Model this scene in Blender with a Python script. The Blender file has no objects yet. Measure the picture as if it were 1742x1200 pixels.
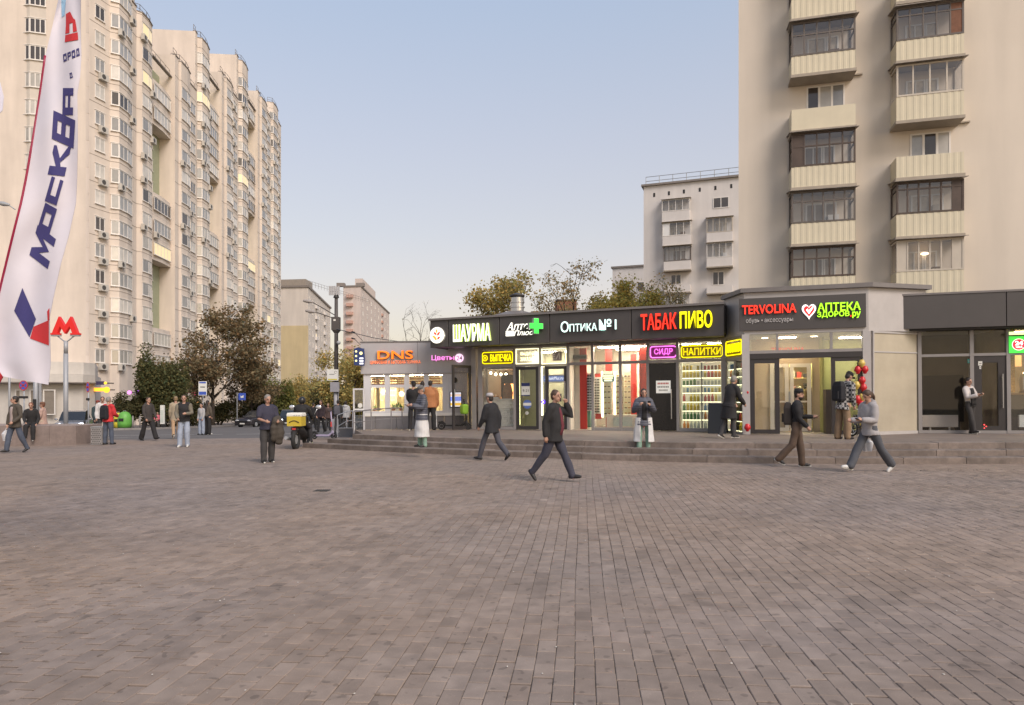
import bpy, bmesh, math, random
import numpy as np
from mathutils import Vector, Matrix, Euler, noise
R = math.radians
random.seed(11)
rng = np.random.default_rng(5)
SC = bpy.context.scene
COL = SC.collection

# ------------------------------------------------------------------ camera, sky, sun, exposure
F, CX, HY, CH = 1160.0, 871.0, 672.0, 1.7
cam_d = bpy.data.cameras.new('camera')
cam_d.sensor_width = 36.0
cam_d.lens = 36.0 * F / 1742.0
cam_d.shift_y = (HY - 600.0) / 1742.0
cam_d.clip_end = 6000.0
cam_d.clip_start = 0.05
cam = bpy.data.objects.new('camera', cam_d)
cam.location = (0, 0, CH)
cam.rotation_euler = (R(90), 0, 0)
COL.objects.link(cam)
SC.camera = cam

SUN_EL, SUN_AZ = R(12), R(142)       # azimuth clockwise from +Y: behind the camera to the right, veiled by evening haze
W = bpy.data.worlds.new('World'); SC.world = W
W.use_nodes = True
nt = W.node_tree; nt.nodes.clear()
wo = nt.nodes.new('ShaderNodeOutputWorld'); bg = nt.nodes.new('ShaderNodeBackground'); bg2 = nt.nodes.new('ShaderNodeBackground')
sky = nt.nodes.new('ShaderNodeTexSky'); sky.sky_type = 'NISHITA'; sky.sun_disc = False
sky.sun_elevation = SUN_EL; sky.sun_rotation = SUN_AZ
sky.air_density = 1.0; sky.dust_density = 2.0; sky.ozone_density = 2.0
bg.inputs['Strength'].default_value = 0.05
nt.links.new(sky.outputs[0], bg.inputs[0])
# dusk veil: an even pale haze that warms towards the horizon all the way round
tc_ = nt.nodes.new('ShaderNodeTexCoord'); sp_ = nt.nodes.new('ShaderNodeSeparateXYZ'); rp_ = nt.nodes.new('ShaderNodeValToRGB')
nt.links.new(tc_.outputs['Generated'], sp_.inputs[0]); nt.links.new(sp_.outputs['Z'], rp_.inputs[0])
_st = [(0.0, (.70, .57, .44)), (.06, (.63, .52, .405)), (.13, (.60, .505, .445)), (.228, (.515, .485, .485)), (.34, (.455, .455, .505)), (.5, (.365, .42, .525)), (1.0, (.24, .32, .47))]
while len(rp_.color_ramp.elements) < len(_st): rp_.color_ramp.elements.new(0.5)
for e_, (p_, c_) in zip(rp_.color_ramp.elements, _st): e_.position = p_; e_.color = (*c_, 1)
bg2.inputs['Strength'].default_value = 1.0
nt.links.new(rp_.outputs[0], bg2.inputs[0])
ad_ = nt.nodes.new('ShaderNodeAddShader'); nt.links.new(bg.outputs[0], ad_.inputs[0]); nt.links.new(bg2.outputs[0], ad_.inputs[1])
nt.links.new(ad_.outputs[0], wo.inputs[0])

sl = bpy.data.lights.new('sun', 'SUN'); sl.energy = 3.0; sl.angle = R(30); sl.color = (1.0, 0.88, 0.79)
so = bpy.data.objects.new('sun', sl); COL.objects.link(so)
_el = R(42)
_sd = Vector((math.sin(SUN_AZ) * math.cos(_el), math.cos(SUN_AZ) * math.cos(_el), math.sin(_el)))
so.rotation_euler = _sd.to_track_quat('Z', 'Y').to_euler()
so.location = (30, -30, 30)

SC.view_settings.view_transform = 'Standard'
SC.view_settings.look = 'None'
SC.view_settings.exposure = 0.14
SC.view_settings.gamma = 1.0
SC.view_settings.use_curve_mapping = False
SC.render.engine = 'CYCLES'
SC.cycles.use_denoising = True
SC.cycles.max_bounces = 6
SC.cycles.transparent_max_bounces = 12
SC.cycles.sample_clamp_indirect = 6.0
SC.cycles.caustics_reflective = False
SC.cycles.caustics_refractive = False

# ------------------------------------------------------------------ helpers
SLOPE = 0.01
def gz(x): return SLOPE * x
FALL, FALL_Y = 0.03, 29.0        # beyond the square the street falls away
def gzz(x, y): return SLOPE * x - FALL * max(0.0, y - FALL_Y)
def ground(px, py):
    d = 1972.0 / (py - HY + SLOPE * (px - CX))
    if d > FALL_Y: d = (CH + FALL * -FALL_Y) / ((py - HY) / F + SLOPE * (px - CX) / F - FALL)
    x = (px - CX) / F * d
    return Vector((x, d, gzz(x, d)))
def at(px, py, d):
    return Vector(((px - CX) / F * d, d, CH + (HY - py) * d / F))
def onground(px, d):
    x = (px - CX) / F * d
    return Vector((x, d, gzz(x, d)))

class Frame:
    def __init__(s, loc, deg, tilt=0.0):
        s.rot = Euler((0, -tilt, R(deg)), 'XYZ')
        s.loc = Vector(loc)
        s.M = Matrix.Translation(s.loc) @ s.rot.to_matrix().to_4x4()
        s.Mi = s.M.inverted()
    def pt(s, x, y, z): return s.M @ Vector((x, y, z))
    def pix(s, px, py, o=0.0):
        a = s.Mi @ Vector((0, 0, CH))
        b = s.Mi @ (Vector((0, 0, CH)) + Vector(((px - CX) / F, 1.0, (HY - py) / F)))
        t = (-o - a.y) / (b.y - a.y)
        q = a + (b - a) * t
        return q.x, q.z
    def px(s, px, o=0.0): return s.pix(px, 640, o)[0]

_mats = {}
def _nodes(name):
    m = bpy.data.materials.new(name); m.use_nodes = True
    t = m.node_tree; t.nodes.clear()
    out = t.nodes.new('ShaderNodeOutputMaterial')
    return m, t, out
def mat(name, col, rough=0.7, metal=0.0, var=0.12, vscale=2.5, bump=0.0, bscale=30.0, spec=0.5, attr=None, orand=0.0, grime=0.0):
    if name in _mats: return _mats[name]
    m, t, out = _nodes(name)
    b = t.nodes.new('ShaderNodeBsdfPrincipled'); t.links.new(b.outputs[0], out.inputs[0])
    b.inputs['Roughness'].default_value = rough; b.inputs['Metallic'].default_value = metal
    b.inputs['Specular IOR Level'].default_value = spec
    tc = t.nodes.new('ShaderNodeTexCoord')
    src = None
    rgb = t.nodes.new('ShaderNodeRGB'); rgb.outputs[0].default_value = (*col, 1); src = rgb.outputs[0]
    def mul(src, fac_out, lo, hi):
        mr = t.nodes.new('ShaderNodeMapRange'); mr.inputs['To Min'].default_value = lo; mr.inputs['To Max'].default_value = hi
        t.links.new(fac_out, mr.inputs['Value'])
        v = t.nodes.new('ShaderNodeVectorMath'); v.operation = 'SCALE'
        t.links.new(src, v.inputs[0]); t.links.new(mr.outputs[0], v.inputs['Scale'])
        return v.outputs[0]
    if attr:
        a = t.nodes.new('ShaderNodeAttribute'); a.attribute_name = attr
        mx = t.nodes.new('ShaderNodeVectorMath'); mx.operation = 'MULTIPLY'
        t.links.new(src, mx.inputs[0]); t.links.new(a.outputs['Color'], mx.inputs[1]); src = mx.outputs[0]
    if var > 0:
        n = t.nodes.new('ShaderNodeTexNoise'); n.inputs['Scale'].default_value = vscale; n.inputs['Detail'].default_value = 6; n.inputs['Roughness'].default_value = 0.65
        t.links.new(tc.outputs['Object'], n.inputs['Vector'])
        mr0 = t.nodes.new('ShaderNodeMapRange'); mr0.inputs['From Min'].default_value = 0.3; mr0.inputs['From Max'].default_value = 0.7
        t.links.new(n.outputs[0], mr0.inputs['Value'])
        src = mul(src, mr0.outputs[0], 1 - var, 1 + var)
    if grime > 0:
        n = t.nodes.new('ShaderNodeTexNoise'); n.inputs['Scale'].default_value = 0.35; n.inputs['Detail'].default_value = 8
        mp = t.nodes.new('ShaderNodeMapping'); mp.inputs['Scale'].default_value = (3.0, 3.0, 0.35)
        t.links.new(tc.outputs['Object'], mp.inputs[0]); t.links.new(mp.outputs[0], n.inputs['Vector'])
        mr0 = t.nodes.new('ShaderNodeMapRange'); mr0.inputs['From Min'].default_value = 0.35; mr0.inputs['From Max'].default_value = 0.65
        t.links.new(n.outputs[0], mr0.inputs['Value'])
        src = mul(src, mr0.outputs[0], 1 - grime, 1 + grime * 0.35)
    if orand > 0:
        oi = t.nodes.new('ShaderNodeObjectInfo')
        src = mul(src, oi.outputs['Random'], 1 - orand, 1 + orand)
    t.links.new(src, b.inputs['Base Color'])
    if bump > 0:
        n = t.nodes.new('ShaderNodeTexNoise'); n.inputs['Scale'].default_value = bscale; n.inputs['Detail'].default_value = 4
        t.links.new(tc.outputs['Object'], n.inputs['Vector'])
        bu = t.nodes.new('ShaderNodeBump'); bu.inputs['Strength'].default_value = bump; bu.inputs['Distance'].default_value = 0.02
        t.links.new(n.outputs[0], bu.inputs['Height']); t.links.new(bu.outputs[0], b.inputs['Normal'])
    _mats[name] = m
    return m
def emit(name, col, strength, base=None):
    if name in _mats: return _mats[name]
    m, t, out = _nodes(name)
    b = t.nodes.new('ShaderNodeBsdfPrincipled'); t.links.new(b.outputs[0], out.inputs[0])
    b.inputs['Base Color'].default_value = (*(base or col), 1); b.inputs['Roughness'].default_value = 0.4
    b.inputs['Emission Color'].default_value = (*col, 1); b.inputs['Emission Strength'].default_value = strength
    _mats[name] = m
    return m
def glass(name, tint=(1, 1, 1), refl=0.06, rough=0.02):
    """thin pane: clear with a fresnel reflection"""
    if name in _mats: return _mats[name]
    m, t, out = _nodes(name)
    tr = t.nodes.new('ShaderNodeBsdfTransparent'); tr.inputs[0].default_value = (*tint, 1)
    gl = t.nodes.new('ShaderNodeBsdfGlossy'); gl.inputs['Roughness'].default_value = rough
    fr = t.nodes.new('ShaderNodeLayerWeight'); fr.inputs['Blend'].default_value = 0.5
    pw = t.nodes.new('ShaderNodeMath'); pw.operation = 'POWER'; pw.inputs[1].default_value = 5.0; t.links.new(fr.outputs['Facing'], pw.inputs[0])
    ad = t.nodes.new('ShaderNodeMath'); ad.operation = 'MULTIPLY_ADD'; ad.inputs[1].default_value = 0.7; ad.inputs[2].default_value = refl + 0.02; ad.use_clamp = True
    t.links.new(pw.outputs[0], ad.inputs[0])
    mx = t.nodes.new('ShaderNodeMixShader'); t.links.new(ad.outputs[0], mx.inputs[0]); t.links.new(tr.outputs[0], mx.inputs[1]); t.links.new(gl.outputs[0], mx.inputs[2])
    t.links.new(mx.outputs[0], out.inputs[0])
    _mats[name] = m
    return m

class MB:
    """collects simple shapes; build() links them as ONE mesh object"""
    def __init__(s): s.v = []; s.f = []; s.m = []; s.c = []
    def add(s, vs, fs, mi=0):
        b = len(s.v); s.v += [tuple(q) for q in vs]
        s.f += [tuple(b + i for i in q) for q in fs]; s.m += [mi] * len(fs)
        return s
    def box(s, c, sz, rz=0.0, mi=0, M=None):
        hx, hy, hz = sz[0] / 2, sz[1] / 2, sz[2] / 2
        vs = [Vector((x, y, z)) for z in (-hz, hz) for y in (-hy, hy) for x in (-hx, hx)]
        if M is not None: vs = [M @ q for q in vs]
        elif rz:
            Q = Matrix.Rotation(rz, 3, 'Z'); vs = [Q @ q for q in vs]
        vs = [q + Vector(c) for q in vs]
        return s.add(vs, [(0, 2, 3, 1), (4, 5, 7, 6), (0, 1, 5, 4), (2, 6, 7, 3), (0, 4, 6, 2), (1, 3, 7, 5)], mi)
    def bx(s, x0, x1, y0, y1, z0, z1, mi=0):
        return s.box(((x0 + x1) / 2, (y0 + y1) / 2, (z0 + z1) / 2), (abs(x1 - x0), abs(y1 - y0), abs(z1 - z0)), mi=mi)
    def quad(s, a, b, c, d, mi=0): return s.add([a, b, c, d], [(0, 1, 2, 3)], mi)
    def prism(s, poly, z0, z1, mi=0):
        n = len(poly)
        if sum(poly[i][0] * poly[(i + 1) % n][1] - poly[(i + 1) % n][0] * poly[i][1] for i in range(n)) < 0: poly = poly[::-1]
        vs = [(p[0], p[1], z0) for p in poly] + [(p[0], p[1], z1) for p in poly]
        fs = [tuple(range(n - 1, -1, -1)), tuple(range(n, 2 * n))] + [(i, (i + 1) % n, n + (i + 1) % n, n + i) for i in range(n)]
        return s.add(vs, fs, mi)
    def extr(s, poly, y0, y1, mi=0):
        """polygon in x,z extruded along y"""
        n = len(poly)
        if sum(poly[i][0] * poly[(i + 1) % n][1] - poly[(i + 1) % n][0] * poly[i][1] for i in range(n)) < 0: poly = poly[::-1]
        vs = [(p[0], y0, p[1]) for p in poly] + [(p[0], y1, p[1]) for p in poly]
        fs = [tuple(range(n)), tuple(range(2 * n - 1, n - 1, -1))] + [(i, n + i, n + (i + 1) % n, (i + 1) % n) for i in range(n)]
        return s.add(vs, fs, mi)
    def loft(s, rings, mi=0, cap=True, close=True):
        n = len(rings[0]); vs = [q for r in rings for q in r]; fs = []
        for k in range(len(rings) - 1):
            for i in range(n if close else n - 1):
                j = (i + 1) % n
                fs.append((k * n + i, k * n + j, (k + 1) * n + j, (k + 1) * n + i))
        if cap:
            fs.append(tuple(range(n - 1, -1, -1))); b = (len(rings) - 1) * n; fs.append(tuple(range(b, b + n)))
        return s.add(vs, fs, mi)
    def limb(s, pts, rad, n=8, mi=0, round_=True):
        pts = [Vector(p) for p in pts]; rings = []
        dirs = [(pts[min(i + 1, len(pts) - 1)] - pts[max(i - 1, 0)]).normalized() for i in range(len(pts))]
        up = Vector((0, 0, 1)) if abs(dirs[0].z) < 0.9 else Vector((1, 0, 0))
        P, D, RR = list(pts), list(dirs), list(rad)
        if round_:
            P = [pts[0] - dirs[0] * rad[0] * 0.8, pts[0] - dirs[0] * rad[0] * 0.45] + P + [pts[-1] + dirs[-1] * rad[-1] * 0.45, pts[-1] + dirs[-1] * rad[-1] * 0.8]
            D = [dirs[0]] * 2 + D + [dirs[-1]] * 2; RR = [rad[0] * 0.5, rad[0] * 0.88] + RR + [rad[-1] * 0.88, rad[-1] * 0.5]
        for p, d, r in zip(P, D, RR):
            a = (up - d * up.dot(d)).normalized(); b = d.cross(a); up = a
            rings.append([p + (a * math.cos(2 * math.pi * i / n) + b * math.sin(2 * math.pi * i / n)) * r for i in range(n)])
        return s.loft(rings, mi)
    def cyl(s, p0, p1, r0, r1=None, n=12, mi=0): return s.limb([p0, p1], [r0, r0 if r1 is None else r1], n, mi, False)
    def tube(s, pts, r, n=6, mi=0): return s.limb(pts, [r] * len(pts), n, mi, False)
    def ell(s, c, rad, n=12, k=8, mi=0, M=None):
        rings = []; c = Vector(c)
        for a in range(k + 1):
            th = -math.pi / 2 + math.pi * (a + 0.001) / (k + 0.002)
            ring = []
            for i in range(n):
                q = Vector((rad[0] * math.cos(th) * math.cos(2 * math.pi * i / n), rad[1] * math.cos(th) * math.sin(2 * math.pi * i / n), rad[2] * math.sin(th)))
                if M is not None: q = M @ q
                ring.append(c + q)
            rings.append(ring)
        return s.loft(rings, mi)
    def disc_y(s, x, z, r, y0, y1, n=24, mi=0):
        return s.extr([(x + r * math.cos(2 * math.pi * i / n), z + r * math.sin(2 * math.pi * i / n)) for i in range(n)], y0, y1, mi)
    def rect(s, x0, x1, z0, z1, w, y0, y1, mi=0, bottom=True):
        """four bars of a frame in the x-z plane"""
        s.bx(x0, x0 + w, y0, y1, z0, z1, mi); s.bx(x1 - w, x1, y0, y1, z0, z1, mi)
        s.bx(x0 + w, x1 - w, y0, y1, z1 - w, z1, mi)
        if bottom: s.bx(x0 + w, x1 - w, y0, y1, z0, z0 + w, mi)
        return s
    def mesh(s, name, mats, smooth=False, tint=None):
        me = bpy.data.meshes.new(name)
        me.from_pydata(s.v, [], s.f)
        for m in (mats if isinstance(mats, (list, tuple)) else [mats]): me.materials.append(m)
        if any(s.m): me.polygons.foreach_set('material_index', s.m)
        if smooth: me.polygons.foreach_set('use_smooth', [True] * len(s.f))
        if tint is not None:
            at_ = me.color_attributes.new('tint', 'FLOAT_COLOR', 'CORNER')
            arr = np.repeat(np.asarray(tint, dtype=np.float32), [len(q) for q in s.f], axis=0)
            arr = np.concatenate([arr, np.ones((len(arr), 1), np.float32)], 1)
            at_.data.foreach_set('color', arr.ravel())
        me.update()
        return me
    def build(s, name, mats, parent=None, smooth=False, tint=None):
        return link(name, s.mesh(name, mats, smooth, tint), parent)
def link(name, me, parent=None, loc=None, rot=None):
    o = bpy.data.objects.new(name, me); COL.objects.link(o)
    if parent is not None: o.parent = parent
    if loc is not None: o.location = loc
    if rot is not None: o.rotation_euler = rot
    return o
def tag(o, label=None, cat=None, group=None, kind=None):
    if label: o['label'] = label
    if cat: o['category'] = cat
    if group: o['group'] = group
    if kind: o['kind'] = kind
    return o
def thing(name, label, cat, loc=(0, 0, 0), rz=0.0, group=None, rot=None):
    o = bpy.data.objects.new(name, None); COL.objects.link(o); o.empty_display_size = 0.1
    o.location = loc; o.rotation_euler = rot if rot is not None else (0, 0, rz)
    return tag(o, label, cat, group)
def fthing(fr, x, y, z, name, label, cat, group=None):
    return thing(name, label, cat, fr.pt(x, y, z), rot=fr.rot, group=group)
def copy_tree(o, parent=None):
    c = o.copy(); COL.objects.link(c)
    if parent is not None: c.parent = parent
    for ch in [q for q in o.children]: copy_tree(ch, c)
    return c

def text_mesh(body, mats, w=None, h=None, extrude=0.02, offset=0.0, shear=0.0, outline=0.0, spacing=1.0, center=True):
    """letters in the x-z plane facing -y, fitted to width w and height h, centred on the origin; depth 2*extrude"""
    cu = bpy.data.curves.new('lettering', 'FONT'); cu.body = body; cu.resolution_u = 3; cu.size = 1.0
    cu.shear = shear; cu.space_character = spacing; cu.space_line = 0.85; cu.align_x = 'LEFT'
    if outline > 0: cu.fill_mode = 'NONE'; cu.extrude = 0
    else: cu.offset = offset; cu.extrude = 0.01
    ob = bpy.data.objects.new('lettering', cu)
    if outline > 0:
        cu.bevel_depth = outline; cu.bevel_resolution = 1
    me = bpy.data.meshes.new_from_object(ob)
    bpy.data.objects.remove(ob); bpy.data.curves.remove(cu)
    n = len(me.vertices); co = np.empty(n * 3, np.float32); me.vertices.foreach_get('co', co); co = co.reshape(-1, 3)
    lo, hi = co.min(0), co.max(0)
    sx = w / (hi[0] - lo[0]) if w else None; sz = h / (hi[1] - lo[1]) if h else None
    if sx is None: sx = sz
    if sz is None: sz = sx
    out = np.empty_like(co)
    out[:, 0] = (co[:, 0] - (lo[0] + hi[0]) / 2) * sx
    out[:, 2] = (co[:, 1] - (lo[1] + hi[1]) / 2) * sz
    dz = max(hi[2] - lo[2], 1e-6)
    out[:, 1] = -(co[:, 2] - (lo[2] + hi[2]) / 2) * ((2 * extrude / dz) if outline == 0 else sz)
    me.vertices.foreach_set('co', out.ravel())
    me.materials.clear()
    for m in (mats if isinstance(mats, (list, tuple)) else [mats]): me.materials.append(m)
    if isinstance(mats, (list, tuple)) and len(mats) > 1:       # side faces take the second material
        nn = np.empty(len(me.polygons) * 3, np.float32); me.polygons.foreach_get('normal', nn)
        me.update(); me.polygons.foreach_get('normal', nn); nn = nn.reshape(-1, 3)
        me.polygons.foreach_set('material_index', (np.abs(nn[:, 1]) < 0.7).astype(np.int32))
    else: me.polygons.foreach_set('material_index', np.zeros(len(me.polygons), np.int32))
    me.polygons.foreach_set('use_smooth', np.zeros(len(me.polygons), bool))
    me.update()
    return me

# ------------------------------------------------------------------ materials
COPING = mat('coping_metal', (0.17, 0.155, 0.15), 0.45, var=0.1)
FASCIA = mat('fascia_metal', (0.065, 0.058, 0.056), 0.5, var=0.08, vscale=1.2)
FRAMEG = mat('grey_frame', (0.27, 0.25, 0.24), 0.45, var=0.08)
FRAMED = mat('dark_frame', (0.035, 0.03, 0.03), 0.45, var=0.08)
LIGHTGREY = mat('light_grey_cladding', (0.43, 0.405, 0.39), 0.45, var=0.07)
DARK = mat('dark', (0.02, 0.018, 0.018), 0.6, var=0.05)
BLACK = mat('black_plastic', (0.012, 0.012, 0.013), 0.45, var=0.05)
WHITE = mat('white_paint', (0.75, 0.74, 0.72), 0.5, var=0.04)
STEEL = mat('steel', (0.5, 0.5, 0.5), 0.3, 0.9, var=0.05)
GALV = mat('galvanised', (0.36, 0.37, 0.38), 0.5, 0.3, var=0.15)
GLASS = glass('shop_glass', (0.93, 0.94, 0.93), 0.05)
GLASSD = glass('dark_glass', (0.84, 0.82, 0.80), 0.008)
# ------------------------------------------------------------------ ground, road, plaza, steps
def sheet(name, poly, dz, m, kind='structure'):
    mb = MB(); mb.add([(x, y, gzz(x, y) + dz) for x, y in poly], [tuple(range(len(poly)))])
    o = mb.build(name, m); return tag(o, kind=kind)
ASPH = mat('asphalt', (0.115, 0.105, 0.10), 0.85, var=0.16, vscale=0.5, bump=0.25, bscale=60)
SOIL = mat('soil', (0.06, 0.06, 0.035), 0.95, var=0.3, vscale=0.8)
PAVE = mat('far_pavement', (0.17, 0.15, 0.14), 0.85, var=0.15, vscale=0.8)
KERB = mat('kerb_concrete', (0.26, 0.24, 0.225), 0.8, var=0.18, vscale=1.5)
STEPM = mat('step_granite', (0.188, 0.150, 0.127), 0.75, var=0.3, vscale=4.0, bump=0.2, bscale=50, orand=0.18, grime=0.2)
PLATM = mat('platform_tile', (0.185, 0.148, 0.125), 0.8, var=0.18, vscale=1.2)
LINEW = mat('road_paint', (0.55, 0.53, 0.5), 0.7, var=0.2, vscale=4)

mb = MB()
for y0, y1 in ((-60, 29), (29, 300), (300, 1400)): mb.add([(x, y, gzz(x, min(y, 300)) - .35) for x, y in ((-900, y0), (600, y0), (600, y1), (-900, y1))], [(0, 1, 2, 3)])
tag(mb.build('ground', SOIL), kind='structure')
mb = MB()
for pl_ in ([(-120, 20), (-6.0, 20), (-6.0, 29), (-120, 29)], [(-120, 29), (-6.0, 29), (-6.5, 50), (-9, 90), (-22, 240), (-60, 240), (-50, 160), (-38, 100), (-36, 58), (-120, 58)]):
    mb.add([(x, y, gzz(x, y) - .03) for x, y in pl_], [tuple(range(len(pl_)))])
tag(mb.build('road', ASPH), kind='structure')

# plaza sheet with the paving pattern running on where single pavers are too small to see
def paving_material(name, joints):
    m, t, out = _nodes(name)
    b = t.nodes.new('ShaderNodeBsdfPrincipled'); t.links.new(b.outputs[0], out.inputs[0])
    b.inputs['Roughness'].default_value = 0.82; b.inputs['Specular IOR Level'].default_value = 0.35
    tc = t.nodes.new('ShaderNodeNewGeometry')
    def noise_(scale, lo, hi, detail=5):
        n = t.nodes.new('ShaderNodeTexNoise'); n.inputs['Scale'].default_value = scale; n.inputs['Detail'].default_value = detail
        t.links.new(tc.outputs['Position'], n.inputs['Vector'])
        mr = t.nodes.new('ShaderNodeMapRange'); mr.inputs['From Min'].default_value = lo; mr.inputs['From Max'].default_value = hi
        t.links.new(n.outputs[0], mr.inputs['Value']); return mr.outputs[0]
    mx = t.nodes.new('ShaderNodeMix'); mx.data_type = 'RGBA'
    mx.inputs[6].default_value = (0.270, 0.204, 0.160, 1); mx.inputs[7].default_value = (0.245, 0.197, 0.168, 1)
    t.links.new(noise_(0.22, 0.4, 0.62), mx.inputs[0]); src = mx.outputs[2]
    def mulv(src, val):
        v = t.nodes.new('ShaderNodeVectorMath'); v.operation = 'SCALE'; t.links.new(src, v.inputs[0]); t.links.new(val, v.inputs['Scale']); return v.outputs[0]
    def mr(val, lo, hi):
        q = t.nodes.new('ShaderNodeMapRange'); q.inputs['To Min'].default_value = lo; q.inputs['To Max'].default_value = hi; t.links.new(val, q.inputs['Value']); return q.outputs[0]
    src = mulv(src, mr(noise_(6.0, 0.3, 0.7, 8), 0.86, 1.12))
    src = mulv(src, mr(noise_(0.9, 0.3, 0.7, 6), 0.9, 1.08))
    src = mulv(src, mr(noise_(140.0, 0.62, 0.8, 2), 0.97, 1.5))      # light grit
    src = mulv(src, mr(noise_(2.3, 0.56, 0.66, 3), 1.0, 0.84))       # damp and oily blotches
    src = mulv(src, mr(noise_(11.0, 0.67, 0.7, 1), 1.0, 0.72))       # trodden gum
    if joints:
        mp = t.nodes.new('ShaderNodeMapping'); mp.inputs['Rotation'].default_value = (0, 0, R(90 + 5.9))
        t.links.new(tc.outputs['Position'], mp.inputs[0])
        br = t.nodes.new('ShaderNodeTexBrick'); br.inputs['Scale'].default_value = 1.0
        br.inputs['Brick Width'].default_value = 0.21; br.inputs['Row Height'].default_value = 0.125
        br.inputs['Mortar Size'].default_value = 0.005; br.inputs['Mortar Smooth'].default_value = 0.4
        br.inputs['Color1'].default_value = (1.08, 1.08, 1.08, 1); br.inputs['Color2'].default_value = (0.92, 0.92, 0.92, 1); br.inputs['Mortar'].default_value = (0.74, 0.71, 0.69, 1)
        t.links.new(mp.outputs[0], br.inputs[0])
        v = t.nodes.new('ShaderNodeVectorMath'); v.operation = 'MULTIPLY'; t.links.new(src, v.inputs[0]); t.links.new(br.outputs[0], v.inputs[1]); src = v.outputs[0]
    else:
        a = t.nodes.new('ShaderNodeAttribute'); a.attribute_name = 'tint'
        v = t.nodes.new('ShaderNodeVectorMath'); v.operation = 'MULTIPLY'; t.links.new(src, v.inputs[0]); t.links.new(a.outputs['Color'], v.inputs[1]); src = v.outputs[0]
    t.links.new(src, b.inputs['Base Color'])
    n = t.nodes.new('ShaderNodeTexNoise'); n.inputs['Scale'].default_value = 90; n.inputs['Detail'].default_value = 3
    t.links.new(tc.outputs['Position'], n.inputs['Vector'])
    bu = t.nodes.new('ShaderNodeBump'); bu.inputs['Strength'].default_value = 0.3; bu.inputs['Distance'].default_value = 0.004
    t.links.new(n.outputs[0], bu.inputs['Height']); t.links.new(bu.outputs[0], b.inputs['Normal'])
    return m
PAVS = paving_material('paving_sheet', True)
PAVB = paving_material('paver_concrete', False)
plaza = sheet('plaza', [(-70, -14), (34, -14), (34, 24), (-4, 27), (-6.4, 28.9), (-17, 28.6), (-70, 25.5)], -0.016, PAVS)

# front line of the steps (plan), resampled
_fp = [(-7.1, 23.1), (-2.15, 19.97), (2.0, 17.88), (5.0, 16.7), (8.05, 16.12), (12.0, 15.75), (24.0, 14.9)]
def smooth_line(pts, n=12):
    out = []
    P = [Vector((*p, 0)) for p in pts]; P = [P[0] * 2 - P[1]] + P + [P[-1] * 2 - P[-2]]
    for i in range(1, len(P) - 2):
        for k in range(n):
            t = k / n; a, b, c, d = P[i - 1:i + 3]
            out.append(0.5 * ((2 * b) + (c - a) * t + (2 * a - 5 * b + 4 * c - d) * t * t + (3 * b - a - 3 * c + d) * t ** 3))
    out.append(P[-2]); return out
FL = smooth_line(_fp)
_cum = [0.0]
for a_, b_ in zip(FL, FL[1:]): _cum.append(_cum[-1] + (b_ - a_).length)
def fline(s, off):
    s = max(0.0, min(_cum[-1] - 1e-4, s)); i = max(0, np.searchsorted(_cum, s, 'right') - 1)
    a_, b_ = FL[i], FL[i + 1]; d = (b_ - a_).normalized(); p = a_ + d * (s - _cum[i])
    i0, i1 = max(0, i - 2), min(len(FL) - 1, i + 3); d = (FL[i1] - FL[i0]).normalized()
    return (p.x - d.y * off, p.y + d.x * off)
RISE, TREAD = 0.14, 0.42
def slab(mb, poly, z0, z1, bev=0.008, gz=gz):
    """block whose top follows the slope, edge chamfered"""
    n = len(poly)
    if sum(poly[i][0] * poly[(i + 1) % n][1] - poly[(i + 1) % n][0] * poly[i][1] for i in range(n)) < 0: poly = poly[::-1]
    c = (sum(p[0] for p in poly) / n, sum(p[1] for p in poly) / n)
    def ins(p, e):
        v = Vector((c[0] - p[0], c[1] - p[1])); v = v.normalized() * e; return (p[0] + v.x, p[1] + v.y)
    g2 = gz if gz.__code__.co_argcount == 2 else (lambda x, y: gz(x))
    r = [[(x, y, g2(x, y) + z0) for x, y in poly], [(x, y, g2(x, y) + z1 - bev) for x, y in poly], [(x, y, g2(x, y) + z1) for x, y in [ins(p, bev * 1.4) for p in poly]]]
    mb.loft(r)
s_left = [0.0, 0.75, 1.5]
s_end = _cum[-1]
top_poly = [fline(s, TREAD * 3 - 0.02) for s in np.linspace(1.6, s_end, 40)]
plat = MB(); slab(plat, top_poly + [(24.5, 32), (-1, 32), (-6.4, 29.5), (-6.3, 27)], -0.3, RISE * 3 - 0.004)
# risers' core under the treads
for k in range(3):
    poly = [fline(s, TREAD * k + 0.05) for s in np.linspace(s_left[k] + 0.05, s_end, 40)] + [fline(s, TREAD * k + 1.0) for s in np.linspace(s_end, s_left[k] + 0.05, 40)]
    slab(plat, poly, -0.3, RISE * (k + 1) - 0.03)
platform = plat.build('platform', PLATM); tag(platform, kind='structure')
for k in range(3):
    s = s_left[k]
    while s < s_end - 0.1:
        L = random.uniform(1.35, 1.65); e = min(s + L, s_end)
        mb = MB(); zj = random.uniform(-0.009, 0.004)
        q = [fline(s + 0.006, TREAD * k), fline((s + e) / 2, TREAD * k), fline(e - 0.006, TREAD * k), fline(e - 0.006, TREAD * (k + 1) + 0.03), fline((s + e) / 2, TREAD * (k + 1) + 0.03), fline(s + 0.006, TREAD * (k + 1) + 0.03)]
        slab(mb, q, RISE * k - 0.02, RISE * (k + 1) + zj, 0.012)
        mb.build('step_block', STEPM, platform)
        s = e

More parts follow.
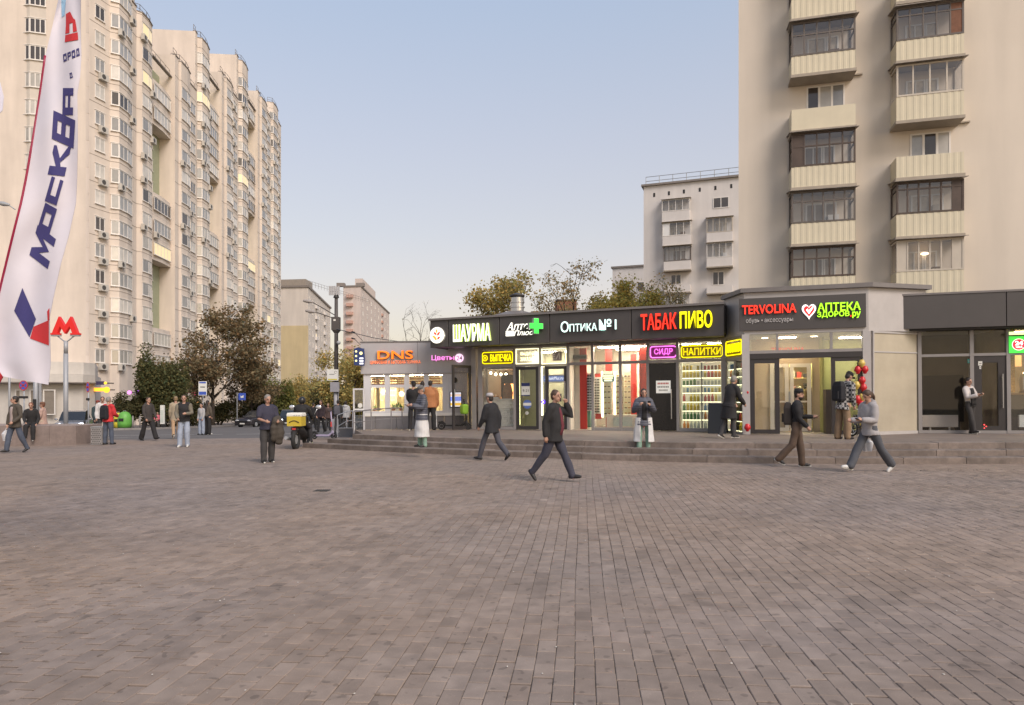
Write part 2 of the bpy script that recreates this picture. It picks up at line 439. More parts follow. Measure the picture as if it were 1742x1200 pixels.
# far pavement behind the road, with kerb stones
_kl = smooth_line([(-110, 46), (-60, 50), (-35, 52.3), (-29.4, 54.5), (-28.6, 62), (-31.0, 78), (-40, 120), (-66, 220)], 8)
KL = [(p.x, p.y) for p in _kl]
mb = MB(); slab(mb, KL + [(-200, 220), (-200, 46)], -0.3, 0.10, gz=gzz)
far_pav = mb.build('far_pavement', PAVE); tag(far_pav, kind='structure')
mb_all = []
acc = 0
for (x0, y0), (x1, y1) in zip(KL, KL[1:]):
    if x0 < -55 or y0 > 100: continue
    n = max(1, int(math.hypot(x1 - x0, y1 - y0) / 1.6))
    for i in range(n):
        a0, a1 = i / n, (i + 1) / n - 0.012
        p0 = (x0 + (x1 - x0) * a0, y0 + (y1 - y0) * a0); p1 = (x0 + (x1 - x0) * a1, y0 + (y1 - y0) * a1)
        d = Vector((x1 - x0, y1 - y0)).normalized(); nn = (-d.y * 0.17, d.x * 0.17)
        mb = MB(); slab(mb, [(p0[0] - nn[0] * .15, p0[1] - nn[1] * .15), (p1[0] - nn[0] * .15, p1[1] - nn[1] * .15), (p1[0] + nn[0], p1[1] + nn[1]), (p0[0] + nn[0], p0[1] + nn[1])], -0.1, 0.125, 0.015, gz=gzz)
        mb.build('kerb_stone', KERB, far_pav)
        acc += 1
# painted line on the road
mb = MB()
for x0 in np.arange(-44, -14, 4.2):
    mb.add([(x, y, gzz(x, y) - 0.024) for x, y in ((x0, 36.0), (x0 + 3.4, 36.15), (x0 + 3.4, 36.4), (x0, 36.25))], [(0, 1, 2, 3)])
tag(mb.build('road_marking', LINEW), kind='structure')
mb = MB()
for x0 in np.arange(-40, -18, 0.9):
    mb.add([(x, y, gzz(x, y) - 0.024) for x, y in ((x0, 29.6), (x0 + 0.4, 29.6), (x0 + 0.5, 32.4), (x0 + 0.1, 32.4))], [(0, 1, 2, 3)])
tag(mb.build('crossing_marking', mat('worn_road_paint', (0.22, 0.205, 0.195), 0.8, var=0.3, vscale=6)), kind='structure')

# pavers: single pieces with recessed joints where the photograph tells them apart
BW, BL = 0.125, 0.21
ang = R(5.9); e1 = Vector((math.sin(ang), math.cos(ang), 0)); e2 = Vector((math.cos(ang), -math.sin(ang), 0))
def paver_shape(w, l, bev=0.005, jit=0.0):
    vs = []
    for z, s in ((-0.03, 0), (-bev, 0), (0.0, bev)):
        for a, b in ((-1, -1), (1, -1), (1, 1), (-1, 1)):
            vs.append((a * (w / 2 - s), b * (l / 2 - s), z))
    fs = [(k * 4 + i, k * 4 + (i + 1) % 4, k * 4 + 4 + (i + 1) % 4, k * 4 + 4 + i) for k in range(2) for i in range(4)] + [(8, 9, 10, 11)]
    return vs, fs
cand = []
for ib in range(-90, 150):
    for ia in range(8, 76):
        a = (ia + (0.5 if ib % 2 else 0.0)) * BL + random.uniform(-.006, .006); b = ib * BW
        p = e1 * a + e2 * b; w_ = noise.noise(p * .35); p = p + e2 * (.022 * w_) + e1 * (.03 * noise.noise(p * .27 + Vector((7, 3, 1))))
        if 3.15 < p.y < 14.6 and abs(p.x) < 0.765 * p.y + 0.45: cand.append(p)
cand.sort(key=lambda p: p.x ** 2 + p.y ** 2 + 2.9)
def patch(p, s, o): return noise.noise(Vector((p.x * s + o, p.y * s, o)))
TINTS = []
for i in range(10):
    g = random.uniform(0.86, 1.12); w = random.uniform(-0.03, 0.03); TINTS.append((g * (1 + w), g, g * (1 - w)))
shared = []
for tcol in TINTS:
    vs, fs = paver_shape(BW - random.uniform(.001, .004), BL - random.uniform(.005, .012))
    q = MB(); q.add(vs, fs); shared.append(q.mesh('paver', PAVB, tint=[tcol] * len(fs)))
field = MB(); tints = []
for i, p in enumerate(cand):
    z = gz(p.x) + random.uniform(-.0025, .002) + .007 * noise.noise(p * .5 + Vector((2, 9, 4))); rz = -ang + random.uniform(-.008, .008)
    tl = (random.gauss(0, .006), SLOPE * -1 + random.gauss(0, .006))
    if i < 300:
        o = link('paver', shared[random.randrange(10)], plaza, (p.x, p.y, z), (tl[0], tl[1], rz))
    else:
        pk = patch(p, 0.45, 3.1)
        gap = 0.0025 + 0.0085 * max(0, min(1, 0.45 + 1.6 * patch(p, 0.3, 9.0))) + random.uniform(0, .002)
        vs, fs = paver_shape(BW - gap * random.uniform(.12, .55), BL - gap * random.uniform(.9, 2.0), 0.004)
        Mx = Matrix.Translation((p.x, p.y, z)) @ Euler((tl[0], tl[1], rz)).to_matrix().to_4x4()
        field.add([Mx @ Vector(v) for v in vs], fs)
        g = random.gauss(1.0, 0.06) * (1 + 0.10 * pk)
        if random.random() < 0.05: g *= random.uniform(0.8, 1.18)
        cool = max(0, patch(p, 0.35, 5.5) + random.uniform(-.15, .15)) * 0.05
        tints += [(g * (1 - cool), g * (1 - cool * 0.4), g * (1 + cool))] * len(fs)
tag(field.build('paver_field', PAVB, plaza, tint=tints), kind='stuff')

# small litter and a drain
q = MB()
for _ in range(220):
    d = random.uniform(3.4, 15) ; x = random.uniform(-.76, .76) * d; s_ = random.uniform(.004, .011); z = gz(x) + .0065; a = random.uniform(0, 6.3)
    q.add([(x + s_ * math.cos(a + k * 1.57) * (1 if k % 2 else .6), d + s_ * math.sin(a + k * 1.57), z) for k in range(4)] + [(x, d, z + s_ * .5)], [(0, 1, 4), (1, 2, 4), (2, 3, 4), (3, 0, 4)])
tag(q.build('litter_crumbs', mat('crumbs', (.5, .47, .42), .8, var=.3)), kind='stuff')
dr = thing('drain_grate', 'small dark drain grate let into the paving of the square', 'drain', ground(548, 835) + Vector((0, 0, .004)), rz=-R(5.9)); dr.scale = (.45, .5, 1)
q = MB(); q.bx(-.3, .3, -.2, .2, -.01, .002); q.build('frame', mat('cast_iron', (.06, .055, .05), .7, var=.2), dr)
for k in range(7): q = MB(); q.bx(-.26 + k * .08, -.22 + k * .08, -.17, .17, .0025, .008); q.build('bar', mat('cast_iron', (.06, .055, .05), .7, var=.2), dr)
# ------------------------------------------------------------------ tall apartment block on the left
CREAM = mat('cream_render', (0.65, 0.565, 0.485), 0.85, var=0.05, vscale=0.4, grime=0.10)
CREAMP = mat('pinkish_panel', (0.58, 0.505, 0.445), 0.85, var=0.05, vscale=0.5, grime=0.12, orand=0.05)
GREENW = mat('pale_green_panel', (0.34, 0.36, 0.24), 0.85, var=0.08)
PVC = mat('pvc_frame', (0.72, 0.68, 0.63), 0.5, var=0.04)
SILLM = mat('sill_metal', (0.22, 0.19, 0.17), 0.6, var=0.1)
def pane_mat(name, col, rough=0.12, spec=0.8):
    return mat(name, col, rough, var=0.22, vscale=0.7, spec=spec, orand=0.25)
PANE_PALE = pane_mat('pane_curtain_sky', (0.5, 0.47, 0.42))  # pale base colour stands for curtains and reflected sky
PANE_SKY = pane_mat('pane_reflecting', (0.27, 0.265, 0.255), 0.06, 1.0)  # grey base colour paints in sky tone on top of the real reflection
PANE_DARK = pane_mat('pane_dark', (0.06, 0.05, 0.045), 0.08, 0.8)
PANE_LIT = emit('pane_lit', (1.0, 0.82, 0.5), 0.55, (0.5, 0.4, 0.2))
AC_WHITE = mat('ac_housing', (0.5, 0.47, 0.42), 0.6, var=0.08)
AC_DARK = mat('ac_grille', (0.07, 0.065, 0.06), 0.7)

def strip_window(path, h, nper, w=0.09, sill=True):
    """frame mesh and pane mesh that follow a plan path of points (x, y) around z = 0, lying on its outer side (-y)"""
    fr, pn = MB(), MB()
    for (x0, y0), (x1, y1), n in zip(path, path[1:], nper):
        d = Vector((x1 - x0, y1 - y0)); L = d.length; d /= L; nrm = Vector((d.y, -d.x))
        a = math.atan2(d.y, d.x)
        def B(t0, t1, z0, z1, o0, o1):
            c = Vector((x0, y0)) + d * (t0 + t1) / 2 + nrm * (o0 + o1) / 2
            fr.box((c.x, c.y, (z0 + z1) / 2), (t1 - t0, abs(o1 - o0), z1 - z0), a)
        B(0, L, h / 2 - w, h / 2, 0.0, 0.05); B(0, L, -h / 2, -h / 2 + w, 0.0, 0.05)
        for i in range(n + 1):
            t = i * (L - w) / n; B(t, t + w, -h / 2 + w, h / 2 - w, 0.0, 0.05)
        if sill: B(-0.05, L + 0.05, -h / 2 - 0.06, -h / 2 - 0.005, 0.0, 0.14); B(-0.05, L + 0.05, h / 2 + 0.005, h / 2 + 0.06, 0.0, 0.10)
        q0 = Vector((x0, y0)) + nrm * 0.02; q1 = Vector((x1, y1)) + nrm * 0.02
        pn.quad((q0.x, q0.y, -h / 2), (q1.x, q1.y, -h / 2), (q1.x, q1.y, h / 2), (q0.x, q0.y, h / 2))
    return fr.mesh('window', PVC), [pn.mesh('pane', m) for m in (PANE_PALE, PANE_SKY, PANE_DARK, PANE_LIT)]
def put_window(parent, win, x, y, z, lit=0.05, rz=0.0):
    f = link('window', win[0], parent, (x, y, z), (0, 0, rz))
    r = random.random()
    k = 3 if r < lit else (0 if r < 0.5 else (1 if r < 0.86 else 2))
    link('pane', win[1][k], f)
    return f

_acb = MB(); _acb.bx(-.42, .42, -.32, 0, -.3, .3); _acb.bx(-.45, .45, -.02, .03, -.36, -.3)
_acg = MB(); _acg.disc_y(-.1, 0, .22, -.335, -.32, 14)
AC_BODY, AC_FAN = _acb.mesh('housing', AC_WHITE), _acg.mesh('fan_grille', AC_DARK)
ac_n = 0
def ac_unit(world, rot, group, label):
    t = thing('air_conditioner', label, 'air conditioner', world, rot=rot, group=group)
    t.scale = (1.2, 1.2, 1.2); link('housing', AC_BODY, t); link('fan_grille', AC_FAN, t); return t

tower = thing('apartment_tower', 'very tall cream apartment block with rounded bays stepping away on the left', 'apartment building', (-44.66, 72.4, -0.6), rz=math.atan2(.9953, -.0965))
TF = Frame((-44.66, 72.4, -0.6), math.degrees(math.atan2(.9953, -.0965)))
FZ0, FH = 6.6, 2.9
AC_LABEL = 'small boxed air conditioner unit hung beside a window of the tall cream tower'
sections = [
    # (kind, width, outward, top)
    [('small', 4.0, 0.0, 50.5), ('bay', 4.2, 0.85, 50.0), ('blank', 2.4, 0.0, 49.5), ('bay2', 3.9, 0.5, 49.0), ('loggia', 6.0, 0.3, 45.5)],
    [('blank', 1.2, 0.75, 48.6), ('bay2', 4.6, 1.0, 48.4), ('narrow', 3.0, 0.45, 47.6), ('blank', 0.8, 0.3, 56.5), ('bay', 4.4, 0.9, 56.0), ('loggia', 5.6, 0.3, 52.5)],
    [('blank', 1.2, 0.7, 55.5), ('bay2', 4.8, 1.0, 55.2), ('narrow', 3.4, 0.5, 55.0), ('blank', 1.0, 0.3, 63.0), ('bay', 4.8, 0.9, 62.6), ('loggia', 6.4, 0.3, 58.0)],
    [('blank', 1.4, 0.7, 62.0), ('bay2', 5.6, 1.0, 61.5), ('narrow', 4.0, 0.5, 61.0), ('bay', 5.6, 0.9, 64.5), ('narrow', 4.0, 0.3, 63.0)],
]
LOG_OPEN = {2, 3, 4, 8, 9, 10, 15, 16}
wall = MB(); joint = MB(); l = 0.0
winlist = []
def bayplan(l, w, o):
    if o < 0.2: return [(l, 0.0), (l + w, 0.0)]
    return [(l, 0.0), (l + min(.35, w * .12), -o), (l + w * 0.5, -o - 0.12), (l + w * .86, -o * .9), (l + w, -0.05)]
def railing(mb, pts, z, h=1.0):
    for (x0, y0), (x1, y1) in zip(pts, pts[1:]):
        L = math.hypot(x1 - x0, y1 - y0); n = max(1, int(L / 1.5))
        for zz in (z + h, z + h * .5): mb.tube([(x0, y0, zz), (x1, y1, zz)], 0.035, 4)
        for i in range(n + 1):
            x, y = x0 + (x1 - x0) * i / n, y0 + (y1 - y0) * i / n
            mb.tube([(x, y, z), (x, y, z + h)], 0.035, 4)
for sec in sections:
    for kind, w, o, top in sec:
        plan = [(1.4, 0.9), (l + w, 0.0)] if kind == 'small' else bayplan(l, w, o) if kind in ('bay', 'bay2') else ([(l, -o), (l + w, -o)] if kind != 'loggia' else [(l, 1.3), (l + w, 1.3)])
        wall.prism(plan + [(l + w, 14), (l, 14)], -5, top, mi=1 if kind == 'loggia' else 0)
        outer = plan if kind != 'loggia' else [(l, -o), (l + w, -o)]
        rr = [(x, y + 0.25) for x, y in outer]; rail = MB(); railing(rail, rr, top); rail.build('roof_railing', SILLM, tower)
        wall.prism([(x, y - 0.1) for x, y in outer] + [(outer[-1][0], outer[-1][1] + .35), (outer[0][0], outer[0][1] + .35)], top + 0.002, top + 0.12, mi=2)
        nf = int((top - 1.6 - FZ0) / FH) + 1
        if kind != 'loggia':
            for k in range(nf):
                zj = FZ0 + (k + .5) * FH + .12
                for (xa, ya), (xb, yb) in zip(plan, plan[1:]):
                    dx_, dy_ = xb - xa, yb - ya; L_ = math.hypot(dx_, dy_); nx_, ny_ = dy_ / L_ * .015, -dx_ / L_ * .015
                    joint.prism([(xa + nx_, ya + ny_), (xb + nx_, yb + ny_), (xb - nx_ * 2, yb - ny_ * 2), (xa - nx_ * 2, ya - ny_ * 2)], zj - .03, zj + .03)
        if kind == 'bay':
            pth = [plan[0], plan[1], plan[2], plan[3]]; pth[0] = (pth[0][0] + .0, -o * .15)
            win = strip_window(pth, 1.55, [1, 2, 2])
            for k in range(nf): winlist.append((win, 0, 0, FZ0 + k * FH, l, w, o))
        elif kind == 'bay2':
            pth = [(plan[1][0] + .1, plan[1][1]), (plan[2][0], plan[2][1]), (plan[3][0] - 0.3, (plan[2][1] * .25 + plan[3][1] * .75))]
            win = strip_window(pth, 1.55, [1, 2])
            for k in range(nf): winlist.append((win, 0, 0, FZ0 + k * FH, l, w, o))
        elif kind in ('small', 'narrow'):
            ww = 1.3 if kind == 'small' else w * .62
            win = strip_window([(-ww / 2, 0), (ww / 2, 0)], 1.5, [2])
            for k in range(nf): winlist.append((win, l + w * .52, -o, FZ0 + k * FH, l, w, o) if kind == 'narrow' else (win, 2.7, 0.45, FZ0 + k * FH, 1.9, 0.0, -0.7))
        elif kind == 'loggia':
            win = strip_window([(-w * .44, 0), (w * .44, 0)], 1.6, [5])
            wr = strip_window([(-.8, 0), (.8, 0)], 1.5, [2])
            for k in range(nf):
                z = FZ0 + k * FH
                if k in LOG_OPEN: winlist.append((wr, l + w * .5, 1.3, z, l, w, -9))
                else:
                    wall.prism([(l + .01, -o + .2), (l + w * .5, -o), (l + w - .01, -o + .15), (l + w - .01, 1.35), (l + .01, 1.35)], z - FH / 2, z + FH / 2 - 0.02)
                    wn = win
                    winlist.append((wn, l + w * .5, -o - 0.0, z, l, w, o))
        l += w
LTOT = l
joint.build('storey_joint', mat('joint_dark_cream', (0.30, 0.25, 0.205), .9, var=.2), tower)['kind'] = 'stuff'  # storey joint lines in a darker cream
wall.build('wall', [CREAM, GREENW, SILLM], tower)
# floor joints of the blank strips: thin recessed-looking drip lines every storey
for (win, x, y, z, l_, w_, o_) in winlist:
    put_window(tower, win, x, y, z, lit=0.025, rz=-math.atan2(.9, 2.6) if o_ == -0.7 else 0.0)
    if o_ == -0.7:
        if random.random() < .6: ac_unit(TF.pt(2.9, .3, z - 1.2), Euler((0, 0, TF.rot.z - math.atan2(.9, 2.6))), 'air conditioners on the tall tower', AC_LABEL)
    elif o_ > -5 and random.random() < 0.36:
        if y <= 0 and o_ < .46: lx, ly = l_ + w_ * .12, -o_ - .02
        else:
            f_ = random.choice((.13, .13, .8)); lx, ly = l_ + w_ * f_, -o_ * (1.0 if f_ < .5 else .93) - .03
        ac_unit(TF.pt(lx, ly, z - 1.2), TF.rot, 'air conditioners on the tall tower', AC_LABEL)
# end wall facing the square: storey panels with open joints, and the rounded loggia column
EF_ang = 187.0     # local x runs left along the end wall
EF = Frame(TF.pt(1.4, 0.9, 0), 3.5)
endw = MB(); endw.bx(-40, -0.02, 0.02, 10, -5, 54)
eo = endw.build('end_wall', CREAMP, tower); eo.matrix_parent_inverse = TF.Mi; eo.matrix_basis = EF.M.copy()
pan = {}
def end_panel(x0, x1, z0, z1):
    w_, h_ = x1 - x0, z1 - z0
    key = (round(w_, 2), round(h_, 2))
    if key not in pan:
        q = MB(); q.loft([[(a * (w_ / 2 - s), y, b * (h_ / 2 - s)) for a, b in ((-1, -1), (-1, 1), (1, 1), (1, -1))][::-1] for y, s in ((0.02, 0.0), (-.03, 0.0), (-.05, .02))]); pan[key] = q.mesh('wall_panel', CREAMP)
    o = link('wall_panel', pan[key], tower); o.matrix_parent_inverse = TF.Mi
    o.matrix_basis = EF.M @ Matrix.Translation(((x0 + x1) / 2, 0, (z0 + z1) / 2))
for k in range(18):
    z0 = 4.6 + (k - .5) * FH + .52
    for x0, x1 in ((-3.9, -0.02), (-12.0, -7.25), (-17, -12.06), (-22, -17.06), (-27, -22.06), (-32, -27.06)):
        end_panel(x0, x1, z0, z0 + FH - 0.05)
_cp = [(-7.2, 0.0), (-7.0, -.6), (-5.6, -.95), (-4.15, -.6), (-3.95, 0.0)]
col_ = MB(); col_.prism(_cp + [(-3.95, 1), (-7.2, 1)], 3, 53)
co = col_.build('loggia_column', mat('loggia_white', (0.58, 0.52, 0.45), 0.8, var=0.05, grime=0.08), tower); co.matrix_parent_inverse = TF.Mi; co.matrix_basis = EF.M.copy()
cw = strip_window(_cp[1:4], 1.55, [3, 3])
for k in range(16):
    f = put_window(tower, cw, 0, 0, 0, lit=0.0); f.matrix_parent_inverse = TF.Mi; f.matrix_basis = EF.M @ Matrix.Translation((0, 0, FZ0 + .2 + k * FH))

# podium with a curved canopy in front of the tower
PF = Frame(onground(60, 62) + Vector((0, 0, 1.0)), 3)
pod = thing('podium_building', 'low white shop podium with a curved canopy at the foot of the tall tower', 'building', PF.loc)
pod.rotation_euler = PF.rot
WARMW = mat('warm_white_wall', (0.56, 0.52, 0.47), 0.8, var=0.05, grime=0.08)
pl = [(-30, 3), (-6, 1.0), (0, .2), (2.0, .8), (3.0, 2.2), (3.1, 4.0), (-1.4, 13.5), (-30, 13.5)]
m_ = MB(); m_.prism(pl, -3, 3.2); m_.prism([(x + (.5 if x > 0 else 0), y - .9 if y < 11 else y) for x, y in pl], 3.3, 4.0); m_.prism([(x - .3, y + .6 if y < 11 else y) for x, y in pl], 4.05, 5.2)
m_.build('wall', WARMW, pod)
m_ = MB(); m_.prism([(x + (.52 if x > 0 else 0), y - .92 if y < 11 else y - .1) for x, y in pl], 3.2, 3.3); m_.build('canopy_edge', SILLM, pod)
for x0 in (-6.6, -5.2, -2.0, -0.6, 0.7):
    y0 = 1.0 - (x0 + 6) * .135 if x0 > -6 else 1.05
    fr = MB(); fr.rect(x0, x0 + 1.05, 0.3, 2.6, .08, y0 - .12, y0); f = fr.build('window', PVC, pod)
    MB().bx(x0 + .05, x0 + 1.0, y0 - .04, y0 + .02, .35, 2.55).build('pane', mat('podium_pane', (0.22, 0.19, 0.16), 0.1), f)

# ------------------------------------------------------------------ near apartment block on the right
RF = Frame((14.8, 32.5, 0.2), -15.5)
rb = thing('apartment_block', 'large cream apartment block with yellow balconies rising behind the shops on the right', 'apartment building', RF.loc, rot=RF.rot)
CREAM2 = mat('cream_plaster', (0.66, 0.585, 0.495), 0.9, var=0.035, vscale=0.25, grime=0.06, bump=0.08, bscale=12)
YEL = mat('pale_yellow_cladding', (0.63, 0.565, 0.42), 0.7, var=0.04, vscale=2, grime=0.05)
SLABM = mat('balcony_slab', (0.36, 0.31, 0.25), 0.85, var=0.1)
BROWN = mat('brown_wood_frame', (0.075, 0.05, 0.038), 0.6, var=0.2)
GREYF = mat('grey_old_frame', (0.12, 0.10, 0.088), 0.65, var=0.15)
PALEF = mat('pale_frame', (0.52, 0.46, 0.38), 0.55, var=0.06)
CURT = mat('curtain', (0.6, 0.54, 0.46), 0.9, var=0.25, vscale=3)
DIMROOM = mat('dim_room', (0.3, 0.26, 0.23), 0.9, var=0.3, vscale=1.5)
xl = RF.px(1256.5)
m_ = MB()
m_.prism([(xl, 0), (12, 0), (12, 12), (xl + 2.2, 12)], -1.5, 30)
m_.build('wall', CREAM2, rb)
corr = {}
def corrugated(w, h, step=0.13, dep=0.009):
    q = MB(); n = int(w / step)
    pts = []
    for i in range(n + 1):
        x = -w / 2 + i * w / n
        pts += [(x, 0 if i % 2 else -dep), (min(w / 2, x + .02), -dep if i % 2 else 0)]
    vs = [(x, y, z) for z in (-h / 2, h / 2) for x, y in pts]; k = len(pts)
    q.add(vs, [(i, i + 1, k + i + 1, k + i) for i in range(k - 1)])
    q.bx(-w / 2, w / 2, .022, .08, -h / 2, h / 2)
    return q
def balcony(fr, root, x0, x1, dep, zpb, zpt, zg=None, fmat=None, canopy=True, ncols=5, transom=None, side=True, slab_=False, solid=None, clad=YEL, corrug=True, panes=None, open_window=None):
    """parapet from zpb to zpt, glazing up to zg; x0..x1 in the wall frame"""
    w, h = x1 - x0, zpt - zpb; xm = (x0 + x1) / 2
    q = corrugated(w, h) if corrug else MB().bx(-w / 2, w / 2, 0, .08, -h / 2, h / 2)
    q.bx(-w / 2, -w / 2 + .06, .082, dep, -h / 2, h / 2); q.bx(w / 2 - .06, w / 2, .082, dep, -h / 2, h / 2)
    b = link('balcony', q.mesh('balcony', clad), root, (xm, -dep, (zpb + zpt) / 2))
    off = (zpb + zpt) / 2
    def sub(mb, name, m):
        o = mb.build(name, m, b); o.location = (-xm, dep, -off); return o
    sub(MB().bx(x0 - .04, x1 + .04, -dep - .05, -.002, zpb - .14, zpb - .004), 'slab', SLABM)
    if zg:
        g = MB(); d0, d1 = -dep - .02, -dep + .05; t = .06
        g.rect(x0, x1, zpt + .004, zg, .075, d0, d1)
        for i in range(1, ncols):
            x = x0 + (x1 - x0) * i / ncols; g.bx(x - t / 2, x + t / 2, d0 + .004, d1 - .004, zpt + .08, zg - .08)
        if transom:
            zt = zpt + (zg - zpt) * transom; g.bx(x0 + .08, x1 - .08, d0 + .007, d1 - .007, zt - t / 2, zt + t / 2)
        for xs in (x0, x1 - .07):      # glazed sides
            g.bx(xs, xs + .07, -dep + .055, -.07, zpt + .004, zpt + .07); g.bx(xs, xs + .07, -dep + .055, -.07, zg - .07, zg); g.bx(xs, xs + .07, -.07, -.003, zpt, zg)
            if transom: g.bx(xs + .01, xs + .06, -dep + .055, -.07, zt - t / 2, zt + t / 2)
        sub(g, 'glazing_frame', fmat)
        for i in range(ncols):
            xa, xb = x0 + (x1 - x0) * i / ncols, x0 + (x1 - x0) * (i + 1) / ncols
            if solid and i in solid:
                sub(MB().bx(xa + .03, xb - .03, -dep + .0, -dep + .03, zpt + .05, zg - .05), 'solid_panel', solid[i])
            else:
                sub(MB().quad((xa, -dep + .01, zpt), (xb, -dep + .01, zpt), (xb, -dep + .01, zg), (xa, -dep + .01, zg)), 'pane', GLASSB)
        for xs in (x0 + .035, x1 - .035):
            sub(MB().quad((xs, -dep, zpt), (xs, 0, zpt), (xs, 0, zg), (xs, -dep, zg)), 'pane', GLASSB)
        # back of the loggia: room window and door with curtains
        bw = MB(); xw = x0 + w * random.uniform(.2, .32)
        bw.rect(xw, xw + w * .3, zpt - .05, zg - .35, .07, -.07, -.002); bw.rect(xw + w * .3 + .02, xw + w * .5, zpb + .1, zg - .35, .07, -.07, -.002)
        bw.bx(xw + w * .14, xw + w * .16, -.065, -.005, zpt, zg - .42)
        sub(bw, 'room_window', WHITE)
        sub(MB().bx(xw + .05, xw + w * .48, -.02, -.001, zpt + .02, zg - .4), 'curtain', random.choice((CURT, CURT, DIMROOM)))  # some are a dark sheet standing for the unlit room
        if random.random() < .8: sub(MB().bx(x0 + w * .62, x0 + w * random.uniform(.72, .85), -.3, -.05, zpb + .1, zpt + random.uniform(.2, .9)), 'cupboard', random.choice((WHITE, mat('old_wood', (0.2, 0.13, 0.08), 0.7), PALEF)))
        if canopy:
            c = MB(); c.add([(x0 - .12, -dep - .22, zg + .02), (x1 + .12, -dep - .22, zg + .02), (x1 + .12, 0, zg + .24), (x0 - .12, 0, zg + .24),
                             (x0 - .12, -dep - .22, zg + .05), (x1 + .12, -dep - .22, zg + .05), (x1 + .12, 0, zg + .27), (x0 - .12, 0, zg + .27)],
                            [(3, 2, 1, 0), (4, 5, 6, 7), (0, 1, 5, 4), (1, 2, 6, 5), (3, 0, 4, 7), (2, 3, 7, 6)])
            sub(c, 'canopy', CANOPY)
    return b
GLASSB = glass('balcony_glass', (0.88, 0.88, 0.88), 0.10)
CANOPY = mat('canopy_sheet', (0.30, 0.26, 0.22), 0.55, 0.2, var=0.3, vscale=3)
DEP = 1.0
def bz(px, py): return RF.pix(px, py, DEP)[1]
bxl0, bxl1 = RF.px(1346.5, DEP), RF.px(1455.5, DEP)
bxr0, bxr1 = RF.px(1525, DEP), RF.px(1640, DEP)
def bl(yb, yt, yg=None, **k):
    return balcony(RF, rb, bxl0, bxl1, DEP, bz(1400, yb), bz(1400, yt), bz(1400, yg) if yg is not None else None, **k)
def brr(yb, yt, yg=None, **k):
    return balcony(RF, rb, bxr0, bxr1, DEP, bz(1582, yb), bz(1582, yt), bz(1582, yg) if yg is not None else None, **k)
for up in range(3):       # the floors above the frame go on
    bl(-70 - up * 97, -105 - up * 97, -165 - up * 97, fmat=GREYF, ncols=5, transom=.7)
    brr(-96 - up * 97, -128 - up * 97, -190 - up * 97, fmat=PALEF, ncols=4)
bl(26, -8, -66, fmat=BROWN, ncols=5)
bl(122, 91, 34, fmat=GREYF, ncols=5, transom=.62)
bl(218, 182, None, corrug=False)
bl(316, 281, 224, fmat=BROWN, ncols=5, transom=.6, solid={0: BROWN})
bl(413, 378, 324, fmat=GREYF, ncols=6, transom=.68)
bl(512, 471, 420, fmat=BROWN, ncols=5, transom=.62)
brr(98, 64, 8, fmat=GREYF, ncols=5, transom=.75, solid={4: mat('red_brick_infill', (0.19, 0.09, 0.055), 0.9, var=0.2, vscale=6)})
brr(201, 160, 106, fmat=PALEF, ncols=4)
brr(299, 263, None)
brr(400, 362, 308, fmat=BROWN, ncols=6, transom=.78, solid={5: BROWN})
brr(502, 461, 407, fmat=PALEF, ncols=6, solid={0: PALEF, 5: PALEF})
def wall_window(px0, px1, py0, py1, n=3):
    x0, z1 = RF.pix(px0, py0); x1, z0 = RF.pix(px1, py1)
    q = MB(); q.rect(x0, x1, z0, z1, .07, -.03, .002)
    for i in range(1, n): x = x0 + (x1 - x0) * i / n; q.bx(x - .05, x + .05, -.03, .002, z0 + .07, z1 - .07)
    f = q.build('window', PVC, rb)
    for i in range(n):
        xa, xb = x0 + (x1 - x0) * i / n, x0 + (x1 - x0) * (i + 1) / n
        MB().quad((xa, -.012, z0), (xb, -.012, z0), (xb, -.012, z1), (xa, -.012, z1)).build('pane', (PANE_SKY, PANE_DARK, PANE_PALE)[(i + int(px0)) % 3], f)
    e = MB().bx(x0 - .75, x1 + .75, -.12, -.003, z1 + .28, z1 + .34); e.build('eyebrow_ledge', SLABM, f)
wall_window(1372, 1437, 149, 182); wall_window(1548, 1617, 229, 263)
brr(-4, -40, None)
# lamps inside the lowest right balcony
_x, _z = RF.pix(1573, 432, 0.3)
lp = MB(); lp.ell((_x, -.3, _z), (.17, .17, .06), 12, 6); lp.build('ceiling_lamp', emit('warm_lamp', (1, .72, .45), 4.0), rb)

# ------------------------------------------------------------------ white block further back
WF = Frame((onground(1095, 78)), -20)
wb = thing('white_apartment_block', 'white nine storey apartment block between the shop roofs and the cream block', 'apartment building', WF.loc, rot=WF.rot)
WHB = mat('white_block_plaster', (0.66, 0.62, 0.59), 0.9, var=0.04, vscale=0.4, grime=0.08)
zt = WF.pix(1097, 318)[1]
m_ = MB(); m_.bx(0, 14, 0, 12, -.5, zt); m_.build('wall', WHB, wb)
m_ = MB(); m_.bx(-.25, 14.1, -.25, 12, zt + .003, zt + .22); m_.build('roof_edge', SILLM, wb)
m_ = MB(); railing(m_, [(0.2, 0.4), (13.8, 0.4)], zt + .2, 1.0); m_.build('roof_railing', GALV, wb)
for px in (1113, 1138, 1163.5, 1190.5, 1217, 1244):
    x, z = WF.pix(px, 332 - (px - 1113) * .115); MB().bx(x - .11, x + .11, -.02, .1, z - .22, z + .22).build('attic_vent', DARK, wb)
def wbal(px0, px1, yb, yt, yg, fm, **k):
    x0, x1 = WF.px(px0, .9), WF.px(px1, .9); pm = (px0 + px1) / 2
    f = lambda y: WF.pix(pm, y, .9)[1]
    balcony(WF, wb, x0, x1, .9, f(yb), f(yt), f(yg) if yg else None, fmat=fm, clad=WHB, corrug=False, **k)
wbal(1126, 1173, 377, 359, 339, PVC, ncols=4)
wbal(1127, 1175, 417, 401, 377.5, PVC, ncols=4, solid={0: WHITE})
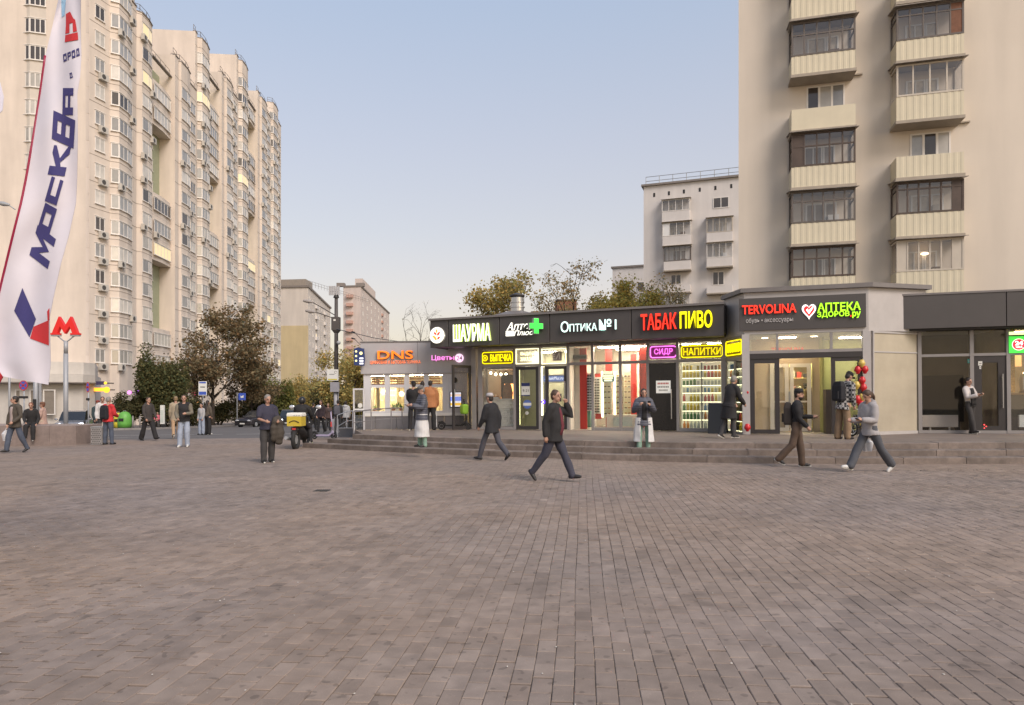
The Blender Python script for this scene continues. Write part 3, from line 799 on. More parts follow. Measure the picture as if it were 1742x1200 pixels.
wbal(1129, 1174.5, 459, 444, 418.5, GREYF, ncols=5)
wbal(1130, 1174, 497, 485, None, None)
wbal(1131, 1174, 541, 523, 501, PVC, ncols=4)
wbal(1202, 1246, 411, 395, 370, PALEF, ncols=4)
wbal(1202, 1246, 453, 438, 413, PVC, ncols=4)
wbal(1202, 1246, 498, 486, None, None)
def wwin(px0, px1, y0, y1, n=2):
    x0, z1 = WF.pix(px0, y0); x1, z0 = WF.pix(px1, y1)
    q = MB(); q.rect(x0, x1, z0, z1, .08, -.05, .002); q.bx((x0 + x1) / 2 - .04, (x0 + x1) / 2 + .04, -.05, .002, z0 + .08, z1 - .08)
    f = q.build('window', PVC, wb); MB().quad((x0, -.02, z0), (x1, -.02, z0), (x1, -.02, z1), (x0, -.02, z1)).build('pane', PANE_DARK, f)
wwin(1213, 1240, 337, 353); wwin(1141, 1159, 468, 484); wwin(1212, 1232, 463, 485)

# lower wing of the white block, behind
lw = thing('panel_block', 'distant low grey panel block peeking out left of the white block', 'apartment building', onground(1042, 100), rz=R(-20))
LF = Frame(onground(1042, 100), -20)
zt2 = LF.pix(1042, 457)[1]
m_ = MB(); m_.bx(0, 9, 0, 10, -1, zt2); m_.build('wall', WHB, lw)
m_ = MB(); m_.bx(-.2, 9, -.2, 10, zt2 + .003, zt2 + .25); m_.build('roof_edge', SILLM, lw)
for k in range(5):
    for x in (1.0, 3.6):
        q = MB(); q.rect(x, x + 1.6, zt2 - 3.6 - k * 2.8, zt2 - 2.2 - k * 2.8, .08, -.05, .002); f = q.build('window', PVC, lw)
        MB().bx(x + .05, x + 1.55, -.02, -.004, zt2 - 3.55 - k * 2.8, zt2 - 2.25 - k * 2.8).build('pane', PANE_DARK, f)

# red-brown roof structure behind the shop roof
rr_ = thing('red_brick_building', 'red-brown brick building with a taller stair tower behind the trees', 'building', onground(958, 66))
REDB = mat('red_brick_far', (0.30, 0.13, 0.075), 0.9, var=0.12)
zb = lambda py: (HY - py) * 66 / F + CH - gz(5)
m_ = MB(); m_.bx(-3.0, 3.2, 0, 8, -1, zb(513)); m_.build('wall', REDB, rr_)
m_ = MB(); m_.bx(-.55, 1.3, -.1, 4, zb(513), zb(492)); m_.build('stair_tower', REDB, rr_)
m_ = MB(); m_.bx(-3.1, 3.3, -.15, 8, zb(513) + .003, zb(513) + .15); m_.bx(-.65, 1.4, -.2, 4.05, zb(492) + .003, zb(492) + .12); m_.build('roof_edge', SILLM, rr_)

# ------------------------------------------------------------------ far blocks at the end of the street
def far_block(name, label, px0, pxc, px1, d0, d1, dback, ytop, endmats, facmat, floors, cols, fwin=(1.7, 1.5), top_split=None, pink=False):
    """end wall px0..pxc facing us at depth d0, long side pxc..px1 running back to depth d1"""
    a, b, c = onground(px0, d0 + 1), onground(pxc, d0), onground(px1, d1)
    root = thing(name, label, 'apartment building', (b.x, b.y, b.z))
    zt = (HY - ytop) * d0 / F + CH - b.z
    A = (a.x - b.x, a.y - b.y); C_ = (c.x - b.x, c.y - b.y)
    q = MB(); q.prism([A, (0, 0), C_, (C_[0] + A[0], C_[1] + A[1])], -2, zt, 0)
    q.build('wall', facmat, root)
    L = math.hypot(*A); ux, uy = A[0] / L, A[1] / L; nx, ny = -uy, ux
    if ny > 0: nx, ny = -nx, -ny
    e = MB(); e.prism([(nx * .05, ny * .05), (A[0] + nx * .05, A[1] + ny * .05), (A[0] - nx * .2, A[1] - ny * .2), (-nx * .2, -ny * .2)], -1, top_split or zt - .3)
    e.build('end_wall', endmats, root)
    q = MB(); q.prism([(A[0] * 1.01, A[1] - .3), (.3, -.3), (C_[0] + .3, C_[1] + .3), (C_[0] + A[0], C_[1] + A[1])], zt + .003, zt + .5); q.build('roof_edge', SILLM, root)
    LL = math.hypot(*C_); rz = math.atan2(C_[1], C_[0])
    fw = strip_window([(-fwin[0] / 2, 0), (fwin[0] / 2, 0)], fwin[1], [2], w=.1, sill=False)
    lo = MB(); lo.bx(-1.5, 1.5, -.5, .0, -1.2, -.25)
    lom = lo.mesh('balcony', mat('salmon_balcony', (0.5, 0.31, 0.25), 0.8) if pink else WHB)
    for k in range(floors):
        z = zt - 2.6 - k * 2.85
        for i in range(cols):
            t = (i + .5) / cols * LL
            x, y = math.cos(rz) * t, math.sin(rz) * t
            put_window(root, fw, x, y, z, lit=0.02, rz=rz)
            if i in ((5,) if pink else (2, 5)):
                link('balcony', lom, root, (x, y, z), (0, 0, rz))
    return root, A, zt
YELW = mat('mustard_end_wall', (0.56, 0.455, 0.27), 0.9, var=0.05, vscale=.3, grime=.08)
PINKW = mat('pale_pink_wall', (0.60, 0.51, 0.46), 0.9, var=0.04, vscale=.3, grime=.08)
WHW = mat('offwhite_far', (0.62, 0.56, 0.50), 0.9, var=0.04, vscale=.3, grime=.08)
r1, A1, z1 = far_block('yellow_ended_block', 'white far apartment block with a mustard yellow end wall down the street', 466, 524, 562, 172, 215, 30, 489, YELW, WHW, 9, 8, top_split=24.0)
q = MB(); q.prism([(A1[0] * .95, A1[1] + 3), (-1.5, 3), (-1.5, 9), (A1[0], 9)], z1 + .5, z1 + 2.6); q.build('roof_house', mat('roof_house_wall', (.3, .26, .22), .9), r1)
q = MB(); railing(q, [(0, 1), (8, 36)], z1 + .5, 1.3); q.build('roof_railing', SILLM, r1)
r2, A2, z2 = far_block('pink_block', 'pale pink far apartment block with salmon balconies beyond the lamp post', 584, 613.5, 662, 225, 300, 30, 488, PINKW, PINKW, 12, 8, pink=True)
def on_roof(fx, fy, A_, C_): return (A_[0] * fx + C_[0] * fy, A_[1] * fx + C_[1] * fy)
_c2 = onground(662, 300) - onground(613.5, 225)
q = MB(); q.prism([on_roof(a, b, A2, _c2) for a, b in ((.1, .1), (.1, .5), (.55, .5), (.55, .1))], z2 + .5, z2 + 4); q.build('roof_house', PINKW, r2)
for k in range(12):
    MB().bx(A2[0] + 1.2, A2[0] + 3.4, -.35, 1.6, z2 - 3.6 - k * 2.85, z2 - 2.6 - k * 2.85).build('end_balcony', mat('salmon_balcony', (0.5, 0.31, 0.25), 0.8), r2)
q = MB()
for x in (-8.5, -2): q.bx(x, x + 2.6, 2, 4, z2 + .5, z2 + 1.6)
q.build('roof_vents', SILLM, r2)
# ------------------------------------------------------------------ the row of shops
PZ = 0.42                                      # platform height above the square
S = Frame((-1.24, 25.65, PZ + gz(-1.24)), -22.1, SLOPE * .9265)
ZF0, ZF1, ZTR, ZHD = 3.06, 4.05, 2.36, 3.0     # fascia bottom / top, transom, storefront head (from the platform)
INW = mat('shop_wall_white', (0.62, 0.58, 0.5), 0.8, var=0.05)
INC = mat('shop_ceiling', (0.62, 0.6, 0.55), 0.9, var=0.03)
INF = mat('shop_floor', (0.3, 0.26, 0.22), 0.5, var=0.1)
INB = mat('shop_wall_beige', (0.45, 0.36, 0.26), 0.8, var=0.12)
LAMPW = emit('ceiling_light', (1.0, 0.90, 0.70), 60.0)
LAMPS = emit('spot_light', (1.0, 0.86, 0.6), 14.0)
STRIPW = emit('light_strip', (1.0, 0.95, 0.6), 4.5)
NEONY = emit('yellow_neon', (1.0, 0.84, 0.0), 1.35)
NEONP = emit('pink_neon', (1.0, 0.2, 0.85), 1.8)
NEONW = emit('white_neon', (1.0, 0.95, 0.62), 1.3)
REDP = mat('red_panel', (0.42, 0.028, 0.02), 0.45, var=0.06)
RUBBER = mat('rubber', (0.02, 0.02, 0.02), 0.8)

X = S.px
shop = thing('shop_building', 'long single storey shop building with a dark sign fascia and lit glass fronts', 'building', S.loc, rot=S.rot)
bays = [X(818), X(876), X(919), X(967), X(1008.5), X(1055.5), X(1102.5), X(1153), X(1232)]
xE = bays[-1]
xF0 = S.px(732, 1.0); xF1 = S.px(1233, 1.0)
# roof, walls, ceiling, floor
q = MB(); q.bx(-.25, xE, .05, 9.0, 3.35, 3.9); q.build('roof', FASCIA, shop)
q = MB(); q.bx(-.30, -.02, .9, 9.0, -.3, 3.5); q.bx(-.3, xE, 8.9, 9.0, -.3, 3.5); q.build('wall', LIGHTGREY, shop)
q = MB(); q.bx(-.02, xE - .02, .09, 8.9, 3.02, 3.34); q.build('ceiling', INC, shop)
q = MB(); q.bx(-.02, xE - .02, .0, 8.9, -.2, .004); q.build('floor', INF, shop)
q = MB(); q.bx(xF0 + .05, xF1 - .05, -.97, .06, ZF0 + .02, ZF0 + .10); q.build('soffit', FASCIA, shop)
# fascia panels with open joints
seams = [xF0] + [S.px(p, 1.0) for p in (763, 850, 935.5, 1074.5)] + [xF1]
for a, b in zip(seams, seams[1:]):
    q = MB(); q.loft([[(x, y, z) for x, z in ((a + .012 + s, ZF0 + s), (b - .012 - s, ZF0 + s), (b - .012 - s, ZF1 - s), (a + .012 + s, ZF1 - s))] for y, s in ((-.9, 0), (-.99, 0), (-1.0, .01))]); q.build('fascia_panel', FASCIA, shop)
q = MB(); q.bx(xF0, xF0 + .06, -.89, 2.0, ZF0, ZF1); q.build('fascia_panel', FASCIA, shop)
q = MB(); q.bx(xF0 + .02, xF1, -.885, .2, ZF0 + .1, ZF1 - .03); q.build('fascia_core', DARK, shop)
q = MB(); q.bx(xF0 - .03, xF1, -1.06, .3, ZF1 + .003, ZF1 + .075); q.build('coping', COPING, shop)
# storefront frame
for i, x in enumerate(bays):
    q = MB(); w = .045 if 0 < i < len(bays) - 1 else .09
    q.bx(x - w, x + w, -.07, .07, 0.0, ZF0 + .02); q.build('mullion', FRAMEG, shop)
for a, b in zip(bays, bays[1:]):
    q = MB(); q.bx(a + .05, b - .05, -.055, .055, ZTR - .05, ZTR + .05); q.bx(a + .05, b - .05, -.055, .055, ZHD - .02, ZHD + .06); q.build('transom', FRAMEG, shop)
for a, b in ((0, 1), (4, 5), (5, 6), (7, 8)):
    q = MB(); q.bx(bays[a] + .05, bays[b] - .05, -.06, .06, 0.0, .11); q.build('sill', FRAMEG, shop)
def pane(root, x0, x1, z0, z1, y=0.0, m=None, name='window_pane'):
    o = MB().bx(x0, x1, y - .006, y + .006, z0, z1).build(name, m or GLASS, root); return o
for a, b in zip(bays, bays[1:]):
    pane(shop, a + .05, b - .05, ZTR + .05, ZHD - .02)
for a, b in ((0, 1), (4, 5), (5, 6), (7, 8)):
    pane(shop, bays[a] + .05, bays[b] - .05, .11, ZTR - .05)
# partitions and interiors
parts_y = 5.0
for i in (1, 3, 6):
    q = MB(); q.bx(bays[i] - .04, bays[i] + .04, .1, parts_y, 0.005, 3.02); q.build('partition', INW, shop)
q = MB(); q.bx(-.02, bays[1], 2.6, 2.7, 0.005, 3.02); q.build('back_wall', mat('kitchen_wall', (.32, .24, .17), .7, var=.3, vscale=3), shop)
q = MB(); q.bx(bays[1] + .05, bays[3] - .05, 3.2, 3.3, 0.005, 3.02); q.build('back_wall', mat('pharmacy_wall', (.5, .48, .36), .8), shop)
q = MB(); q.bx(bays[3] + .05, bays[6] - .05, 3.4, 3.5, 0.005, 3.02); q.build('back_wall', INW, shop)
q = MB(); q.bx(bays[6] + .05, xE, 1.9, 2.0, 0.005, 3.02); q.build('back_wall', INW, shop)
def ceiling_light(fr, x, y, w, d, z=3.0, m=LAMPW, label=None, group='ceiling lights in the shops'):
    t = fthing(fr, x, y, z, 'ceiling_light', label, 'ceiling light', group)
    q = MB(); q.bx(-w / 2 - .03, w / 2 + .03, -d / 2 - .03, d / 2 + .03, -.02, .019); q.build('housing', WHITE, t)
    q = MB(); q.bx(-w / 2, w / 2, -d / 2, d / 2, -.045, -.021); q.build('diffuser', m, t)
for x, y in ((X(1030), .9), (X(1078), 1.0), (X(1085), 2.4), (X(1045), 2.4)):
    ceiling_light(S, x, y, .9, .35, label='flat rectangular ceiling light in the red and white optician shop')
ceiling_light(S, X(898), 2.3, .7, .3, label='flat ceiling light above the left pharmacy door')
ceiling_light(S, X(945), 2.4, .7, .3, label='flat ceiling light above the right pharmacy door')
for x in (X(1170), X(1215)): ceiling_light(S, x, .95, .6, .2, label='slim ceiling light above the lit drinks shelves')
ceiling_light(S, X(845), 1.5, .8, .3, label='ceiling light over the kebab counter', m=emit('warm_ceiling', (1, .75, .45), 26.0))

# --- kebab kitchen behind the first window
t = fthing(S, 0.1, .12, .11, 'brick_counter', 'low white brick counter under the kebab shop window', 'counter')
wA = bays[1] - .2
q = MB(); q.bx(0, wA, .04, .30, 0, .98); q.build('counter_body', INW, t)
q = MB(); q.bx(-.03, wA + .03, -.03, .34, .983, 1.03); q.build('counter_top', STEEL, t)
WBR = mat('white_glazed_brick', (0.66, 0.63, 0.58), 0.4, var=0.05, orand=0.08)
bm_ = MB(); bm_.loft([[(x, y, z) for x, z in ((-.118 + s, -.036 + s), (.118 - s, -.036 + s), (.118 - s, .036 - s), (-.118 + s, .036 - s))] for y, s in ((.06, 0), (.006, 0), (0, .006))][::1])
bme = bm_.mesh('brick', WBR)
for r_ in range(12):
    for c_ in range(7):
        xx = .13 + c_ * .248 + (.124 if r_ % 2 else 0)
        if xx < wA - .1: link('brick', bme, t, (xx, 0, .045 + r_ * .082))
g = fthing(S, .95, .62, 1.1, 'vertical_grill', 'vertical kebab grill with glowing burner behind the counter window', 'grill')
q = MB(); q.bx(-.35, .35, .12, .3, -.6, .95); q.bx(-.36, .36, -.3, .3, -.64, -.59); q.build('housing', DARK, g)
q = MB(); q.limb([(0, -.05, -.5), (0, -.05, -.2), (0, -.05, .25), (0, -.05, .5)], [.09, .15, .2, .15], 12); q.build('meat_cone', mat('kebab_meat', (.3, .13, .05), .6, var=.35, vscale=12), g, True)
q = MB(); q.bx(-.2, .2, .095, .118, -.4, .6); q.build('burner', emit('burner', (1, .38, .1), 6.0), g)
hood = fthing(S, .95, .65, 2.25, 'extractor_hood', 'steel extractor hood above the kebab grill', 'hood')
q = MB(); q.loft([[(-.75, -.4, 0), (.75, -.4, 0), (.75, .5, 0), (-.75, .5, 0)], [(-.3, -.1, .4), (.3, -.1, .4), (.3, .4, .4), (-.3, .4, .4)]]); q.build('canopy', STEEL, hood)
q = MB(); q.bx(-.2, .2, 0, .3, .405, .7); q.build('duct', STEEL, hood)
for k in range(4):
    tb = fthing(S, .28 + k * .16, .5 + k * .12, 2.12 - .05 * (k > 0), 'light_bulb', 'bare glowing bulb hanging in the kebab shop window', 'light bulb', 'bulbs in the kebab window')
    q = MB(); q.ell((0, 0, 0), (.045, .045, .055), 10, 6); q.build('bulb', LAMPS, tb, True); q = MB(); q.tube([(0, 0, .05), (0, 0, .9)], .008, 4); q.build('cord', DARK, tb)
tr_ = fthing(S, .42, .35, 1.145, 'food_tray', 'steel tray of food on the kebab shop counter', 'food tray')
q = MB(); q.bx(-.3, .3, -.14, .14, 0, .06); q.build('tray', STEEL, tr_)
q = MB()
for k in range(14): q.ell((random.uniform(-.26, .26), random.uniform(-.1, .1), .08), (.05, .05, .04), 7, 5)
q.build('food', mat('cooked_food', (.38, .16, .05), .6, var=.3, vscale=9), tr_, True)
mb_ = fthing(S, bays[1] - .35, 1.9, .01, 'tall_fridge', 'tall white fridge at the back of the kebab kitchen', 'fridge')
q = MB(); q.bx(-.35, .35, 0, .6, 0, 1.95); q.build('cabinet', WHITE, mb_); q = MB(); q.bx(-.33, .33, -.03, -.002, .1, 1.9); q.build('door', mat('fridge_door', (.4, .38, .36), .3), mb_)
ms = fthing(S, .62, 2.55, 1.2, 'menu_board', 'orange lit menu board on the back wall of the kebab kitchen', 'menu board')
q = MB(); q.bx(-.55, .55, 0, .04, 0, .75); q.build('board', emit('menu_glow', (1, .45, .15), 1.5), ms)
q = MB()
for r_ in range(4):
    for c_ in range(3): q.bx(-.48 + c_ * .34, -.2 + c_ * .34, -.012, -.002, .08 + r_ * .17, .19 + r_ * .17)
tag(q.build('menu_pictures', mat('menu_pictures', (.35, .12, .04), .6, var=.5, vscale=6), ms), kind='stuff')

# --- neon and letter signs
def sign_root(fr, x, y, z, name, label, cat='sign', group=None): return fthing(fr, x, y, z, name, label, cat, group)
def rrect_tube(w, h, r, rad, gap=None, m=None):
    pts = []
    for cx_, cz_, a0 in ((w / 2 - r, h / 2 - r, 0), (-w / 2 + r, h / 2 - r, 90), (-w / 2 + r, -h / 2 + r, 180), (w / 2 - r, -h / 2 + r, 270)):
        for k in range(4): a = R(a0 + 30 * k); pts.append((cx_ + r * math.cos(a), 0, cz_ + r * math.sin(a)))
    return pts
def neon_sign(fr, px0, py0, px1, py1, o, text, neon, panel, label, tx=(.17, .9), outline=True, off=0.0, open_right=False, icon=False):
    x0, z1 = fr.pix(px0, py0, o); x1, z0 = fr.pix(px1, py1, o); w, h = x1 - x0, z1 - z0
    t = sign_root(fr, (x0 + x1) / 2, -o, (z0 + z1) / 2, 'neon_sign', label)
    q = MB(); q.bx(-w / 2, w / 2, .02, .035, -h / 2, h / 2); q.build('back_panel', panel, t)
    pts = rrect_tube(w * .94, h * .8, .07, 0)
    q = MB(); q.tube((pts[1:] if open_right else pts + pts[:1]), .016, 6); q.build('neon_border', neon, t, True)
    tw = w * (tx[1] - tx[0]); xm = -w / 2 + w * (tx[0] + tx[1]) / 2
    me = text_mesh(text, neon, tw, h * .5, outline=.02 if outline else 0, offset=off, extrude=.012)
    link('lettering', me, t, (xm, -.004, 0))
    if icon:
        q = MB(); q.tube([(-w * .39 + .1 * math.cos(k * .5), 0, .1 * math.sin(k * .5)) for k in range(14)], .014, 5); q.tube([(-w * .39 + .04 * math.cos(k), 0, .04 * math.sin(k)) for k in range(7)], .012, 5); q.build('neon_icon', neon, t, True)
    return t
PAN_Y = mat('yellow_neon_lit_panel', (0.2, 0.15, 0.012), 0.35); PAN_P = mat('magenta_panel', (0.25, 0.02, 0.18), 0.35)  # yellow panel has the neon's light put into its colour
neon_sign(S, 819, 598, 873.5, 620, .06, 'ВЫПЕЧКА', NEONY, PAN_Y, 'yellow neon bakery sign above the kebab shop window', tx=(.28, .93), off=.0, outline=False, icon=True)
neon_sign(S, 1105, 588, 1151, 610, .06, 'СИДР', NEONP, PAN_P, 'pink neon cider sign above the black shop door', tx=(.17, .86), open_right=True)
neon_sign(S, 1157, 587, 1231, 609, .06, 'НАПИТКИ', NEONY, PAN_Y, 'yellow neon drinks sign above the shelves of bottles', tx=(.07, .95))

LW = emit('white_letter_face', (1.0, 0.97, 0.86), 1.15); LWG = emit('lime_letter_edge', (0.75, 1.0, 0.25), 0.4)
LCY = emit('mint_letter_face', (0.72, 1.0, 0.94), 1.1); LR = emit('red_letter_face', (1.0, 0.035, 0.015), 1.0); LRD = emit('red_letter_edge', (.45, .0, .0), .25)
LY = emit('yellow_letter_face', (1.0, 0.9, 0.0), 1.05); LYD = emit('yellow_letter_edge', (.4, .35, .0), .3)
LG = emit('lime_letter_face', (0.42, 1.0, 0.02), 0.95); LGD = emit('green_letter_edge', (.1, .35, .0), .3)
LO = emit('orange_letter_face', (1.0, 0.2, 0.015), 0.85); LOD = emit('orange_letter_edge', (.4, .05, .0), .2); LOW = emit('orange_glow_small', (1.0, .25, .1), 1.0)
LPK = emit('pink_letter_face', (1.0, 0.3, 0.85), 1.1); LPW = emit('pink_disc', (1.0, .72, .9), 1.0)
GREENC = emit('green_cross_face', (0.03, 0.75, 0.06), 0.9); GREYL = mat('grey_letter', (.55, .53, .52), .5)
GREYEDGE = mat('letter_return', (0.3, 0.29, 0.28), .5)
def letters(root, fr, o, text, px0, py0, px1, py1, mats, ex=.04, off=0.0, shear=0.0, ref=None, name='lettering'):
    """text fitted to a box of the facade plane; root sits at local point ref"""
    x0, z1 = fr.pix(px0, py0, o); x1, z0 = fr.pix(px1, py1, o)
    zt = fr.pix((px0 + px1) / 2, py0, o)[1]; zb_ = fr.pix((px0 + px1) / 2, py1, o)[1]
    me = text_mesh(text, mats, x1 - x0, zt - zb_, extrude=ex, offset=off, shear=shear)
    return link(name, me, root, ((x0 + x1) / 2 - ref[0], -o - ex - ref[1], (zt + zb_) / 2 - ref[2]))
def fascia_sign(fr, o, cx, cy, name, label):
    x, z = fr.pix(cx, cy, o); ref = (x, -o - .001, z)
    return fthing(fr, x, -o - .001, z, name, label, 'sign'), ref
O = 1.02
# round kebab logo
t, ref = fascia_sign(S, O, 745, 571, 'round_sign', 'round white lightbox with a red and orange flame emblem at the corner of the fascia')
x0, z0 = S.pix(732.5, 571, O); x1, _ = S.pix(757, 571, O); rr0 = (x1 - x0) / 2 * .98
q = MB(); q.disc_y(0, 0, rr0, -.09, 0, 36); q.build('lightbox', emit('lightbox_white', (1, .97, .85), 1.0), t)
q = MB(); q.tube([(rr0 * math.cos(a * .2), -.05, rr0 * math.sin(a * .2)) for a in range(32)], .022, 6); q.build('rim', GREYEDGE, t)
def leaf_poly(cx_, cz_, L, wd, a):
    pts = [(0, 0), (L * .3, wd), (L * .7, wd * .8), (L, 0), (L * .7, -wd * .5), (L * .3, -wd * .7)]
    return [(cx_ + math.cos(a) * x - math.sin(a) * z, cz_ + math.sin(a) * x + math.cos(a) * z) for x, z in pts]
for mt, ps in ((emit('emblem_red', (.85, .06, .03), .55), [(0.02, -.16, .17, .05, R(40)), (.0, .02, .17, .05, R(140)), (.02, -.02, .2, .05, R(50))]), (emit('emblem_orange', (1, .38, .05), .7), [(0, -.19, .19, .05, R(125)), (.0, .08, .16, .045, R(85)), (-.02, -.1, .2, .05, R(150))])):
    q = MB()
    for p_ in ps: q.extr(leaf_poly(*p_), -.1, -.091)
    q.build('emblem', mt, t)
t, ref = fascia_sign(S, O, 804, 566, 'letter_sign', 'tall white lit letters reading kebab in Cyrillic on the dark fascia')
letters(t, S, O, 'ШАУРМА', 772.5, 551.5, 836, 581, [LW, LWG], ex=.05, off=.012, ref=ref)
t, ref = fascia_sign(S, O, 890, 559, 'letter_sign', 'white slanted pharmacy lettering with striped mark beside the green cross')
letters(t, S, O, 'Аптек', 863, 548.5, 912, 562, [LW, GREYEDGE], ex=.045, off=.012, shear=.3, ref=ref)
letters(t, S, O, 'Плюс', 875.5, 562.5, 909, 571, [LW, GREYEDGE], ex=.045, off=.012, shear=.3, ref=ref)
for k in range(3):
    x0, z0 = S.pix(862, 564 + k * 3.0, O); x1, z1 = S.pix(875, 565.9 + k * 3.0, O)
    MB().bx(x0 - ref[0], x1 - ref[0], -.09, 0, z1 - ref[2], z0 - ref[2]).build('stripe', LW, t)
t, ref = fascia_sign(S, O, 918, 557, 'pharmacy_cross', 'double sided green pharmacy cross on a bracket sticking out of the fascia')
q = MB(); a_, b_ = .27, .095
cross = [(-b_, -a_), (b_, -a_), (b_, -b_), (a_, -b_), (a_, b_), (b_, b_), (b_, a_), (-b_, a_), (-b_, b_), (-a_, b_), (-a_, -b_), (-b_, -b_)]
q.extr(cross, -.06, .06)
cb = q.build('cross_body', mat('cross_edge', (.35, .35, .34), .5), t); 
q = MB(); q.extr([(x * .93, z * .93) for x, z in cross], -.075, -.061); cf = q.build('cross_face', GREENC, t)
q = MB(); q.extr([(x * .93, z * .93) for x, z in cross], .061, .075); cf2 = q.build('cross_face', GREENC, t)
for o_ in (cb, cf, cf2): o_.rotation_euler = (0, 0, R(48)); o_.location = (0, -.42, 0)
q = MB(); q.tube([(0.05, 0, .05), (.04, -.38, .05)], .025, 6); q.tube([(0.05, 0, -.05), (.04, -.38, -.05)], .025, 6); q.bx(-.02, .12, -.03, 0, -.12, .12); q.build('bracket', DARK, t)
t, ref = fascia_sign(S, O, 1003, 554, 'letter_sign', 'pale mint lit optician lettering with a number one in the middle of the fascia')
letters(t, S, O, 'О', 955, 547.5, 968.5, 566, [LCY, GREYEDGE], ex=.04, off=.008, ref=ref)
letters(t, S, O, 'ПТИКА', 970, 551, 1016.5, 564, [LCY, GREYEDGE], ex=.04, off=.008, ref=ref)
letters(t, S, O, '№1', 1020, 543.5, 1049.5, 561.5, [LCY, GREYEDGE], ex=.04, off=.008, ref=ref)
t, ref = fascia_sign(S, O, 1121, 548, 'letter_sign', 'red lit tobacco lettering at the right end of the fascia')
letters(t, S, O, 'ТАБАК', 1091, 534, 1152, 561.5, [LR, LRD], ex=.06, off=.022, ref=ref)
t, ref = fascia_sign(S, O, 1184, 544, 'letter_sign', 'yellow lit beer lettering beside the red tobacco lettering')
letters(t, S, O, 'ПИВО', 1157, 529.5, 1212.5, 559, [LY, LYD], ex=.06, off=.022, ref=ref)

# --- pharmacy: two dark doors, neon frames, stickers
def door_leaf(root, x0, x1, z1, y=0.0, fw=.11, m=FRAMED, gm=None, handle=None):
    q = MB(); q.rect(x0, x1, .02, z1, fw, y - .04, y + .04); d = q.build('door', m, root)
    MB().bx(x0 + fw, x1 - fw, y - .006, y + .006, .02 + fw, z1 - fw).build('door_pane', gm or GLASS, d)
    if handle:
        q = MB(); xh = x0 + fw * .5 if handle == 'l' else x1 - fw * .5
        q.tube([(xh, y - .1, .75), (xh, y - .1, 1.75)], .018, 6); q.tube([(xh, y - .04, .85), (xh, y - .1, .85)], .012, 5); q.tube([(xh, y - .04, 1.65), (xh, y - .1, 1.65)], .012, 5)
        q.build('handle', STEEL, d)
    return d
MILK = glass('milky_glass', (.84, .86, .74), .06, .1)
door_leaf(shop, bays[1] + .05, bays[2] - .05, ZTR - .06, gm=MILK)
door_leaf(shop, bays[2] + .2, bays[3] - .05, ZTR - .06, handle='r')
pane(shop, bays[2] + .05, bays[2] + .19, .02, ZTR - .06)
bk = MB(); bk.bx(bays[1] + .06, bays[2] - .06, .75, .8, .02, 2.3); bk.build('screen_wall', mat('pharmacy_screen', (.62, .62, .46), .6), shop)
def strip(fr, px0, py0, px1, py1, o, label, m=STRIPW):
    x0, z1 = fr.pix(px0, py0, o); x1, z0 = fr.pix(px1, py1, o)
    t = fthing(fr, (x0 + x1) / 2, -o, (z0 + z1) / 2, 'light_strip', label, 'light strip')
    MB().bx(x0 - (x0 + x1) / 2, x1 - (x0 + x1) / 2, 0, .02, z0 - (z0 + z1) / 2, z1 - (z0 + z1) / 2).build('tube', m, t)
    MB().bx(x0 - (x0 + x1) / 2 - .005, x1 - (x0 + x1) / 2 + .005, .021, .035, z0 - (z0 + z1) / 2, z1 - (z0 + z1) / 2).build('channel', WHITE, t)
strip(S, 881, 628.5, 884.5, 723, -.05, 'glowing vertical light strip along the left edge of the left pharmacy door')
strip(S, 920.5, 624, 923.5, 707, .085, 'glowing vertical light strip between the two pharmacy doors')
for (p0, p1, lab) in ((877.5, 917, 'left'), (921, 963.5, 'right')):
    x0, z1 = S.pix(p0, 594, .06); x1, z0 = S.pix(p1, 619, .06)
    t = fthing(S, (x0 + x1) / 2, -.075, (z0 + z1) / 2, 'neon_sign', 'white light frame round the order pickup lettering above the left pharmacy door' if lab == 'left' else 'white light frame round a letter A logo above the right pharmacy door', 'sign')
    w, h = x1 - x0, z1 - z0
    q = MB(); q.rect(-w / 2, w / 2, -h / 2, h / 2, .035, -.012, .012); q.build('light_frame', NEONW, t)
    q = MB(); q.bx(-w / 2 + .03, w / 2 - .03, .075, .1, h / 2 + .05, h / 2 + .075); q.build('top_strip', NEONW, t)
    if lab == 'left':
        link('lettering', text_mesh('ВЫДАЧА', NEONW, w * .62, h * .26, offset=.008, extrude=.01), t, (.02, 0, h * .16))
        link('lettering', text_mesh('ЗАКАЗОВ', NEONW, w * .66, h * .26, offset=.008, extrude=.01), t, (.02, 0, -h * .18))
    else:
        q = MB(); q.bx(-.02, w * .32, 0, .012, -h * .3, h * .3); q.build('logo_plate', mat('logo_plate', (.32, .27, .26), .6), t)
        link('lettering', text_mesh('А', mat('logo_letter', (.7, .66, .6), .5), w * .2, h * .42, offset=.03, shear=.25, extrude=.01), t, (w * .17, -.012, 0))
        q = MB()
        for k in range(3): q.bx(-.06, .05, -.014, -.001, -h * .2 + k * h * .15, -h * .13 + k * h * .15)
        q.build('logo_stripes', mat('logo_letter', (.7, .66, .6), .5), t)
def paper(fr, px0, py0, px1, py1, o, name, label, face, cat='poster'):
    x0, z1 = fr.pix(px0, py0, o); x1, z0 = fr.pix(px1, py1, o); w, h = x1 - x0, z1 - z0
    t = fthing(fr, (x0 + x1) / 2, -o, (z0 + z1) / 2, name, label, cat)
    MB().bx(-w / 2, w / 2, -.004, .0, -h / 2, h / 2).build('sheet', face, t)
    return t, w, h
PAPERW = mat('paper_white', (.7, .69, .64), .8, var=.03); NAVY = mat('navy_print', (.02, .03, .12), .5); BLUEP = mat('blue_print', (.1, .16, .42), .5)
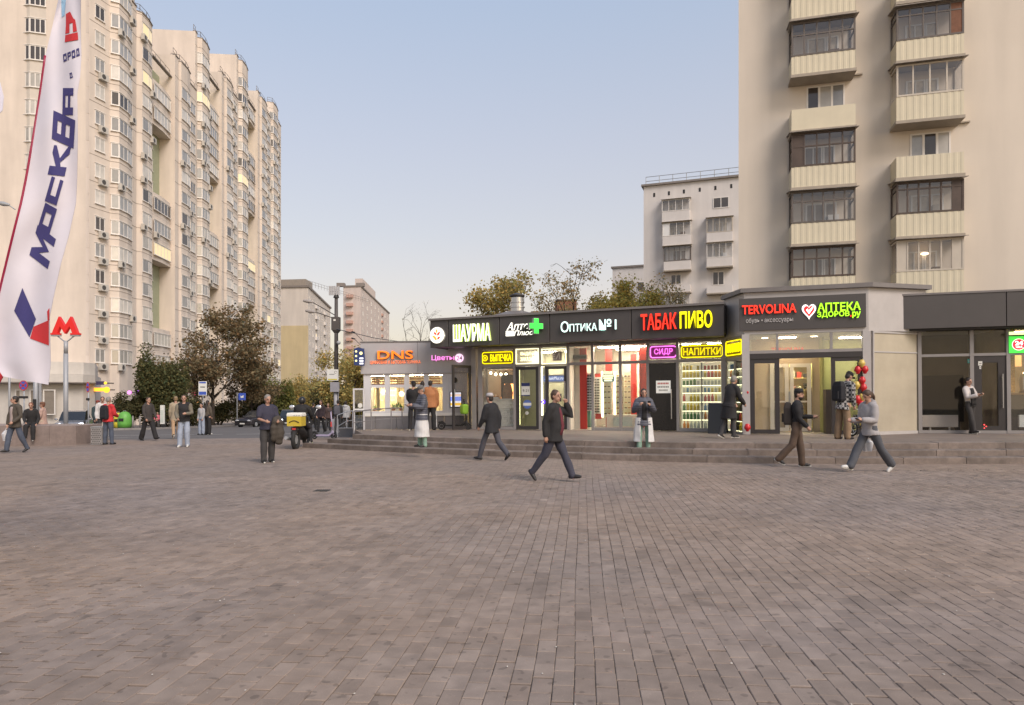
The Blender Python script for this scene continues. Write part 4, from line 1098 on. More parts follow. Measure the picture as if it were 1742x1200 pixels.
REDT = mat('red_print', (.55, .08, .06), .6); GREYT = mat('grey_print', (.28, .27, .25), .6)
t, w, h = paper(S, 887, 652, 901.5, 674, .012, 'opening_hours_sign', 'white and navy opening hours plate on the left pharmacy door', PAPERW, 'sign')
MB().bx(-w / 2, w / 2, -.008, -.0045, h * .26, h / 2).build('band', NAVY, t); MB().bx(-w / 2, w / 2, -.008, -.0045, -h / 2, -h * .42).build('band', NAVY, t)
link('lettering', text_mesh('9-21', DARK, w * .7, h * .2, extrude=.002), t, (0, -.007, -.04))
x, z = S.pix(897, 688, .012)
t = fthing(S, x, -.012, z, 'round_sticker', 'round blue and white sticker on the left pharmacy door', 'sticker')
q = MB(); q.disc_y(0, 0, .165, -.004, 0, 24); q.build('disc', BLUEP, t); q = MB(); q.bx(-.16, .16, -.007, -.0045, -.05, .05); q.build('white_band', PAPERW, t)
x, z = S.pix(896.5, 703, .012)
t = fthing(S, x, -.012, z, 'round_sticker', 'small round white sticker low on the left pharmacy door', 'sticker')
q = MB(); q.disc_y(0, 0, .06, -.004, 0, 16); q.build('disc', PAPERW, t); q = MB(); q.disc_y(0, 0, .03, -.007, -.0045, 12); q.build('dot', GREYT, t)
t, w, h = paper(S, 924, 638, 961, 651, -.4, 'website_banner', 'blue and white website banner inside the right pharmacy door', emit('banner_blue', (.16, .25, .6), .5), 'banner')
MB().bx(-w / 2, w / 2, -.006, -.0045, h * .36, h / 2).build('band', PAPERW, t); MB().bx(-w / 2, w / 2, -.006, -.0045, -h / 2, -h * .36).build('band', PAPERW, t)
link('lettering', text_mesh('AptekiPlus.ru', emit('banner_letters', (.9, .93, 1), .8), w * .86, h * .5, shear=.2, offset=.015, extrude=.002), t, (0, -.008, 0))
x, z = S.pix(924.5, 684, .1)
t = fthing(S, x, -.10, z, 'round_lit_sign', 'tiny violet lit letter A disc between the pharmacy doors', 'sign')
q = MB(); q.disc_y(0, 0, .075, -.03, 0, 20); q.build('disc', emit('violet', (.12, .04, .9), 1.2), t); link('lettering', text_mesh('А', NEONW, .07, .08, extrude=.004, offset=.02), t, (0, -.035, 0))
cab = fthing(S, bays[2] + .35, 2.2, .01, 'pharmacy_counter', 'pharmacy counter with a teal front seen through the glass door', 'counter')
q = MB(); q.bx(0, .9, 0, .5, 0, 1.05); q.build('front', mat('teal_front', (.1, .24, .22), .5), cab); q = MB(); q.bx(-.04, .94, -.04, .54, 1.053, 1.09); q.build('top', WHITE, cab)
sh = fthing(S, bays[2] + .1, 2.9, .01, 'pharmacy_shelf', 'white shelf of small boxes on the pharmacy back wall', 'shelf')
q = MB()
for k in range(6): q.bx(0, 1.1, 0, .26, .4 + k * .38, .42 + k * .38)
q.bx(-.03, 0, 0, .26, 0, 2.5); q.bx(1.1, 1.13, 0, .26, 0, 2.5); q.build('rack', WHITE, sh)
q = MB(); tn = []
for k in range(6):
    for i in range(13):
        hh = random.uniform(.1, .24); q.bx(.02 + i * .083, .09 + i * .083, .03, .15, .422 + k * .38, .422 + k * .38 + hh); cc = random.choice(((.9, .9, .9), (.3, .5, .8), (.9, .4, .3), (.4, .8, .5), (.95, .85, .4))); tn += [cc] * 6
tag(q.build('boxes', mat('carton', (.6, .6, .6), .6, attr='tint'), sh, tint=tn), kind='stuff')

# --- optician: red and white walls, glasses racks, lit strips
def wallpanel(px0, px1, y, z0, z1, m, name='wall_panel'):
    MB().bx(S.pix(px0, 650, -y)[0], S.pix(px1, 650, -y)[0], y, y + .04, z0, z1).build(name, m, shop)
wallpanel(968, 986, .6, .01, 2.95, INW); wallpanel(986.3, 998, .6, .01, 2.95, REDP)
wallpanel(1030, 1041, 1.45, .01, 2.95, REDP); wallpanel(1073, 1083, 1.75, .01, 2.75, REDP); wallpanel(1087.5, 1101, .9, .01, 3.0, REDP); wallpanel(1012, 1023, 1.6, .35, 2.05, REDP)
def glasses_rack(px, y, z0, n, label):
    x = S.pix(px, 660, -y)[0]
    t = fthing(S, x, y, z0, 'glasses_rack', label, 'glasses rack', 'glasses racks in the optician shop')
    q = MB(); q.bx(-.17, .17, .02, .05, -.05, n * .1 + .02); q.build('board', WHITE, t)
    for k in range(n):
        p = MB(); p.bx(-.1, -.015, -.01, .018, k * .1, k * .1 + .045); p.bx(.015, .1, -.01, .018, k * .1, k * .1 + .045); p.bx(-.012, .012, -.008, .01, k * .1 + .025, k * .1 + .033); p.build('glasses', DARK, t)
glasses_rack(1003, .65, .72, 13, 'white rack of dark glasses beside the first red stripe of the optician shop')
glasses_rack(1015, 1.5, .6, 13, 'white rack of dark glasses on the red panel behind the left optician window')
for px, y in ((1024.5, 1.4), (1045.5, 1.5), (1059, 2.3)):
    x = S.pix(px, 660, -y)[0]
    t = fthing(S, x, y, .42, 'lit_display_shelf', 'glass display shelf with a vertical light strip in the optician shop', 'display shelf', 'lit display shelves in the optician shop')
    q = MB(); q.bx(-.035, .035, 0, .03, 0, 1.7); q.build('light_strip', STRIPW, t)
    q = MB(); q.bx(.05, .36, .02, .04, 0, 1.7); q.build('back_board', mat('display_back', (.62, .62, .45), .6), t)
    for k in range(8):
        q = MB(); q.bx(.05, .36, -.08, .018, .1 + k * .2, .108 + k * .2); q.build('shelf', WHITE, t)
        for i in range(2):
            p = MB(); p.bx(.08 + i * .14, .17 + i * .14, -.06, -.03, .114 + k * .2, .155 + k * .2); p.build('glasses', random.choice((DARK, mat('amber_frames', (.3, .15, .05), .4))), t)
t = fthing(S, X(1012) + .1, 1.2, .01, 'display_counter', 'low white display counter inside the optician windows', 'counter')
q = MB(); q.bx(0, 1.75, 0, .5, .05, .5); q.build('body', INW, t); q = MB(); q.bx(.25, .95, -.012, -.001, .1, .42); q.build('front_panel', mat('pale_blue_panel', (.45, .52, .5), .3), t); q = MB(); q.bx(0, 1.75, .02, .5, 0, .047); q.build('plinth', REDP, t)
t, w, h = paper(S, 1024, 637.5, 1045, 650, -.08, 'lit_window_sign', 'small lit yellow and teal sign hanging in the optician window', mat('teal_sign', (.03, .2, .28), .5), 'sign')
for k in range(3): MB().bx(-w * (.44 - k * .06), w * (.44 - k * .06), -.012, -.005, h * (.2 - k * .3), h * (.42 - k * .3)).build('text_line', NEONW, t)
q = MB(); q.tube([(-w * .4, 0, h / 2), (-w * .4, 0, h / 2 + .8)], .005, 4); q.tube([(w * .4, 0, h / 2), (w * .4, 0, h / 2 + .8)], .005, 4); q.build('wire', STEEL, t)
t = fthing(S, X(980), .45, 2.62, 'wall_fan_heater', 'dark grille box above the open optician doorway', 'heater')
q = MB(); q.bx(-.28, .28, -.02, .12, -.08, .08); q.build('case', mat('brown_case', (.16, .12, .1), .5), t); q = MB(); q.bx(-.25, .25, -.026, -.021, -.05, .05); q.build('grille', DARK, t)

# --- drinks shop: black door and lit shelves
MB().bx(bays[6] + .05, bays[7] - .05, -.04, .03, .02, ZTR - .06).build('door', mat('black_door', (.016, .014, .013), .25, var=.2), shop)
dd = fthing(S, bays[7] - .2, -.04, 0, 'pull_handle', 'long steel pull handle on the black shop door', 'handle')
q = MB(); q.tube([(0, -.09, .42), (0, -.09, 1.42)], .02, 8); q.build('bar', STEEL, dd); q = MB(); q.tube([(0, 0, .55), (0, -.09, .55)], .014, 6); q.tube([(0, 0, 1.3), (0, -.09, 1.3)], .014, 6); q.build('post', STEEL, dd)
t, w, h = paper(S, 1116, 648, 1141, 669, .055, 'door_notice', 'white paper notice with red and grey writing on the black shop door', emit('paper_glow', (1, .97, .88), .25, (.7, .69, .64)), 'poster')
for k, (m_, f_) in enumerate(((REDT, .78), (GREYT, .8), (GREYT, .62))):      # writing too blurred to read: broken strokes
    for c_ in range(7): MB().bx(-w * f_ / 2 + c_ * w * f_ / 7, -w * f_ / 2 + (c_ + .72) * w * f_ / 7, -.006, -.0045, h * (.2 - k * .27), h * (.34 - k * .27)).build('text_stroke', m_, t)
bot_cols = {'orange juice': (.75, .28, .03), 'green': (.06, .22, .05), 'clear': (.55, .58, .5), 'brown beer': (.16, .06, .02), 'blue water': (.1, .3, .5), 'red label': (.55, .05, .04), 'yellow': (.75, .55, .05), 'white': (.7, .68, .6)}
bot_meshes = {}
for nm, c in bot_cols.items():
    mt = mat('drink_' + nm.replace(' ', '_'), c, .25, var=.1)
    q = MB(); q.loft([[(r_ * math.cos(k * math.pi / 4), r_ * math.sin(k * math.pi / 4), z) for k in range(8)] for r_, z in ((.043, 0), (.046, .02), (.046, .15), (.017, .2), (.016, .245))]); b1 = q.mesh('bottle', mt, True)
    q = MB(); q.loft([[(.015 * math.cos(k * math.pi / 3), .015 * math.sin(k * math.pi / 3), z) for k in range(6)] for z in (.246, .265)]); c1 = q.mesh('cap', random.choice((REDP, WHITE, DARK)))
    q = MB(); q.loft([[(r_ * math.cos(k * math.pi / 4), r_ * math.sin(k * math.pi / 4), z) for k in range(8)] for r_, z in ((.037, 0), (.041, .012), (.041, .14), (.034, .155))]); k1 = q.mesh('can', mt, True)
    bot_meshes[nm] = (b1, c1, k1)
SHELFBACK = emit('shelf_glow', (1.0, .95, .68), .35, (.6, .56, .4))
def drink_shelves(fr, x0, x1, y, where):
    t = fthing(fr, x0, y, .1, 'drinks_shelves', 'tall lit shelves packed with bottles ' + where, 'shelves')
    w = x1 - x0; nb = max(1, round(w / .75)); lev = [0.0, .3, .6, .9, 1.2, 1.45, 1.7, 1.95]
    q = MB(); q.bx(0, w, .27, .3, 0, 2.2); q.build('back_panel', SHELFBACK, t)
    for i in range(nb + 1): MB().bx(i * w / nb - .012, i * w / nb + .012, 0, .26, 0, 2.2).build('upright', FRAMED if 0 < i < nb else SHELFBACK, t)  # end uprights glow faintly so their dark inner faces read light
    for z in lev:
        MB().bx(.015, w - .015, .0, .26, z - .018, z).build('shelf', WHITE, t)
        MB().bx(.02, w - .02, .012, .03, z - .03, z - .019).build('shelf_light', STRIPW, t)
    for li, z in enumerate(lev):
        names = list(bot_cols) + ['orange juice', 'yellow', 'clear', 'white', 'red label', 'yellow']; cur = random.choice(names)
        xx = .07
        while xx < w - .05:
            if random.random() < .45: cur = random.choice(names)
            near = min(abs(xx - i * w / nb) for i in range(nb + 1))
            if near > .055 and random.random() < .93:
                can = li in (4, 5) and random.random() < .8 or li == 7
                o = thing('drink_can' if can else 'drink_bottle', f'{cur} {"can" if can else "bottle"} standing on the lit drinks shelves {where}', 'can' if can else 'bottle', fr.pt(x0 + xx, y + .09, .1 + z + .001), rot=fr.rot, group=('cans' if can else 'bottles') + ' on the drinks shelves ' + where)
                sc = random.uniform(.9, 1.05); o.scale = (1, 1, sc)
                if can: link('can_body', bot_meshes[cur][2], o)
                else: link('glass', bot_meshes[cur][0], o); link('cap', bot_meshes[cur][1], o)
            xx += .115
drink_shelves(S, bays[7] + .1, xE - .1, .16, 'behind the drinks window')
bb = fthing(S, X(1224) + .0, -.75, 0, 'advertising_stand', 'black folding board stand on the platform beside the drinks window', 'stand')
for s_ in (-1, 1):
    q = MB(); q.add([(-.28, s_ * .28 - .015, 0), (.28, s_ * .28 - .015, 0), (.28, s_ * .04 - .015, .95), (-.28, s_ * .04 - .015, .95), (-.28, s_ * .28 + .015, 0), (.28, s_ * .28 + .015, 0), (.28, s_ * .04 + .015, .95), (-.28, s_ * .04 + .015, .95)], [(0, 1, 2, 3), (7, 6, 5, 4), (0, 4, 5, 1), (1, 5, 6, 2), (2, 6, 7, 3), (3, 7, 4, 0)]); q.build('board', BLACK, bb)
q = MB(); q.tube([(-.2, -.04, .95), (.2, -.04, .95)], .02, 6); q.build('hinge', STEEL, bb)

# open dark door at the corner of the shop row
od = fthing(S, -.22, -.15, 0, 'open_door', 'dark glazed door standing open at the left corner of the shop row', 'door')
q = MB(); q.rect(-.95, 0, .03, 2.4, .1, -.025, .025); dl = q.build('door_leaf', FRAMED, od); dl.rotation_euler = (0, 0, R(70)); dl.location = (-.06, .05, 0)
MB().bx(-.85, -.1, -.006, .006, .13, 2.3).build('pane', GLASSD, dl)
q = MB(); q.tube([(-.9, -.07, .9), (-.9, -.07, 1.5)], .018, 6); q.tube([(-.9, 0, .95), (-.9, -.07, .95)], .012, 5); q.build('handle', STEEL, dl)
q = MB(); q.bx(-.28, -.10, -.04, .9, 0, ZHD + .06); q.build('corner_wall', FRAMEG, shop)

# roof extractor
ve = fthing(S, *S.pix(880, 545, -1.5)[:1], 1.5, 3.92, 'roof_extractor', 'shiny round metal chimney vent on the shop roof', 'roof vent')
q = MB(); q.loft([[(a * .95, b * .6, 0) for a, b in ((-1, -1), (1, -1), (1, 1), (-1, 1))], [(a * .95, b * .6, .42) for a, b in ((-1, -1), (1, -1), (1, 1), (-1, 1))], [(a * .28, b * .28, .62) for a, b in ((-1, -1), (1, -1), (1, 1), (-1, 1))]]); q.build('base', COPING, ve)
q = MB(); n_ = 20
q.loft([[(r_ * math.cos(2 * math.pi * k / n_), r_ * math.sin(2 * math.pi * k / n_), z) for k in range(n_)] for r_, z in ((.26, .6), (.26, .76), (.3, .765), (.3, .8), (.25, .81), (.25, .95), (.29, .955), (.29, .99), (.24, 1.0), (.24, 1.16), (.2, 1.2))]); q.build('pipe', STEEL, ve)
q = MB(); q.loft([[(r_ * math.cos(2 * math.pi * k / n_), r_ * math.sin(2 * math.pi * k / n_), z) for k in range(n_)] for r_, z in ((.3, 1.21), (.3, 1.26), (.02, 1.36))]); q.build('cap', FRAMED, ve)

# ------------------------------------------------------------------ the entrance block
T = Frame((7.13, 20.84, PZ + gz(7.13)), -15.3, SLOPE * .96)
tw = math.hypot(10.46 - 7.13, 19.93 - 20.84)
eb = thing('entrance_block', 'grey clad entrance pavilion with canted corners and sliding glass doors', 'building', T.loc, rot=T.rot)
back = T.Mi @ Vector((12.27, 20.6, PZ + gz(12.27)))
left = T.Mi @ Vector((6.98, 22.33, PZ + gz(7)))
zb0, zb1 = 3.05, 4.32
rot_pl = [(left.x, left.y), (0, 0), (tw, 0), (back.x + .25, back.y)]
def band(mb, pl_, z0, z1, t=.10):
    for (a, b) in zip(pl_, pl_[1:]):
        d = Vector((b[0] - a[0], b[1] - a[1])); L = d.length; d /= L; n = Vector((-d.y, d.x))
        mb.prism([a, b, (b[0] + n.x * t, b[1] + n.y * t), (a[0] + n.x * t, a[1] + n.y * t)], z0, z1)
for a, b in zip(rot_pl, rot_pl[1:]):
    q = MB(); band(q, [a, b], zb0, zb1); q.build('cladding_panel', LIGHTGREY, eb)
q = MB(); band(q, [(left.x - .1, left.y), (-.1, -.1), (tw + .1, -.1), (back.x + .4, back.y - .06)], zb1 + .003, zb1 + .13, .45); q.build('coping', COPING, eb)
q = MB(); q.prism([(left.x + .1, left.y), (.1, .1), (tw - .1, .1), (back.x, back.y + .1), (back.x, 6), (left.x + .1, 6)], zb1 - .3, zb1 + .0); q.build('roof', COPING, eb)
q = MB(); q.prism([(left.x + .1, left.y), (.1, .1), (tw - .1, .1), (back.x, back.y + .1), (back.x, 6), (left.x + .1, 6)], zb0 - .02, zb0 + .05); q.build('ceiling', INC, eb)
q = MB(); q.prism([(left.x + .1, left.y), (.1, .05), (tw - .1, .05), (back.x, back.y), (back.x, 6), (left.x + .1, 6)], -.2, .005); q.build('floor', INF, eb)
x0, z1 = T.pix(1257, 510, .06); x1, _ = T.pix(1473, 498, .06); _, z0 = T.pix(1257, 564, .06)
zs0, zs1 = T.pix(1365, 560, .06)[1], T.pix(1365, 504, .06)[1]
q = MB(); q.bx(x0, x1, -.06, -.002, zs0, zs1); q.build('sign_board', FASCIA, eb)
O2 = .062
t, ref = fascia_sign(T, O2, 1309, 526, 'letter_sign', 'red lit shoe shop lettering on the sign board of the entrance pavilion')
letters(t, T, O2, 'TERVOLINA', 1262, 518.5, 1354.5, 534, [LR, LRD], ex=.03, off=.018, ref=ref)
t, ref = fascia_sign(T, O2, 1309, 545, 'letter_sign', 'thin white lettering under the red lettering of the entrance pavilion')
letters(t, T, O2, 'обувь • аксессуары', 1269, 540.5, 1349, 550.5, [GREYL, GREYEDGE], ex=.008, ref=ref)
t, ref = fascia_sign(T, O2, 1376, 529, 'heart_sign', 'white and red heart emblem with a check mark on the pavilion sign board')
def heart(sx, sz): return [(sx * 16 * math.sin(a) ** 3 / 17, sz * (13 * math.cos(a) - 5 * math.cos(2 * a) - 2 * math.cos(3 * a) - math.cos(4 * a)) / 15) for a in np.linspace(0, 2 * math.pi, 36, endpoint=False)]
xa, za = T.pix(1363, 516, O2); xb, zb_ = T.pix(1389, 542, O2); hw, hh = (xb - xa) / 2, (za - zb_) / 2
q = MB(); q.extr(heart(hw, hh), -.03, 0); q.build('heart_back', emit('heart_white', (1, .98, .95), .9), t)
q = MB(); q.extr(heart(hw * .74, hh * .74), -.045, -.031); q.build('heart_front', emit('heart_red', (.85, .02, .02), .75), t)
q = MB(); q.extr([(-hw * .42, hh * .08), (-hw * .2, hh * .28), (-hw * .05, hh * .02), (hw * .5, hh * .55), (hw * .55, hh * .3), (-hw * .02, -hh * .45)], -.06, -.046); q.build('check_mark', emit('heart_white', (1, .98, .95), .9), t)
t, ref = fascia_sign(T, O2, 1427, 527, 'letter_sign', 'lime green lit pharmacy lettering beside the heart emblem')
letters(t, T, O2, 'АПТЕКА', 1390, 515, 1463.5, 529.5, [LG, LGD], ex=.03, off=.02, ref=ref)
letters(t, T, O2, 'ЗДОРОВ', 1389.5, 530, 1444.5, 541, [LG, LGD], ex=.03, off=.02, ref=ref)
letters(t, T, O2, '.', 1445.5, 536.5, 1448, 539.5, [LR, LRD], ex=.03, off=.03, ref=ref)
letters(t, T, O2, 'ру', 1449, 530.5, 1463.5, 541.5, [LG, LGD], ex=.03, off=.03, ref=ref)
# pillars, transoms, doors
XT = T.px
zt0 = T.pix(1370, 600, 0)[1]; zt1 = zb0
for px, w in ((1269, .11), (1475, .11)):
    MB().bx(XT(px) - w, XT(px) + w, -.02, .16, 0, zb0).build('pillar', LIGHTGREY, eb)
q = MB(); q.bx(XT(1275), XT(1468), -.01, .1, zt0, zt0 + .09); q.build('transom', FRAMEG, eb)
q = MB(); q.bx(XT(1275), XT(1468), -.005, .12, zt0 - .16, zt0 - .003); q.build('door_header', FRAMED, eb)
for px in (1323, 1415): MB().bx(XT(px) - .035, XT(px) + .035, .01, .08, zt0 + .093, zb0 - .002).build('mullion', FRAMEG, eb)
for a, b in ((1276, 1322), (1325, 1413), (1417, 1467)): pane(eb, XT(a), XT(b), zt0 + .09, zb0, .05, glass('sky_glass', (.9, .88, .84), .22))
door_leaf(eb, XT(1276), XT(1326), zt0 - .165, .06, .13, FRAMED)
door_leaf(eb, XT(1414.5), XT(1467), zt0 - .165, .06, .11, FRAMED)
# vestibule: inner white doors, pale walls, green room on the right
PINKIN = mat('vestibule_wall', (.55, .45, .34), .8, var=.05)
xi = lambda px, y: T.pix(px, 660, -y)[0]
q = MB(); q.bx(-.0, xi(1333, 1.7), 1.7, 1.75, .006, zb0 - .03); q.bx(xi(1382, 1.7), xi(1398, 1.7), 1.7, 1.75, .006, zb0 - .03); q.bx(xi(1333, 1.7), xi(1382, 1.7), 1.7, 1.75, 2.2, zb0 - .03); q.build('vestibule_wall', PINKIN, eb)
for a, b in ((1310, 1342), (1343.5, 1380)):
    q = MB(); q.rect(xi(a, 1.6), xi(b, 1.6), .02, 2.2, .12, 1.58, 1.64); q.bx(xi(a, 1.6) + .12, xi(b, 1.6) - .12, 1.585, 1.635, .95, 1.0); d_ = q.build('inner_door', PVC, eb)
    pane(d_, xi(a, 1.6) + .12, xi(b, 1.6) - .12, .14, 2.08, 1.61, name='door_pane'); q = MB(); q.tube([(xi((a if a > 1320 else b), 1.6), 1.55, .95), (xi((a if a > 1320 else b), 1.6), 1.55, 1.3)], .015, 6); q.build('handle', STEEL, d_)
q = MB(); q.bx(.1, tw + 1.0, 4.4, 4.45, .006, 3.0); q.build('shop_back_wall', INB, eb)
q = MB(); q.bx(xi(1399, 1.2), xi(1399, 1.2) + .06, 1.2, 4.4, .006, 3.0); q.build('side_wall', mat('olive_wall', (.36, .37, .16), .8, var=.08), eb)
q = MB(); q.bx(xi(1399, 1.2) + .1, tw + 1.4, 2.6, 2.65, .006, 3.0); q.build('pharmacy_back_wall', mat('olive_wall', (.36, .37, .16), .8, var=.08), eb)
q = MB(); q.bx(xi(1405, .35), xi(1416, .35), .35, .85, .006, 1.35); q.build('vestibule_cabinet', mat('dark_brown', (.06, .045, .035), .5), eb)
for px, y, lab in ((1302, .8, 'left'), (1386, .7, 'right')):
    tt = fthing(T, xi(px, y), y, 3.0, 'recessed_lamp', f'round recessed lamp at the {"drinks shop" if lab == "left" else "balloon"} end of the pavilion ceiling', 'lamp')
    q = MB(); n_ = 16; q.loft([[(r_ * math.cos(2 * math.pi * k / n_), r_ * math.sin(2 * math.pi * k / n_), z) for k in range(n_)] for r_, z in ((.13, .028), (.13, 0), (.1, -.01))]); q.build('ring', WHITE, tt)
    q = MB(); q.loft([[(.095 * math.cos(2 * math.pi * k / n_), .095 * math.sin(2 * math.pi * k / n_), z) for k in range(n_)] for z in (-.012, -.02)]); q.build('lens', LAMPS, tt)
tt = fthing(T, xi(1365, 3.0), 3.0, 2.95, 'track_lamp', 'bright spot lamp in the clothes shop beyond the white inner doors', 'lamp')
q = MB(); q.ell((0, 0, -.12), (.09, .09, .09), 10, 6); q.build('lens', LAMPS, tt, True); q = MB(); q.bx(-.03, .03, -.03, .03, -.05, .04); q.build('holder', WHITE, tt)
ceiling_light(T, xi(1365, 3.6), 3.6, .8, .5, z=3.02, label='bright ceiling light in the clothes shop beyond the inner doors', m=emit('warm_shop', (1, .8, .42), 90))
ceiling_light(T, xi(1340, .9), .9, .5, .3, z=3.02, label='ceiling light just inside the sliding doors of the pavilion', m=emit('warm_vestibule', (1, .8, .5), 40))
ceiling_light(T, xi(1450, 1.6), 1.6, .7, .3, z=3.02, label='ceiling light in the green walled pharmacy of the pavilion')
cr = fthing(T, xi(1373, 2.5), 2.5, .01, 'clothes_rail', 'rail of beige and brown coats in the shop beyond the inner doors', 'clothes rail')
q = MB(); q.tube([(-.45, 0, 0), (-.45, 0, 1.45), (.45, 0, 1.45), (.45, 0, 0)], .018, 6); q.build('rail', STEEL, cr)
for k in range(7):
    q = MB(); q.loft([[(a * w_, b * d_, z) for a, b in ((-1, -1), (1, -1), (1, 1), (-1, 1))] for w_, d_, z in ((.05, .24, .35), (.05, .22, 1.0), (.045, .2, 1.3), (.015, .05, 1.42))])
    o = q.build('coat', mat('coat_%d' % (k % 3), ((.3, .22, .12), (.12, .08, .05), (.4, .34, .24))[k % 3], .9), cr); o.location = (-.38 + k * .125, 0, 0)
sb = fthing(T, xi(1371, 4.0), 4.0, .01, 'shop_shelves', 'lit shelves with bags and shoes on the far shop wall', 'shelves')
q = MB()
for k in range(5): q.bx(-.6, .6, 0, .3, .5 + k * .42, .53 + k * .42)
q.bx(-.6, .6, .3, .33, 0, 2.6); q.build('rack', mat('lit_rack', (.62, .5, .25), .6), sb)
for k in range(4):
    for i in range(5): MB().bx(-.5 + i * .22, -.36 + i * .22, .05, .2, .532 + k * .42, .532 + k * .42 + random.uniform(.12, .3)).build('goods', random.choice((REDP, DARK, WHITE, INB)), sb)
t, ref = fascia_sign(T, -.1, 1346, 595, 'added_reflection_letters', 'dim red copy of the shop lettering added as its reflection in the transom glass')  # glowing copy of the sign letters stands in for their reflection
letters(t, T, -.1, 'TERVOLINA', 1312, 591.5, 1368.5, 598.5, [emit('dim_red', (.9, .05, .05), .55), LRD], ex=.02, off=.03, ref=ref)
# left return with yellow neon
LFm = Frame(T.pt(left.x, left.y, 0), math.degrees(math.atan2(T.loc.y - T.pt(left.x, left.y, 0).y, T.loc.x - T.pt(left.x, left.y, 0).x)))
lwid = math.hypot(left.x, left.y)
q = MB(); q.rect(0.06, lwid - .1, 0, zb0, .05, -.03, .03); q.bx(.11, lwid - .15, -.03, .03, ZTR - .05, ZTR + .05); q.bx(lwid * .5 - .025, lwid * .5 + .025, -.03, .03, .05, ZTR - .05)
o = q.build('side_glazing', FRAMEG, eb); o.matrix_parent_inverse = T.Mi; o.matrix_basis = LFm.M.copy()
o2 = MB().bx(.1, lwid - .14, -.006, .006, .05, zb0 - .05).build('side_pane', GLASS, eb); o2.matrix_parent_inverse = T.Mi; o2.matrix_basis = LFm.M.copy()
t = fthing(LFm, lwid * .52, -.06, (ZTR + ZHD) / 2 + .02, 'neon_sign', 'yellow neon drinks sign on the canted side of the pavilion', 'sign')
w, h = lwid * .82, ZHD - ZTR - .08
MB().bx(-w / 2, w / 2, .03, .045, -h / 2, h / 2).build('back_panel', PAN_Y, t)
pts = rrect_tube(w * .94, h * .8, .07, 0); q = MB(); q.tube(pts + pts[:1], .016, 6); q.build('neon_border', NEONY, t, True)
link('lettering', text_mesh('НАПИТКИ', NEONY, w * .8, h * .5, outline=.02), t)
MB().bx(-.3, .2, .75, .8, 0, 3.0).build('end_wall', INW, fthing(LFm, 0, 0, 0, 'stub_wall', 'white stub wall beside the canted drinks shelves', 'wall'))
drink_shelves(LFm, .10, lwid - .14, .05, 'behind the canted side of the pavilion')
# right canted wall of frosted panels
RFm = Frame(T.pt(tw, 0, 0), math.degrees(math.atan2(T.pt(back.x, back.y, 0).y - T.pt(tw, 0, 0).y, T.pt(back.x, back.y, 0).x - T.pt(tw, 0, 0).x)), .0)
rw = math.hypot(back.x - tw, back.y)
FROST = mat('frosted_panel', (.42, .37, .285), .14, var=.12, vscale=.8)
def rpart(mb, name, m):
    o = mb.build(name, m, eb); o.matrix_parent_inverse = T.Mi; o.matrix_basis = RFm.M.copy(); return o
rpart(MB().bx(.14, rw + .1, .0, .03, .1, 2.42), 'frosted_panel', FROST)
rpart(MB().bx(.14, rw + .1, .0, .03, 2.46, zb0 - .06), 'frosted_panel', FROST)
q = MB(); q.bx(.1, .14, -.03, .05, 0, zb0); q.bx(.14, rw + .1, -.02, .04, 2.421, 2.459); q.bx(.14, rw + .1, -.03, .05, .0, .098); q.bx(.14, rw + .1, -.03, .05, zb0 - .058, zb0 - .003); rpart(q, 'panel_frame', LIGHTGREY)

# ------------------------------------------------------------------ right-hand shops
U = Frame((12.27, 20.6, PZ + gz(12.27)), -15, SLOPE * .96)
rs = thing('right_shop_building', 'dark shop front with unlit windows to the right of the entrance pavilion', 'building', U.loc, rot=U.rot)
UX = U.px; uE = 9.0
uf0, uf1 = U.pix(1620, 557.5, .45)[1], U.pix(1620, 500.5, .45)[1]
s0 = U.px(1519.5, .45); seams = [s0, U.px(1713.5, .45), U.px(1713.5, .45) + 3.6, uE]
for a, b in zip(seams, seams[1:]): q = MB(); q.bx(a + .012, b - .012, -.45, -.35, uf0, uf1); q.build('fascia_panel', FASCIA, rs)
q = MB(); q.bx(s0 + .02, uE, -.345, .2, uf0 + .05, uf1 - .02); q.build('fascia_core', DARK, rs)
q = MB(); q.bx(s0, uE, -.47, .3, uf1 + .003, uf1 + .06); q.build('coping', COPING, rs)
q = MB(); q.bx(s0 + .02, uE, -.34, .1, uf0 - .06, uf0 + .045); q.build('soffit', DARK, rs)
q = MB(); q.bx(.15, uE, .05, 9, uf1 - .6, uf1 - .03); q.build('roof', FASCIA, rs)
ub = [UX(1564), UX(1652.5), UX(1714.5), UX(1714.5) + 2.4, UX(1714.5) + 4.8]
for x in ub: MB().bx(x - .05, x + .05, -.06, .08, 0, uf0 - .062).build('mullion', FRAMEG, rs)
ztu = U.pix(1600, 605, 0)[1]
for a, b in zip(ub, ub[1:]):
    q = MB(); q.bx(a + .052, b - .052, -.05, .07, ztu - .04, ztu + .04); q.bx(a + .052, b - .052, -.05, .07, 0, .09); q.build('rail', FRAMEG, rs)
    pane(rs, a + .05, b - .05, ztu + .04, uf0 - .06, 0, GLASSD)
pane(rs, ub[0] + .05, ub[1] - .05, .09, ztu - .04, 0, GLASSD); pane(rs, ub[2] + .05, ub[3] - .05, .09, ztu - .04, 0, GLASS); pane(rs, ub[3] + .05, ub[4] - .05, .09, ztu - .04, 0, GLASSD)
door_leaf(rs, ub[1] + .06, ub[2] - .06, ztu - .045, .01, .2, FRAMED, GLASSD, 'r')
q = MB(); q.bx(ub[0], ub[2], 2.2, 2.3, 0.005, 3.1); q.bx(ub[2] - .04, ub[2] + .04, .1, 3.5, .005, 3.1); q.build('back_wall', mat('dim_shop_wall', (.26, .22, .19), .9), rs)
